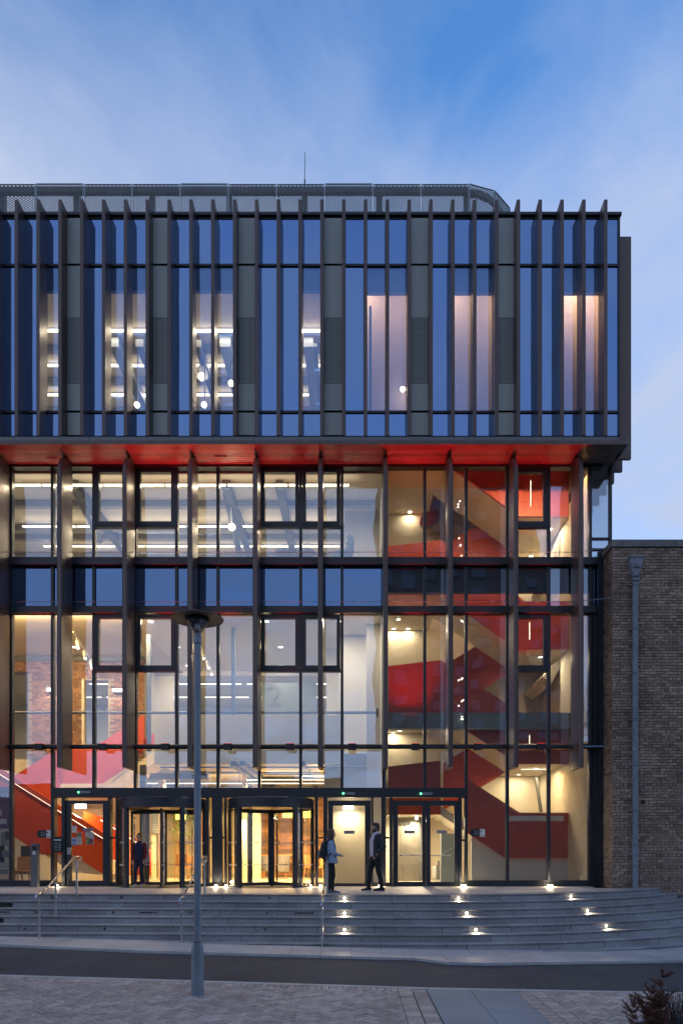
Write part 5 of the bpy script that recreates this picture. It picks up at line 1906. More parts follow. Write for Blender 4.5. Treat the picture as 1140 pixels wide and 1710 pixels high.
# ------------------------------------------------------------------ lights and vents in the step risers
def riser_at(px, n):
    """distance where the line of sight through px meets riser n"""
    k = (px - 595) / 1140
    lo, hi = 8.0, 22.0
    best = None
    for i in range(4000):
        s = -10.5 + i * (SMAX + 10.5) / 4000
        x, y = nosing(n, s)
        e = abs(x / y - k)
        if best is None or e < best[0]:
            best = (e, s, x, y)
    s = best[1]
    x2, y2 = nosing(n, s, 0.01)
    nrm = Vector((x2 - best[2], y2 - best[3], 0)).normalized()
    return Vector((best[2], best[3], 0)), nrm


lit = {(575, 0), (575, 2), (575, 4), (765, 0), (779, 2), (794, 4), (952, 0), (980, 2), (1011, 4)}
unlit = [(203, 0), (450, 0), (60, 2), (189, 2), (318, 2), (446, 2), (42, 4), (175, 4), (443, 4), (88, 0)]
colname = {575: 'left column', 765: 'middle column', 779: 'middle column', 794: 'middle column', 952: 'right column', 980: 'right column', 1011: 'right column'}
rname = {0: 'top', 2: 'middle', 4: 'lowest'}
for px, n in sorted(lit) + unlit:
    on = (px, n) in lit
    p, nr = riser_at(px, n)
    z = 1.0 - 0.15 * n - 0.085
    side = Vector((-nr.y, nr.x, 0))
    if on:
        lab = 'lit round step light, %s of three in the %s' % (rname[n], colname[px])
    else:
        lab = 'unlit round step light in the %s lamp row, %s' % (rname[n], {203: 'near the left handrail', 450: 'left of the right handrail', 60: 'far left', 189: 'below the left revolving door', 318: 'beside the lamp column', 446: 'left of the right handrail', 42: 'far left', 175: 'right of the left handrail', 443: 'left of the right handrail', 88: 'by the left handrail'}[px])
    t = thing('step_light', lab, 'step light', (p.x, p.y, z), 'round lights in the step risers')
    rot = Matrix.Translation(p + Vector((0, 0, z)) + nr * 0.001) @ nr.to_track_quat('Z', 'Y').to_matrix().to_4x4()
    m = MB().lathe([(0.026, 0), (0.036, 0), (0.036, 0.008), (0.026, 0.008)], 0, 0, 16, closed=True)
    m.v = [tuple(rot @ Vector(q)) for q in m.v]
    m.build('rim', M['steel'], t)
    m = MB().lathe([(0.025, 0), (0.025, 0.004)], 0, 0, 14)
    m.v = [tuple(rot @ Vector(q)) for q in m.v]
    m.build('lens', M['uplens'] if on else M['black'], t)
    if on:
        q = p + Vector((0, 0, z)) + nr * 0.035
        spot('step_beam', tuple(q), 4.0, WARM, 150, (nr + Vector((0, 0, -0.75))).to_track_quat('-Z', 'Y').to_euler(), t, rad=0.015)
for px, n in ((10, 2), (253, 2), (513, 2)):
    p, nr = riser_at(px, n)
    z = 1.0 - 0.15 * n - 0.115
    t = thing('riser_vent', 'long slotted metal vent set in a step riser, %s' % {10: 'at the left edge', 253: 'left of the lamp column', 513: 'beside the right handrail'}[px], 'vent', (p.x, p.y, z), 'vents in the step risers')
    w = 0.3
    m = MB()
    y = p.y - 0.012
    m.box(p.x - w, p.x + w, y, y + 0.02, z, z + 0.008).box(p.x - w, p.x + w, y, y + 0.02, z + 0.05, z + 0.058).box(p.x - w, p.x - w + .008, y, y + .02, z + .008, z + .05).box(p.x + w - .008, p.x + w, y, y + .02, z + .008, z + .05)
    m.build('frame', M['granite_l'], t)
    m = MB()
    for i in range(9):
        m.box(p.x - w + 0.012 + i * 0.0645, p.x - w + 0.06 + i * 0.0645, y + 0.008, y + 0.018, z + 0.012, z + 0.046)
    m.build('slots', M['black'], t)


# ------------------------------------------------------------------ handrails
def handrail(x, yf, ym, yr, label):
    zf, zr = zg(x), 1.0
    t = thing('handrail', label, 'handrail', (x, yf, zf), 'stainless handrails on the steps')
    hr = 0.95
    top_r = zr + 0.92
    top_f = zf + hr
    MB().tube([(x, yf, zf - 0.1), (x, yf, top_f - 0.1)], 0.026, 12).build('post', M['steel'], t, smooth=True)
    MB().tube([(x, yr, zr - 0.05), (x, yr, top_r - 0.09)], 0.026, 12).build('post', M['steel'], t, smooth=True)
    for yy, zz_ in ((yf, zf), (yr, zr)):
        MB().lathe([(0.05, zz_), (0.05, zz_ + 0.006), (0.03, zz_ + 0.012)], x, yy, 16).build('base_plate', M['steel'], t, smooth=True)
    if ym:
        f = (ym - yf) / (yr - yf)
        MB().tube([(x + 0.0, ym, 0.55), (x, ym, top_f + (top_r - top_f) * f - 0.1)], 0.026, 12).build('post', M['steel'], t, smooth=True)
    pts = [(x, yf - 0.02, top_f - 0.14), (x, yf - 0.13, top_f - 0.13), (x, yf - 0.17, top_f - 0.06), (x, yf - 0.13, top_f), (x, yf + 0.12, top_f + 0.01),
           (x, yr - 0.12, top_r), (x, yr + 0.22, top_r), (x, yr + 0.27, top_r - 0.04), (x, yr + 0.22, top_r - 0.09), (x, yr + 0.02, top_r - 0.09)]
    MB().tube(pts, 0.024, 12).build('rail', M['steel'], t, smooth=True)


handrail(-6.84, 14.75, 15.55, 16.72, 'bent stainless handrail at the far left of the steps')
handrail(-3.72, 14.55, None, 16.75, 'stainless handrail partly behind the lamp column')
handrail(-0.72, 14.3, None, 16.75, 'stainless handrail at the feet of the woman with the backpack')

# ------------------------------------------------------------------ lamp column
lx, ly = X(330, 9.3), 9.3
lz = zg(lx)
t = thing('street_lamp', 'grey lamp column with a wide flat disc hood in front of the steps', 'street lamp', (lx, ly, lz))
px_m = ly / 1140
MB().lathe([(0.085, lz - 0.2), (0.085, Z(1590, ly)), (0.078, Z(1580, ly)), (0.053, Z(1573, ly))], lx, ly, 24).build('base', M['galv'], t, smooth=True)
MB().lathe([(0.049, Z(1573, ly) - 0.02), (0.043, Z(1076, ly))], lx, ly, 24).build('column', M['galv'], t, smooth=True)
MB().lathe([(0.0495, Z(1573.5, ly)), (0.056, Z(1573.5, ly)), (0.056, Z(1572, ly)), (0.0495, Z(1572, ly))], lx, ly, 24, closed=True).build('seal', M['black'], t)
MB().box(lx - 0.03, lx + 0.05, ly - 0.0885, ly - 0.075, lz + 0.28, lz + 0.72).build('hatch', M['galv'], t, bevel=0.004)
MB().lathe([(0.047, Z(1075, ly)), (0.052, Z(1074.5, ly)), (0.052, Z(1060, ly)), (0.044, Z(1058, ly))], lx, ly, 20).build('collar', M['galv'], t, smooth=True)
zb_, zt_ = Z(1057, ly), Z(1039, ly)
MB().lathe([(0.04, Z(1059, ly)), (0.022, zb_ + 0.03)], lx, ly, 18).build('neck', M['lampdark'], t, smooth=True)
MB().lathe([(0.045, zb_ + 0.0), (0.145, zt_ - 0.0), (0.14, zt_), (0.04, zb_ + 0.006)], lx, ly, 28, closed=True).build('bowl', M['lampglass'], t, smooth=True)
MB().lathe([(0.09, zt_ - 0.004), (0.155, zt_ - 0.004), (0.165, zt_ + 0.02), (0.155, zt_ + 0.05), (0.09, zt_ + 0.05)], lx, ly, 32, closed=True).build('rim', M['black'], t, smooth=True)
hd = MB().lathe([(0.155, zt_ + 0.055), (0.345, zt_ + 0.035), (0.352, zt_ + 0.043), (0.345, zt_ + 0.05), (0.2, zt_ + 0.085), (0.06, zt_ + 0.11), (0.01, zt_ + 0.112)], lx, ly, 48)
hd.build('hood', M['lampdark'], t, smooth=True)
MB().lathe([(0.02, zb_ + 0.02), (0.035, zb_ + 0.07), (0.03, zt_)], lx, ly, 14).build('lamp_holder', M['steel'], t, smooth=True)

# ------------------------------------------------------------------ entry post, signs
px0, px1 = X(53, 20.2), X(64.5, 20.2)
t = thing('card_reader_post', 'grey steel card reader post left of the first door', 'post', ((px0 + px1) / 2, 20.2, 1.0))
MB().box(px0, px1, 20.14, 20.3, 1.0, Z(1409, 20.2)).build('body', M['trim'], t, bevel=0.008)
xm = X(57, 20.1)
MB().box(xm - 0.055, xm + 0.055, 20.1, 20.139, Z(1419.5, 20.1), Z(1412.5, 20.1)).build('reader', M['black'], t, bevel=0.004)
MB().box(xm - 0.05, xm + 0.03, 20.128, 20.139, Z(1427, 20.1), Z(1421.5, 20.1)).build('plate', M['sign_w'], t)


def flat_sign(name, label, cat, parts, loc, group=None):
    t = thing(name, label, cat, loc, group)
    for nm, mat, geo in parts:
        geo.build(nm, M[mat], t)
    return t


def rbox(px0, py0, px1, py1, d, th=0.004):
    return MB().box(X(px0, d), X(px1, d), d - th, d, Z(py1, d), Z(py0, d))


DGf = DG - 0.015
# pill shaped black notices with a white panel, on the glass
for px, py, nm in ((62, 1386.5, 'on the glass by the orange stair'), (784.5, 1384.5, 'on the glass right of the double doors')):
    m = MB()
    cxp, cz, rr = X(px + 6, DGf), Z(py + 6, DGf), 6.2 * DGf / 1140
    pl = [(cxp + rr * math.cos(a), cz + rr * math.sin(a)) for a in [math.radians(90 + 180 * i / 14) for i in range(15)]]
    pl += [(X(px + 16, DGf), cz - rr), (X(px + 16, DGf), cz + rr)]
    m.prism_y(pl, DGf - 0.004, DGf)
    g = MB()
    for i, (w, q) in enumerate(((7, -3.2), (8.5, 0.2), (6.5, 2.2))):
        g.box(X(px + 6.5, DGf), X(px + 6.5 + w, DGf), DGf - 0.006, DGf - 0.0042, Z(py + 6 + q + 0.9, DGf), Z(py + 6 + q, DGf))
    k = MB()
    k.box(X(px + 17, DGf), X(px + 19, DGf), DGf - 0.006, DGf - 0.0042, Z(py + 5.6, DGf), Z(py + 2.4, DGf))
    k.box(X(px + 17, DGf), X(px + 23, DGf), DGf - 0.006, DGf - 0.0042, Z(py + 10.6, DGf), Z(py + 9.6, DGf))
    flat_sign('door_notice', 'black pill notice with white square ' + nm, 'sign',
              [('notice', 'black', m), ('lines', 'galv', g), ('panel', 'sign_w', rbox(px + 16.2, py, px + 24.5, py + 12.6, DGf)), ('print', 'black', k)], (cxp, DGf, Z(py + 13, DGf)), 'black pill notices on the glass')
# directory board beside the left door
g = MB()
for r_ in range(4):
    for c_ in range(2):
        g.box(X(92 + 6 * c_, DG - 0.13), X(96.6 + 6 * c_, DG - 0.13), DG - 0.145, DG - 0.142, Z(1409 + 3.6 * r_, DG - 0.13), Z(1407.6 + 3.6 * r_, DG - 0.13))
flat_sign('directory_board', 'small black directory board with grey print left of the first door', 'sign',
          [('board', 'black', rbox(89.8, 1400.5, 104.2, 1423.5, DG - 0.12, 0.02)), ('header', 'sign_w', rbox(90.6, 1401.8, 103, 1403.6, DG - 0.14, 0.004)), ('print', 'galv', g)], (X(97, DG), DG - 0.13, Z(1423, DG)))
# notices on the left door
dd = DG - 0.012
flat_sign('warning_notice', 'white notice with a yellow triangle at the top of the left door glass', 'sign',
          [('sheet', 'sign_w', rbox(120.2, 1379, 128.4, 1390.3, dd)), ('triangle', 'sign_y', MB().prism_y(PX([(122.2, 1386.6), (126.6, 1386.6), (124.4, 1382.8)], dd), dd - 0.006, dd - 0.0042)), ('header', 'galv', rbox(121, 1379.8, 127.6, 1380.8, dd - 0.0042, 0.002))], (X(124, dd), dd, Z(1390, dd)))
c_ = MB()
c_.lathe([(3.3 * dd / 1140, 0), (3.3 * dd / 1140, 0.002)], 0, 0, 20)
rt = Matrix.Translation((X(124.4, dd), dd - 0.0042, Z(1403.4, dd))) @ Matrix.Rotation(math.pi / 2, 4, 'X')
c_.v = [tuple(rt @ Vector(p)) for p in c_.v]
flat_sign('door_sign', 'white and blue round mandatory sign below the warning notice on the left door', 'sign',
          [('sheet', 'sign_w', rbox(120.2, 1399, 128.4, 1411.5, dd)), ('disc', 'sign_b', c_), ('mark', 'sign_w', MB().box(X(123.9, dd), X(124.9, dd), dd - 0.0085, dd - 0.0064, Z(1403.8, dd), Z(1401, dd)).box(X(123.9, dd), X(124.9, dd), dd - 0.0085, dd - 0.0064, Z(1405.8, dd), Z(1404.8, dd))), ('caption', 'sign_b', rbox(120.8, 1408.4, 127.8, 1410.6, dd - 0.0042, 0.002))], (X(124, dd), dd, Z(1411, dd)))
rp = random.Random(12)
for px0, py0, px1, py1, nm, lab in ((127, 1390.5, 137.5, 1410.5, 'poster', 'colourful poster with a cream panel on the left door, nearer the lock'), (143.2, 1389.5, 157, 1410, 'poster', 'colourful poster with diagonal stripes on the left door, nearer the hinges')):
    d = dd + 0.04
    pr_ = [('sheet', 'sign_w', rbox(px0, py0, px1, py1, d))]
    cl = ['sign_r', 'sign_y', 'sign_g', 'purple', 'orange', 'sign_b', 'sign_r']
    w_ = px1 - px0
    if px0 < 130:
        for q in range(5):
            pr_.append(('stripe', cl[q], rbox(px0 + q * w_ / 5, py0 + rp.uniform(0, 2), px0 + (q + 1) * w_ / 5 - .2, py0 + 6 + rp.uniform(0, 5), d - 0.0042, 0.001)))
        pr_.append(('panel', 'cream', rbox(px0 + 5, py0 + 6, px1 - 1, py1 - 2, d - 0.0054, 0.001)))
    else:
        for q in range(6):
            o = q * 2.4
            pr_.append(('stripe', cl[q], MB().prism_y(PX([(px0 + max(0, o - 3), py1 - 0.5), (px0 + o, py1 - 0.5), (px0 + min(w_, o + 4), py0 + 8 + q), (px0 + min(w_, o + 1), py0 + 8 + q)], d), d - 0.0062 - q * 0.0011, d - 0.0052 - q * 0.0011)))
        pr_.append(('panel', 'cream', rbox(px0 + 2.5, py0 + 2, px1 - 2, py0 + 6, d - 0.014, 0.001)))
    flat_sign(nm, lab, 'poster', pr_, ((X((px0 + px1) / 2, d)), d, Z(py1, d)))
for px0, px1, py0, nm in ((139, 156, 1383, 'on the left door'), (574, 592, 1387, 'on the single door'), (675, 692.5, 1386.5, 'on the left leaf of the double doors'), (729, 746, 1386.5, 'on the right leaf of the double doors')):
    d = DG - 0.012
    flat_sign('door_plate', 'plain blue grey vinyl plate ' + nm, 'sign', [('plate', 'lead', rbox(px0, py0, px1, py0 + 5.4, d))], (X((px0 + px1) / 2, d), d, Z(py0 + 5.4, d)), 'blue grey plates on the doors')
flat_sign('warning_notice', 'white notice with a yellow triangle in the right revolving door', 'sign',
          [('sheet', 'sign_w', rbox(396, 1379, 403.5, 1391, 20.0)), ('triangle', 'sign_y', MB().prism_y(PX([(397.8, 1387.6), (401.8, 1387.6), (399.8, 1384)], 19.99), 19.99, 19.9955)), ('header', 'galv', rbox(397, 1380, 402.4, 1381.2, 19.994, 0.002))], (X(400, 20), 20.0, Z(1391, 20)))
# sensors over the doors with a green LED
for px0, px1, py0, nm in ((121, 152.5, 1321, 'above the left door'), (573, 592.5, 1323, 'above the single door'), (702, 721.5, 1323.5, 'above the double doors')):
    d = DG - 0.13
    if px0 == 121:
        px0 = 132
    t = thing('door_sensor', 'grey door sensor bar with a green light ' + nm, 'sensor', (X((px0 + px1) / 2, d), d, Z(py0 + 4, d)), 'door sensors')
    MB().box(X(px0 + 1.6, d), X(px1, d), d - 0.06, d, Z(py0 + 4.2, d), Z(py0, d)).build('bar', M['lead'], t, bevel=0.012)
    MB().ball((X(px0, d), d - 0.02, Z(py0 + 2, d)), 0.03, 10, 6).build('led', M['greenled'], t, smooth=True)
# printed banner hanging inside at the left edge
bn = thing('exhibition_banner', 'purple printed banner with white arrows standing inside at the left edge', 'banner', (X(-12, 21.3), 21.3, 1.0))
bd = 21.3
MB().box(X(-60, bd), X(17.5, bd), bd - 0.01, bd + 0.02, 1.15, Z(1314, bd)).build('sheet', M['purple'], bn)
for k in range(3):
    x = 2 + 4 * k
    MB().prism_y(PX([(x, 1324), (x + 0.9, 1324), (x + 4, 1329), (x + 0.9, 1334), (x, 1334), (x + 3.1, 1329)], bd - 0.012), bd - 0.014, bd - 0.0105).build('arrow', M['sign_w'], bn)
MB().box(X(-30, bd), X(4, bd), bd - 0.016, bd - 0.0105, Z(1362, bd), Z(1352, bd)).build('caption_box', M['sign_w'], bn)
put(text_mesh('caption', 'T', 0.2, M['purple'], 0.002), 'caption', (X(0.5, bd), bd - 0.02, Z(1357, bd)), bn)
MB().box(X(-30, bd), X(12, bd), bd - 0.016, bd - 0.0105, Z(1376, bd), Z(1367.5, bd)).build('caption_box', M['sign_w'], bn)
ph = MB().box(X(-60, bd), X(15.5, bd), bd - 0.016, bd - 0.0105, 1.2, Z(1384, bd)).build('picture', M['cream'], bn)
for i, (a, b, c, d_, mt) in enumerate(((2, 1390, 14, 1412, 'slabgrey'), (9, 1388, 15.4, 1402, 'lav'), (0, 1412, 8, 1440, 'plank'), (4, 1420, 15, 1432, 'galv'), (-4, 1441, 15.4, 1449, 'granite_l'), (-3, 1452, 14, 1460, 'bluegrey'))):
    rbox(a, b, c, d_, bd - 0.017 - 0.0012 * i, 0.001).build('print_patch', M[mt], bn)

# ------------------------------------------------------------------ lobby furniture
def chair(x, y, rz, label, group=None, mat='wood'):
    t = thing('chair', label, 'chair', (x, y, 1.0), group, 0)
    R = Matrix.Translation((x, y, 1.0)) @ Matrix.Rotation(rz, 4, 'Z')

    def tr(m):
        m.v = [tuple(R @ Vector(p)) for p in m.v]
        return m
    tr(MB().box(-0.22, 0.22, -0.22, 0.2, 0.42, 0.455)).build('seat', M[mat], t, bevel=0.012)
    tr(MB().prism_x([(-0.2, 0.47), (-0.17, 0.47), (-0.27, 0.9), (-0.3, 0.9)], -0.2, 0.2)).build('backrest', M[mat], t, bevel=0.01)
    for sx in (-1, 1):
        tr(MB().tube([(sx * 0.18, 0.15, 0.42), (sx * 0.23, 0.22, 0.0)], 0.018, 8)).build('leg', M[mat], t)
        tr(MB().tube([(sx * 0.18, -0.16, 0.42), (sx * 0.22, -0.26, 0.0)], 0.018, 8)).build('leg', M[mat], t)
    return t


chair(X(39, 21.9), 21.9, math.radians(35), 'light oak chair behind the glass left of the steel card post')
# upholstered high-back booth seat
bx, by = X(44, 23.2), 23.2
t = thing('booth_seat', 'dark high backed booth seat behind the oak chair', 'seat', (bx, by, 1.0))
MB().box(bx - 0.2, bx + 0.42, by, by + 0.12, 1.35, Z(1412, by)).build('backrest', M['beam'], t, bevel=0.04)
MB().box(bx - 0.2, bx + 0.42, by - 0.5, by - 0.002, 1.3, 1.45).build('seat', M['beam'], t, bevel=0.03)
for sx in (-0.17, 0.39):
    box('leg', M['wood'], t, bx + sx - 0.02, bx + sx + 0.02, by - 0.46, by - 0.42, 1.0, 1.3)
    box('leg', M['wood'], t, bx + sx - 0.02, bx + sx + 0.02, by + 0.04, by + 0.08, 1.0, 1.35)
tx, ty = X(27, 22.3), 22.35
t = thing('side_table', 'small yellow topped table beside the oak chair', 'table', (tx, ty, 1.0))
MB().box(tx - 0.22, tx + 0.16, ty - 0.2, ty + 0.2, 1.5, 1.535).build('tabletop', M['sign_y'], t)
for sx in (-0.18, 0.12):
    for sy in (-0.16, 0.16):
        MB().tube([(tx + sx, ty + sy, 1.0), (tx + sx, ty + sy, 1.5)], 0.016, 6).build('leg', M['wood'], t)
# stacked wooden chairs / rack inside the left revolving door
ex, ey = X(303, 25.6), 25.6
t = thing('wooden_rack', 'upright oak rack of folded trestles in the lobby behind the left revolving door', 'rack', (ex, ey, 1.0))
for sx in (-0.2, -0.09, 0.1, 0.21):
    MB().tube([(ex + sx * 1.15, ey - 0.05, 1.02), (ex + sx, ey + 0.05, 2.45)], 0.022, 6).build('upright', M['wood'], t)
for zz_ in (1.5, 1.62, 2.4):
    box('bar', M['wood'], t, ex - 0.24, ex + 0.24, ey - 0.04, ey + 0.06, zz_, zz_ + 0.05)
box('board', M['wood'], t, ex - 0.2, ex + 0.2, ey + 0.065, ey + 0.09, 1.55, 1.95)
for i, (px, d, rz, lab) in enumerate(((314, 26.6, 0.5, 'oak chair behind the wooden rack in the lobby'), (330, 26.8, -0.6, 'oak chair seen just left of the lamp column'), (395, 27.0, 0.2, 'oak chair at the left side of the right revolving door'), (519, 27.2, -0.3, 'oak chair at the right side of the right revolving door'), (536, 27.2, 2.6, 'oak chair seen through the narrow amber sidelight'))):
    chair(X(px, d), d, rz, lab, 'oak chairs of the lobby')
# two upholstered tub chairs around a table
for px, d, rz, lab in ((469, 27.0, 0.0, 'large grey green tub chair in the centre of the right revolving door'), (444, 27.4, 0.4, 'grey green tub chair left of the central one in the lobby')):
    x = X(px, d)
    t = thing('tub_chair', lab, 'armchair', (x, d, 1.0), 'tub chairs of the lobby')
    w = 0.36 if px == 469 else 0.22
    v = []
    m = MB()
    k = 10
    for i in range(k + 1):
        a = math.radians(200 + 140 * i / k)
        for rr, zz_ in ((w, 1.28), (w * 1.12, 1.9), (w * 0.98, 1.9), (w * 0.86, 1.28)):
            v.append((x + rr * math.cos(a), d + rr * math.sin(a), zz_))
    f = [(4 * i + j, 4 * i + (j + 1) % 4, 4 * i + 4 + (j + 1) % 4, 4 * i + 4 + j) for i in range(k) for j in range(4)]
    f += [(0, 1, 2, 3), tuple(4 * k + j for j in range(4))]
    m.add(v, f).build('shell', M['greycloth'], t, smooth=True)
    MB().lathe([(w * 0.85, 1.3), (w * 0.85, 1.42)], x, d, 16).build('seat', M['greycloth'], t, smooth=True)
    for sx in (-0.6, 0.6):
        for sy in (-0.6, 0.6):
            MB().tube([(x + sx * w, d + sy * w, 1.0), (x + sx * w * .8, d + sy * w * .8, 1.3)], 0.016, 6).build('leg', M['wood'], t)
x, d = X(480, 28.2), 28.2
t = thing('bar_table', 'long oak table in front of the plank wall', 'table', (x, d, 1.0))
box('tabletop', M['wood'], t, x - 1.1, x + 1.1, d - 0.3, d + 0.3, 1.9, 1.95)
for sx in (-1, 1):
    for sy in (-.25, .25):
        box('leg', M['wood'], t, x + sx - 0.03, x + sx + 0.03, d + sy - .03, d + sy + .03, 1.0, 1.9)
# green planting behind the yellow lamp
x, d = X(306, 27.0), 27.0
t = thing('hanging_plant', 'green leafy hanging planter around the yellow lamp in the lobby', 'plant', (x, d, 3.2))
lfm_ = MB()
rl = random.Random(4)
for i in range(160):
    c = Vector((x + rl.gauss(0, 0.28), d + rl.gauss(0, 0.12), 3.3 + rl.gauss(0, 0.3)))
    u = Vector((rl.uniform(-1, 1), rl.uniform(-1, 1), rl.uniform(-1, 1))).normalized() * 0.07
    w = u.orthogonal().normalized() * 0.03
    lfm_.add([c - u, c + w, c + u, c - w], [(0, 1, 2, 3)])
lfm_.build('leaves', M['leaf'], t, kind='stuff')
box('planter', M['beam'], t, x - 0.3, x + 0.3, d - 0.1, d + 0.1, 3.75, 3.85)
MB().tube([(x, d, 3.85), (x, d, ZC0)], 0.01, 5).build('hanger', M['beam'], t)
# high-backed lounge chair silhouette on the second floor
x, d = X(590, 22.0), 22.0
t = thing('lounge_chair', 'tall blue wing backed lounge chair in the second floor window beside the white wall', 'chair', (x, d, ZL2))
P = PX([(577, 902), (580, 898), (586, 898), (590, 903), (591, 912), (589, 925), (586, 940), (586, 948), (552, 948), (553, 930), (558, 925), (572, 924), (577, 921), (580, 916), (577, 912), (580, 907)], d)
MB().prism_y([(a, max(b, ZL2)) for a, b in P], d - 0.3, d + 0.3).build('shell', M['bluegrey'], t, bevel=0.04)
for px in (473, 512):
    x = X(px, 22.3)
    t = thing('stool', 'round dark stool top on the second floor, %s of the pair' % ('left' if px == 473 else 'right'), 'stool', (x, 22.3, ZL2), 'stools on the second floor')
    zs_ = Z(926, 22.3)
    m = MB().lathe([(0.22, -0.05), (0.27, 0.0), (0.27, 0.1), (0.22, 0.14)], 0, 0, 20)
    m.v = [(a + x, b + 22.3, c + zs_) for a, b, c in m.v]
    m.build('seat', M['greycloth'], t, smooth=True)
    MB().tube([(x, 22.3, ZL2), (x, 22.3, zs_ - 0.04)], 0.03, 8).build('stem', M['steel'], t)
    MB().lathe([(0.2, ZL2), (0.2, ZL2 + 0.02)], x, 22.3, 18).build('foot', M['steel'], t)

# ------------------------------------------------------------------ planting at the right foreground corner
def needle_plant(x, y, z, h, label, seed):
    t = thing('dead_conifer', label, 'plant', (x, y, z))
    rr = random.Random(seed)
    br, nd = MB(), MB()

    def shoot(p, d, L, lev):
        n = 7
        pts = [p]
        q = p.copy()
        dd = d.copy()
        for i in range(n):
            dd = (dd + Vector((rr.uniform(-.14, .14), rr.uniform(-.14, .14), rr.uniform(-.02, .16)))).normalized()
            q = q + dd * L / n
            pts.append(q.copy())
        br.tube(pts, 0.009 if lev == 0 else 0.005, 5, r2=0.002)
        for i, q in enumerate(pts[1:]):
            for k in range(15 if lev else 9):
                s = q + (pts[i] - q) * rr.random()
                u = (dd * 0.45 + Vector((rr.uniform(-1, 1), rr.uniform(-1, 1), rr.uniform(-.6, .9)))).normalized() * rr.uniform(0.018, 0.038)
                w = u.orthogonal().normalized() * rr.uniform(0.0025, 0.004)
                nd.add([s - w, s + w, s + u + w * .4, s + u - w * .4], [(0, 1, 2, 3)])
        return pts
    for s in range(8):
        a = rr.uniform(0, 6.28)
        rad_ = rr.uniform(0, 0.16)
        d = Vector((math.cos(a) * rr.uniform(0.05, 0.5), math.sin(a) * rr.uniform(0.05, 0.5), 1)).normalized()
        if s == 0:
            d, rad_ = Vector((0.02, 0, 1)), 0
        main = shoot(Vector((x + rad_ * math.cos(a), y + rad_ * math.sin(a), z)), d, h * (1 if s == 0 else rr.uniform(0.55, 0.88)), 0)
        for q in main[2:]:
            for k in range(3):
                b = rr.uniform(0, 6.28)
                shoot(q, Vector((math.cos(b), math.sin(b), rr.uniform(0.25, 0.8))).normalized(), rr.uniform(0.1, 0.24) * (1 - 0.4 * (q.z - z) / h), 1)
    br.build('branches', M['twig'], t, kind='stuff')
    nd.build('needles', M['needle_br'], t, kind='stuff')


needle_plant(X(1101, 7.1), 7.1, zg(3.1), 0.74, 'brown withered conifer bush at the lower right corner', 5)


def grey_plant(x, y, z, h, label, seed):
    t = thing('lavender_bush', label, 'plant', (x, y, z))
    rr = random.Random(seed)
    m = MB()
    b = MB()
    for s in range(120):
        a = rr.uniform(0, 6.28)
        r0 = abs(rr.gauss(0, 0.1))
        d = Vector((math.cos(a) * rr.uniform(0, 0.45), math.sin(a) * rr.uniform(0, 0.45), 1)).normalized()
        p = Vector((x + r0 * math.cos(a), y + r0 * math.sin(a), z))
        L = h * rr.uniform(0.55, 1.0)
        b.tube([p, p + d * L * 0.5, p + d * L + Vector((0, 0, 0.01))], 0.003, 4, r2=0.0015)
        for k in range(34):
            f = rr.uniform(0.25, 1)
            q = p + d * L * f
            u = (d * 0.9 + Vector((rr.uniform(-.8, .8), rr.uniform(-.8, .8), rr.uniform(-.2, .8)))).normalized() * rr.uniform(0.015, 0.04)
            w = u.orthogonal().normalized() * 0.003
            m.add([q - w, q + w, q + u], [(0, 1, 2)])
    b.build('stems', M['twig'], t, kind='stuff')
    m.build('leaves', M['lav'], t, kind='stuff')


grey_plant(X(1134, 7.3), 7.35, zg(3.4), 0.62, 'grey green spiky bush right behind the withered conifer', 8)
grey_plant(X(1175, 7.5), 7.6, zg(3.6), 0.6, 'grey green spiky bush at the edge of the planting bed', 11)

# ------------------------------------------------------------------ behind the camera: what the glass mirrors
def tower(x0, x1, y, nfl, fh, ncol, label):
    h = nfl * fh + 1.2
    t = thing('tower_block', label, 'building', ((x0 + x1) / 2, y, 0))
    box('wall', M['towerwall'], t, x0, x1, y - 14, y, -0.5, h)
    cw = (x1 - x0) / ncol
    fm_ = MB().box(-1.0, 1.0, -0.02, 0.12, 0, 1.5).mesh('window', M['towerdark'])
    gm_ = MB().box(-0.88, 0.88, 0.121, 0.14, 0.12, 1.38).mesh('pane', M['towerglass'])
    sm_ = MB().box(-1.1, 1.1, 0, 0.3, -0.25, -0.02).mesh('sill', M['towerdark'])
    for f in range(nfl):
        for c in range(ncol):
            w = put(fm_, 'window', (x0 + cw * (c + 0.5), y, 1.3 + f * fh), t)
            g = bpy.data.objects.new('pane', gm_)
            col.objects.link(g)
            g.parent = w
            s = bpy.data.objects.new('sill', sm_)
            col.objects.link(s)
            s.parent = w
        box('string_course', M['towerdark'], t, x0, x1, y, y + 0.06, f * fh + 0.55, f * fh + 0.72)
    box('parapet', M['towerdark'], t, x0 - 0.2, x1 + 0.2, y - 14, y + 0.2, h, h + 0.5)


tower(4.6, 28.0, -56, 18, 3.05, 7, 'brown tower block across the road, mirrored in the stair hall glass')


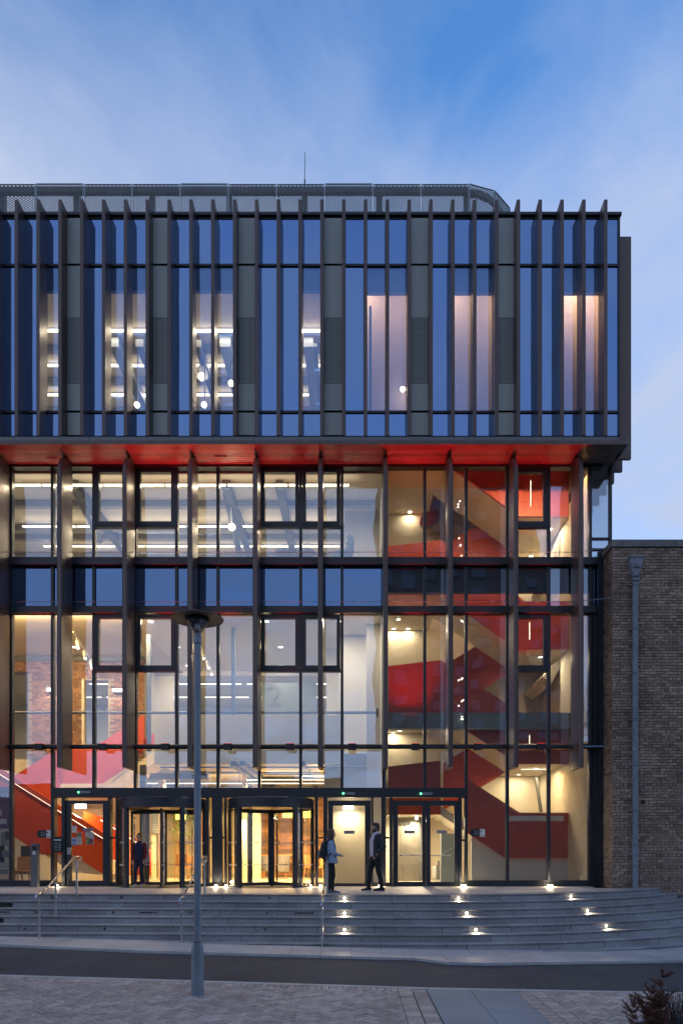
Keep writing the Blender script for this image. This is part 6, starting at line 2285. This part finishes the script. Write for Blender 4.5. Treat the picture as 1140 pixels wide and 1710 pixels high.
def low_block(x0, x1, y, h, label):
    t = thing('low_building', label, 'building', ((x0 + x1) / 2, y, 0))
    box('wall', M['towerwall'], t, x0, x1, y - 10, y, -0.5, h)
    box('parapet', M['towerdark'], t, x0 - 0.2, x1 + 0.2, y - 10, y + 0.15, h, h + 0.3)
    n = int((x1 - x0) / 3.4)
    cw = (x1 - x0) / n
    fm_ = MB().box(-0.8, 0.8, -0.02, 0.08, 0, 1.7).mesh('window', M['towerdark'])
    gm_ = MB().box(-0.7, 0.7, 0.081, 0.1, 0.1, 1.6).mesh('pane', M['towerdark'])
    for f in range(int(h / 4)):
        for c in range(n):
            w = put(fm_, 'window', (x0 + cw * (c + 0.5), y, 1.3 + 3.7 * f), t)
            g = bpy.data.objects.new('pane', gm_)
            col.objects.link(g)
            g.parent = w


low_block(-48, 3.5, -30, 8.6, 'low brown brick building behind the camera, mirrored dimly in the lobby glass')
low_block(4.0, 40, -38, 13.5, 'taller brown brick building behind the camera at the foot of the tower block')


def bare_tree(x, y, h, seed, label):
    t = thing('bare_tree', label, 'tree', (x, y, 0))
    rr = random.Random(seed)
    tr, tw = MB(), MB()

    def grow(p, d, L, r, lev):
        n = 4
        pts = [p]
        q = p.copy()
        dd = d.copy()
        for i in range(n):
            dd = (dd + Vector((rr.uniform(-.16, .16), rr.uniform(-.16, .16), rr.uniform(-.03, .14)))).normalized()
            q = q + dd * L / n
            pts.append(q.copy())
        (tr if lev < 2 else tw).tube(pts, r, 6 if lev < 2 else 3, r2=r * 0.55)
        if lev < 5:
            for k in range(3 if lev else 5):
                i = rr.randrange(2, n + 1)
                nd_ = (dd + Vector((rr.uniform(-1, 1), rr.uniform(-1, 1), rr.uniform(-.2, .7))) * 0.9).normalized()
                grow(pts[i], nd_, L * rr.uniform(0.5, 0.75), r * 0.5, lev + 1)
    grow(Vector((x, y, -0.3)), Vector((0, 0, 1)), h * 0.38, h * 0.016, 0)
    tr.build('trunk', M['bark'], t, smooth=True)
    tw.build('crown', M['bark'], t, kind='stuff')


bare_tree(17.5, -15, 18, 3, 'bare winter tree behind the camera on the right, mirrored in the glass')
bare_tree(-13, -14, 15, 6, 'bare winter tree behind the camera on the left, mirrored in the glass')


# ================================================================== PEOPLE
def skin(name, joints, bones, mat, parent, root=0, lev=2, smooth=True, vox=0.011, sm=5):
    """joints: {key: ((x,y,z), r or (rx,ry) or (rx,ry,rz))}; bones: chains of keys.
    Tapered rows of ellipsoids along the bones are fused into one continuous closed surface."""
    mb = MB()

    def rad(r):
        if not isinstance(r, tuple):
            return (r, r, r)
        return r if len(r) == 3 else (r[0], r[1], min(r))
    done = set()
    for ch in bones:
        for ka, kb in zip(ch, ch[1:]):
            (pa, ra), (pb, rb) = joints[ka], joints[kb]
            pa, pb, ra, rb = Vector(pa), Vector(pb), rad(ra), rad(rb)
            step = max(0.006, 0.35 * min(min(ra), min(rb)))
            n = max(1, int((pb - pa).length / step + 0.5))
            for i in range(n + 1):
                f = i / n
                c = pa.lerp(pb, f)
                r = [x + (y - x) * f for x, y in zip(ra, rb)]
                mb.ball(c, 1.0, 12 if max(r) > 0.03 else 8, 8 if max(r) > 0.03 else 6, *r)
    me = mb.mesh(name, mat)
    o = bpy.data.objects.new(name, me)
    col.objects.link(o)
    o.parent = parent
    m = o.modifiers.new('fuse', 'REMESH')
    m.mode = 'VOXEL'
    m.voxel_size = vox
    m.use_smooth_shade = True
    s = o.modifiers.new('relax', 'SMOOTH')
    s.factor = 0.5
    s.iterations = sm
    dg = bpy.context.evaluated_depsgraph_get()
    em = bpy.data.meshes.new_from_object(o.evaluated_get(dg))
    o.modifiers.clear()
    o.data = em
    em.name = name
    em.polygons.foreach_set('use_smooth', [True] * len(em.polygons))
    em.materials.clear()
    em.materials.append(mat)
    return o


def hand(J, B, side, wrist, d, palm_n, s=1.0):
    """palm + five fingers of different lengths growing out of the wrist joint"""
    w = Vector(J[wrist][0])
    d = Vector(d).normalized()
    n = Vector(palm_n).normalized()
    a = d.cross(n).normalized()
    pk = side + 'palm'
    J[pk] = (tuple(w + d * 0.06 * s), (0.03 * s, 0.022 * s, 0.03 * s))
    B.append([wrist, pk])
    for i, (off, L) in enumerate(((0.027, 0.066), (0.009, 0.075), (-0.009, 0.07), (-0.026, 0.055))):
        p = w + d * 0.062 * s + a * off * s
        ks = []
        for j, f in enumerate((0.03, 0.55, 1.0)):
            k = '%sf%d%d' % (side, i, j)
            q = p + d * (0.03 + L * f) * s + n * (0.02 * f * f) * s
            J[k] = (tuple(q), 0.0095 * s)
            ks.append(k)
        B.append([pk] + ks)
    k1, k2 = side + 't1', side + 't2'
    J[k1] = (tuple(w + d * 0.045 * s + a * 0.045 * s + n * 0.012 * s), 0.011 * s)
    J[k2] = (tuple(w + d * 0.085 * s + a * 0.058 * s + n * 0.028 * s), 0.009 * s)
    B.append([pk, k1, k2])


def person(loc, rz, label, H, skinm, pose, hairm, face_turn=0.0, slim=1.0, beard=False, long_hair=False):
    """pose: joint positions for a 1.75 m figure facing +Y; returns root and scale"""
    s = H / 1.75
    t = thing('person', label, 'person', loc, None, rz)
    J = {k: (tuple(c * s for c in p), tuple(q * s for q in r) if isinstance(r, tuple) else r * s) for k, (p, r) in pose['body'].items()}
    B = [list(b) for b in pose['bones']]
    for side, wr, d, n in pose.get('hands', ()):
        hand(J, B, side, wr, d, n, s)
    skin('body', J, B, skinm, t, vox=0.0062, sm=3)
    return t, s


def head_joints(turn, hx=0.0, hy=0.0, z0=1.46):
    """neck, skull and face branch; turn = yaw of the head relative to the body"""
    c, s = math.cos(turn), math.sin(turn)

    def f(x, y, z):
        return (hx + x * c - y * s, hy + x * s + y * c, z)
    J = {
        'neck': (f(0, -0.015, z0), 0.058), 'neck2': (f(0, 0.0, z0 + 0.07), 0.053),
        'jaw': (f(0, 0.035, z0 + 0.1), (0.058, 0.058, 0.05)), 'mid': (f(0, 0.012, z0 + 0.165), (0.073, 0.09, 0.08)), 'crown': (f(0, -0.005, z0 + 0.2), (0.074, 0.092, 0.085)),
        'chin': (f(0, 0.082, z0 + 0.077), 0.023), 'nose': (f(0, 0.095, z0 + 0.165), 0.014), 'nose2': (f(0, 0.114, z0 + 0.138), 0.014),
        'brow': (f(0, 0.08, z0 + 0.19), (0.045, 0.022, 0.018)), 'brow2': (f(0, 0.078, z0 + 0.2), (0.045, 0.022, 0.02)),
        'earl': (f(0.074, -0.005, z0 + 0.15), (0.012, 0.02, 0.03)), 'earr': (f(-0.074, -0.005, z0 + 0.15), (0.012, 0.02, 0.03)),
    }
    B = [['neck', 'neck2', 'jaw', 'mid', 'crown'], ['jaw', 'chin'], ['mid', 'nose', 'nose2'], ['brow', 'brow2'], ['earl', 'earl'], ['earr', 'earr']]
    return J, B, f


def legs(lf, rf, knee_l, knee_r, hip=0.09, thick=1.0, hz=0.93):
    return {
        'pelvis': ((0, -0.01, hz), (0.145 * thick, 0.105 * thick, 0.1)),
        'hipl': ((hip, -0.005, hz - 0.09), (0.085 * thick, 0.095 * thick, 0.09)), 'kneel': (knee_l, 0.056 * thick), 'calfl': (tuple((a + b) / 2 + (0, -0.015, 0.05)[i] for i, (a, b) in enumerate(zip(knee_l, (lf[0], lf[1], 0.09)))), 0.053 * thick), 'anklel': ((lf[0], lf[1], 0.085), 0.037),
        'hipr': ((-hip, -0.005, hz - 0.09), (0.085 * thick, 0.095 * thick, 0.09)), 'kneer': (knee_r, 0.056 * thick), 'calfr': (tuple((a + b) / 2 + (0, -0.015, 0.05)[i] for i, (a, b) in enumerate(zip(knee_r, (rf[0], rf[1], 0.09)))), 0.053 * thick), 'ankler': ((rf[0], rf[1], 0.085), 0.037),
    }


LEGB = [['pelvis', 'hipl', 'kneel', 'calfl', 'anklel'], ['pelvis', 'hipr', 'kneer', 'calfr', 'ankler']]


def feet(lf, rf, yl, yr):
    J = {}
    for k, f, yaw in (('l', lf, yl), ('r', rf, yr)):
        dx, dy = -math.sin(yaw), math.cos(yaw)
        J['heel' + k] = ((f[0] - dx * 0.05, f[1] - dy * 0.05, 0.04), 0.035)
        J['ball' + k] = ((f[0] + dx * 0.1, f[1] + dy * 0.1, 0.035), (0.04, 0.04, 0.028))
        J['toe' + k] = ((f[0] + dx * 0.17, f[1] + dy * 0.17, 0.028), (0.034, 0.034, 0.02))
    return J, [['anklel', 'heell'], ['anklel', 'balll', 'toel'], ['ankler', 'heelr'], ['ankler', 'ballr', 'toer']]


def shoe(parent, f, yaw, s, mat, sole, name='shoe'):
    dx, dy = -math.sin(yaw), math.cos(yaw)
    J = {'a': ((f[0] - dx * 0.055, f[1] - dy * 0.055, 0.055), (0.042, 0.042, 0.045)), 'b': ((f[0], f[1], 0.06), (0.044, 0.044, 0.05)), 'c': ((f[0] + dx * 0.1, f[1] + dy * 0.1, 0.045), (0.046, 0.046, 0.036)), 'd': ((f[0] + dx * 0.185, f[1] + dy * 0.185, 0.038), (0.04, 0.04, 0.026)), 'e': ((f[0], f[1], 0.105), 0.044)}
    J = scale_j(J, s)
    o = skin(name, J, [['a', 'b', 'c', 'd'], ['b', 'e']], mat, parent, lev=2)
    pl = []
    for i in range(16):
        a = 2 * math.pi * i / 16
        l_, w_ = 0.15 * math.cos(a) + 0.065, 0.05 * math.sin(a)
        pl.append(((f[0] + dx * l_ - dy * w_) * s, (f[1] + dy * l_ + dx * w_) * s))
    me = MB().prism_z(pl, 0.0, 0.028 * s).mesh('sole', sole)
    q = bpy.data.objects.new('sole', me)
    col.objects.link(q)
    q.parent = o
    return o


def scale_j(J, s):
    return {k: (tuple(c * s for c in p), tuple(q * s for q in r) if isinstance(r, tuple) else r * s) for k, (p, r) in J.items()}


def grow_j(J, keys, add, mul=1.0):
    out = {}
    for k in keys:
        p, r = J[k]
        out[k] = (p, tuple(q * mul + add for q in r) if isinstance(r, tuple) else r * mul + add)
    return out


def ball_obj(name, mat, parent, c, r, s, sx=1, sy=1, sz=1):
    me = MB().ball(tuple(v * s for v in c), r * s, 12, 8, sx, sy, sz).mesh(name, mat, smooth=True)
    o = bpy.data.objects.new(name, me)
    col.objects.link(o)
    o.parent = parent
    return o


def eyes(t, f, s, z):
    for sx in (-1, 1):
        ball_obj('eye', M['black'], t, f(sx * 0.031, 0.091, z), 0.012, s, 1, 0.7, 0.7)
    ball_obj('mouth', M['maroon'], t, f(0, 0.098, z - 0.06), 0.02, s, 1, 0.3, 0.3)


# ---------------------------------------------------------------- woman with the backpack, facing right
def build_woman():
    lf, rf = (0.08, 0.03, 0), (-0.08, -0.05, 0)
    J = legs(lf, rf, (0.085, 0.05, 0.5), (-0.085, 0.02, 0.5), thick=0.95)
    fj, fb = feet(lf, rf, -0.2, 0.15)
    J.update(fj)
    J.update({'waist': ((0, 0.01, 1.07), (0.125, 0.09)), 'chest': ((0, 0.0, 1.25), (0.15, 0.105)), 'shol': ((0, -0.01, 1.38), (0.1, 0.08)),
              'sl': ((0.155, -0.01, 1.36), 0.052), 'el': ((0.2, 0.06, 1.1), 0.041), 'wl': ((0.1, 0.22, 1.04), 0.028),
              'sr': ((-0.155, -0.01, 1.36), 0.052), 'er': ((-0.2, 0.06, 1.1), 0.041), 'wr': ((-0.1, 0.23, 1.05), 0.028)})
    hj, hb, f = head_joints(0.0)
    J.update(hj)
    B = LEGB + fb + [['pelvis', 'waist', 'chest', 'shol', 'neck'], ['shol', 'sl', 'el', 'wl'], ['shol', 'sr', 'er', 'wr']] + hb
    pose = {'body': J, 'bones': B, 'hands': (('L', 'wl', (-0.7, 0.5, -0.1), (0, -0.2, -1)), ('R', 'wr', (0.7, 0.5, -0.1), (0, -0.2, -1)))}
    d = 17.0
    t, s = person((X(553, d), d, 1.0), math.radians(-84), 'woman in a pale denim jacket and black leggings with a dark backpack facing the man', 1.6, M['skin_a'], pose, None)
    # leggings
    L = grow_j(J, ['pelvis', 'hipl', 'kneel', 'calfl', 'anklel', 'hipr', 'kneer', 'calfr', 'ankler'], 0.007)
    skin('leggings', scale_j(L, s), LEGB, M['leggings'], t)
    # jacket with flared hem
    C = grow_j(J, ['waist', 'chest', 'shol', 'sl', 'el', 'wl', 'sr', 'er', 'wr'], 0.02)
    C['hem'] = ((0, 0.01, 0.835), (0.2, 0.175, 0.02))
    C['hip_'] = ((0, 0.01, 0.95), (0.175, 0.15, 0.04))
    C['waist'] = ((0, 0.01, 1.07), (0.155, 0.13))
    C['chest'] = ((0, 0.0, 1.25), (0.165, 0.135))
    C['wl'] = ((0.115, 0.2, 1.045), 0.042)
    C['wr'] = ((-0.115, 0.21, 1.055), 0.042)
    C['col'] = ((0, 0.0, 1.455), (0.078, 0.08))
    jk = skin('jacket', scale_j(C, s), [['hem', 'hip_', 'waist', 'chest', 'shol', 'col'], ['shol', 'sl', 'el', 'wl'], ['shol', 'sr', 'er', 'wr']], M['denim'], t)
    ball_obj('hood', M['greycloth'], t, (0, -0.08, 1.46), 0.1, s, 1.1, 0.6, 0.55)
    for ff, yw in ((lf, -0.2), (rf, 0.15)):
        shoe(t, ff, yw, s, M['greycloth'], M['shoe_w'])
    # wavy hair to the shoulders
    z = 1.46
    hk = {'a': (f(0, -0.02, z + 0.215), (0.088, 0.095, 0.085)), 'b': (f(0, -0.05, z + 0.15), (0.1, 0.075, 0.08)), 'c': (f(0, -0.06, z + 0.06), (0.11, 0.062, 0.07)), 'd': (f(0.01, -0.06, z - 0.02), (0.1, 0.05, 0.05)),
          'sl1': (f(0.08, 0.01, z + 0.17), (0.03, 0.05, 0.05)), 'sl2': (f(0.088, 0.015, z + 0.07), (0.032, 0.045, 0.05)), 'sl3': (f(0.085, 0.03, z - 0.02), (0.026, 0.035, 0.03)),
          'sr1': (f(-0.08, 0.01, z + 0.17), (0.03, 0.05, 0.05)), 'sr2': (f(-0.088, 0.015, z + 0.07), (0.032, 0.045, 0.05)), 'sr3': (f(-0.085, 0.03, z - 0.02), (0.026, 0.035, 0.03)), 'fr': (f(0.02, 0.05, z + 0.25), (0.06, 0.04, 0.03))}
    skin('hair', scale_j(hk, s), [['a', 'b', 'c', 'd'], ['sl1', 'sl2', 'sl3'], ['sr1', 'sr2', 'sr3'], ['a', 'fr']], M['hair_br'], t, sm=2)
    eyes(t, f, s, z + 0.155)
    # backpack: a thing of its own on her back
    bx_, by_ = X(553, d), d
    bp = thing('backpack', 'dark navy backpack with a grey front pocket on the woman in denim', 'backpack', (bx_, by_, 1.0), None, math.radians(-84))
    bj = {'a': ((0, -0.2, 1.0), (0.14, 0.085)), 'b': ((0, -0.225, 1.15), (0.15, 0.1)), 'c': ((0, -0.2, 1.33), (0.13, 0.08)), 'd': ((0, -0.17, 1.41), (0.08, 0.04))}
    skin('bag', scale_j(bj, s), [['a', 'b', 'c', 'd']], M['rucksack'], bp, lev=2)
    pj = {'a': ((0, -0.31, 1.0), (0.1, 0.04)), 'b': ((0, -0.325, 1.1), (0.11, 0.05)), 'c': ((0, -0.31, 1.18), (0.09, 0.03))}
    skin('pocket', scale_j(pj, s), [['a', 'b', 'c']], M['greycloth'], bp, lev=2)
    for sx in (-1, 1):
        me = MB().tube([tuple(q * s for q in p) for p in ((sx * 0.1, -0.16, 1.38), (sx * 0.11, -0.05, 1.45), (sx * 0.115, 0.05, 1.42), (sx * 0.11, 0.1, 1.28), (sx * 0.14, 0.06, 1.14), (sx * 0.15, -0.1, 1.04), (sx * 0.13, -0.18, 1.0))], 0.016 * s, 8).mesh('strap', M['rucksack'], smooth=True)
        o = bpy.data.objects.new('strap', me)
        col.objects.link(o)
        o.parent = bp


# ---------------------------------------------------------------- man in the dark jacket, facing left
def build_man():
    lf, rf = (0.1, 0.16, 0), (-0.12, -0.1, 0)
    J = legs(lf, rf, (0.1, 0.12, 0.51), (-0.12, -0.02, 0.5), thick=1.02)
    fj, fb = feet(lf, rf, 0.1, -0.75)
    J.update(fj)
    J.update({'waist': ((0, 0.0, 1.08), (0.145, 0.105)), 'chest': ((0, 0.0, 1.27), (0.175, 0.12)), 'shol': ((0, -0.01, 1.4), (0.11, 0.085)),
              'sl': ((0.185, -0.01, 1.39), 0.06), 'el': ((0.27, -0.07, 1.13), 0.046), 'wl': ((0.19, 0.07, 0.95), 0.033),
              'sr': ((-0.185, -0.01, 1.39), 0.06), 'er': ((-0.27, -0.07, 1.13), 0.046), 'wr': ((-0.19, 0.07, 0.95), 0.033)})
    hj, hb, f = head_joints(-0.15)
    J.update(hj)
    B = LEGB + fb + [['pelvis', 'waist', 'chest', 'shol', 'neck'], ['shol', 'sl', 'el', 'wl'], ['shol', 'sr', 'er', 'wr']] + hb
    pose = {'body': J, 'bones': B, 'hands': (('L', 'wl', (-0.55, 0.35, -0.7), (-0.6, -0.6, 0)), ('R', 'wr', (0.55, 0.35, -0.7), (0.6, -0.6, 0)))}
    d = 18.05
    t, s = person((X(627, d), d, 1.0), math.radians(118), 'bearded man in a dark bomber jacket over a lilac hoodie, hands at his pockets', 1.8, M['skin_b'], pose, None)
    L = grow_j(J, ['pelvis', 'hipl', 'kneel', 'calfl', 'anklel', 'hipr', 'kneer', 'calfr', 'ankler'], 0.013)
    L['anklel'] = (J['anklel'][0], 0.05)
    L['ankler'] = (J['ankler'][0], 0.05)
    skin('trousers', scale_j(L, s), LEGB, M['leggings'], t)
    Hd = {'a': ((0, 0.03, 0.9), (0.15, 0.12, 0.02)), 'b': ((0, 0.03, 1.08), (0.15, 0.125)), 'c': ((0, 0.035, 1.27), (0.145, 0.125)), 'd': ((0, 0.01, 1.41), (0.095, 0.09)), 'e': ((0, -0.005, 1.475), (0.078, 0.08)), 'h': ((0, -0.09, 1.45), (0.1, 0.045))}
    skin('hoodie', scale_j(Hd, s), [['a', 'b', 'c', 'd', 'e'], ['d', 'h']], M['hoodie'], t)
    # open jacket: two halves meeting at the back
    C = grow_j(J, ['sl', 'el', 'wl', 'sr', 'er', 'wr'], 0.028)
    C['wl'] = ((0.205, 0.045, 0.99), 0.05)
    C['wr'] = ((-0.205, 0.045, 0.99), 0.05)
    C.update({'b0': ((0, -0.06, 0.9), (0.16, 0.09, 0.025)), 'b1': ((0, -0.06, 1.1), (0.16, 0.085)), 'b2': ((0, -0.055, 1.28), (0.17, 0.09)), 'b3': ((0, -0.05, 1.41), (0.11, 0.065)),
              'l0': ((0.14, 0.06, 0.9), (0.065, 0.085, 0.025)), 'l1': ((0.14, 0.06, 1.1), (0.065, 0.085)), 'l2': ((0.135, 0.07, 1.28), (0.055, 0.075)), 'l3': ((0.1, 0.05, 1.42), 0.035),
              'r0': ((-0.14, 0.06, 0.9), (0.065, 0.085, 0.025)), 'r1': ((-0.14, 0.06, 1.1), (0.065, 0.085)), 'r2': ((-0.135, 0.07, 1.28), (0.055, 0.075)), 'r3': ((-0.1, 0.05, 1.42), 0.035)})
    skin('jacket', scale_j(C, s), [['b0', 'b1', 'b2', 'b3'], ['b3', 'sl', 'el', 'wl'], ['b3', 'sr', 'er', 'wr'], ['l0', 'l1', 'l2', 'l3'], ['r0', 'r1', 'r2', 'r3']], M['bomber'], t, root=list(C).index('b2'))
    shoe(t, lf, 0.1, s, M['leggings'], M['shoe_w'])
    shoe(t, rf, -0.75, s, M['leggings'], M['greycloth'])
    z = 1.46
    hk = {'a': (f(0, -0.015, z + 0.232), (0.084, 0.095, 0.075)), 'a2': (f(0, 0.035, z + 0.265), (0.075, 0.06, 0.045)), 'b': (f(0, -0.05, z + 0.17), (0.08, 0.06, 0.06)), 'c': (f(0, -0.055, z + 0.1), (0.06, 0.035, 0.03)), 'sl': (f(0.074, 0.01, z + 0.2), (0.016, 0.035, 0.05)), 'sr': (f(-0.074, 0.01, z + 0.2), (0.016, 0.035, 0.05))}
    skin('hair', scale_j(hk, s), [['a2', 'a', 'b', 'c'], ['sl', 'sl'], ['sr', 'sr']], M['hair_bl'], t, sm=2)
    bk = {'a': (f(0, 0.088, z + 0.075), (0.042, 0.028, 0.03)), 'l': (f(0.05, 0.045, z + 0.085), (0.024, 0.035, 0.032)), 'l2': (f(0.068, 0.012, z + 0.14), (0.012, 0.02, 0.03)), 'r': (f(-0.05, 0.045, z + 0.085), (0.024, 0.035, 0.032)), 'r2': (f(-0.068, 0.012, z + 0.14), (0.012, 0.02, 0.03))}
    skin('beard', scale_j(bk, s), [['a', 'l', 'l2'], ['a', 'r', 'r2']], M['hair_bl'], t, vox=0.008, sm=2)
    eyes(t, f, s, z + 0.158)


# ---------------------------------------------------------------- person walking into the left revolving door
def build_walker():
    lf, rf = (0.07, 0.16, 0), (-0.06, -0.12, 0)
    J = legs(lf, rf, (0.08, 0.13, 0.5), (-0.075, 0.03, 0.5), thick=0.97)
    fj, fb = feet(lf, rf, 0.0, -0.1)
    J.update(fj)
    J.update({'waist': ((0, 0.01, 1.08), (0.13, 0.095)), 'chest': ((0, 0.0, 1.26), (0.16, 0.11)), 'shol': ((0, -0.01, 1.39), (0.105, 0.08)),
              'sl': ((0.17, -0.01, 1.375), 0.055), 'el': ((0.23, -0.06, 1.12), 0.042), 'wl': ((0.22, 0.03, 0.9), 0.03),
              'sr': ((-0.17, -0.01, 1.375), 0.055), 'er': ((-0.23, 0.02, 1.12), 0.042), 'wr': ((-0.22, 0.12, 0.92), 0.03)})
    hj, hb, f = head_joints(0.1)
    J.update(hj)
    B = LEGB + fb + [['pelvis', 'waist', 'chest', 'shol', 'neck'], ['shol', 'sl', 'el', 'wl'], ['shol', 'sr', 'er', 'wr']] + hb
    pose = {'body': J, 'bones': B, 'hands': (('L', 'wl', (0, 0.2, -1), (-1, 0, 0)), ('R', 'wr', (0, 0.3, -1), (1, 0, 0)))}
    d = 20.25
    t, s = person((X(233, d), d, 1.0), math.radians(172), 'person in a navy top with maroon sleeves walking out of the left revolving door', 1.6, M['skin_a'], pose, None)
    L = grow_j(J, ['pelvis', 'hipl', 'kneel', 'calfl', 'anklel', 'hipr', 'kneer', 'calfr', 'ankler'], 0.01)
    skin('trousers', scale_j(L, s), LEGB, M['navy'], t)
    C = grow_j(J, ['waist', 'chest', 'shol'], 0.022)
    C['hem'] = ((0, 0.01, 0.9), (0.165, 0.135, 0.02))
    C['col'] = ((0, 0.0, 1.45), (0.07, 0.07))
    skin('top', scale_j(C, s), [['hem', 'waist', 'chest', 'shol', 'col']], M['navy'], t)
    for a in 'lr':
        A = grow_j(J, ['s' + a, 'e' + a, 'w' + a], 0.016)
        A['in'] = ((0.1 if a == 'l' else -0.1, -0.01, 1.37), 0.06)
        skin('sleeve', scale_j(A, s), [['in', 's' + a, 'e' + a, 'w' + a]], M['maroon'], t)
    for ff, yw in ((lf, 0.0), (rf, -0.1)):
        shoe(t, ff, yw, s, M['shoe_w'], M['shoe_w'])
    z = 1.46
    hk = {'a': (f(0, -0.015, z + 0.225), (0.085, 0.096, 0.075)), 'b': (f(0, -0.05, z + 0.16), (0.085, 0.06, 0.06)), 'c': (f(0, -0.06, z + 0.06), (0.075, 0.042, 0.05)), 'sl': (f(0.078, 0.0, z + 0.17), (0.02, 0.045, 0.07)), 'sr': (f(-0.078, 0.0, z + 0.17), (0.02, 0.045, 0.07)), 'fr': (f(0.0, 0.05, z + 0.26), (0.06, 0.035, 0.025))}
    skin('hair', scale_j(hk, s), [['a', 'b', 'c'], ['sl', 'sl'], ['sr', 'sr'], ['a', 'fr']], M['hair_br'], t, sm=2)
    eyes(t, f, s, z + 0.155)


build_woman()
build_man()
build_walker()
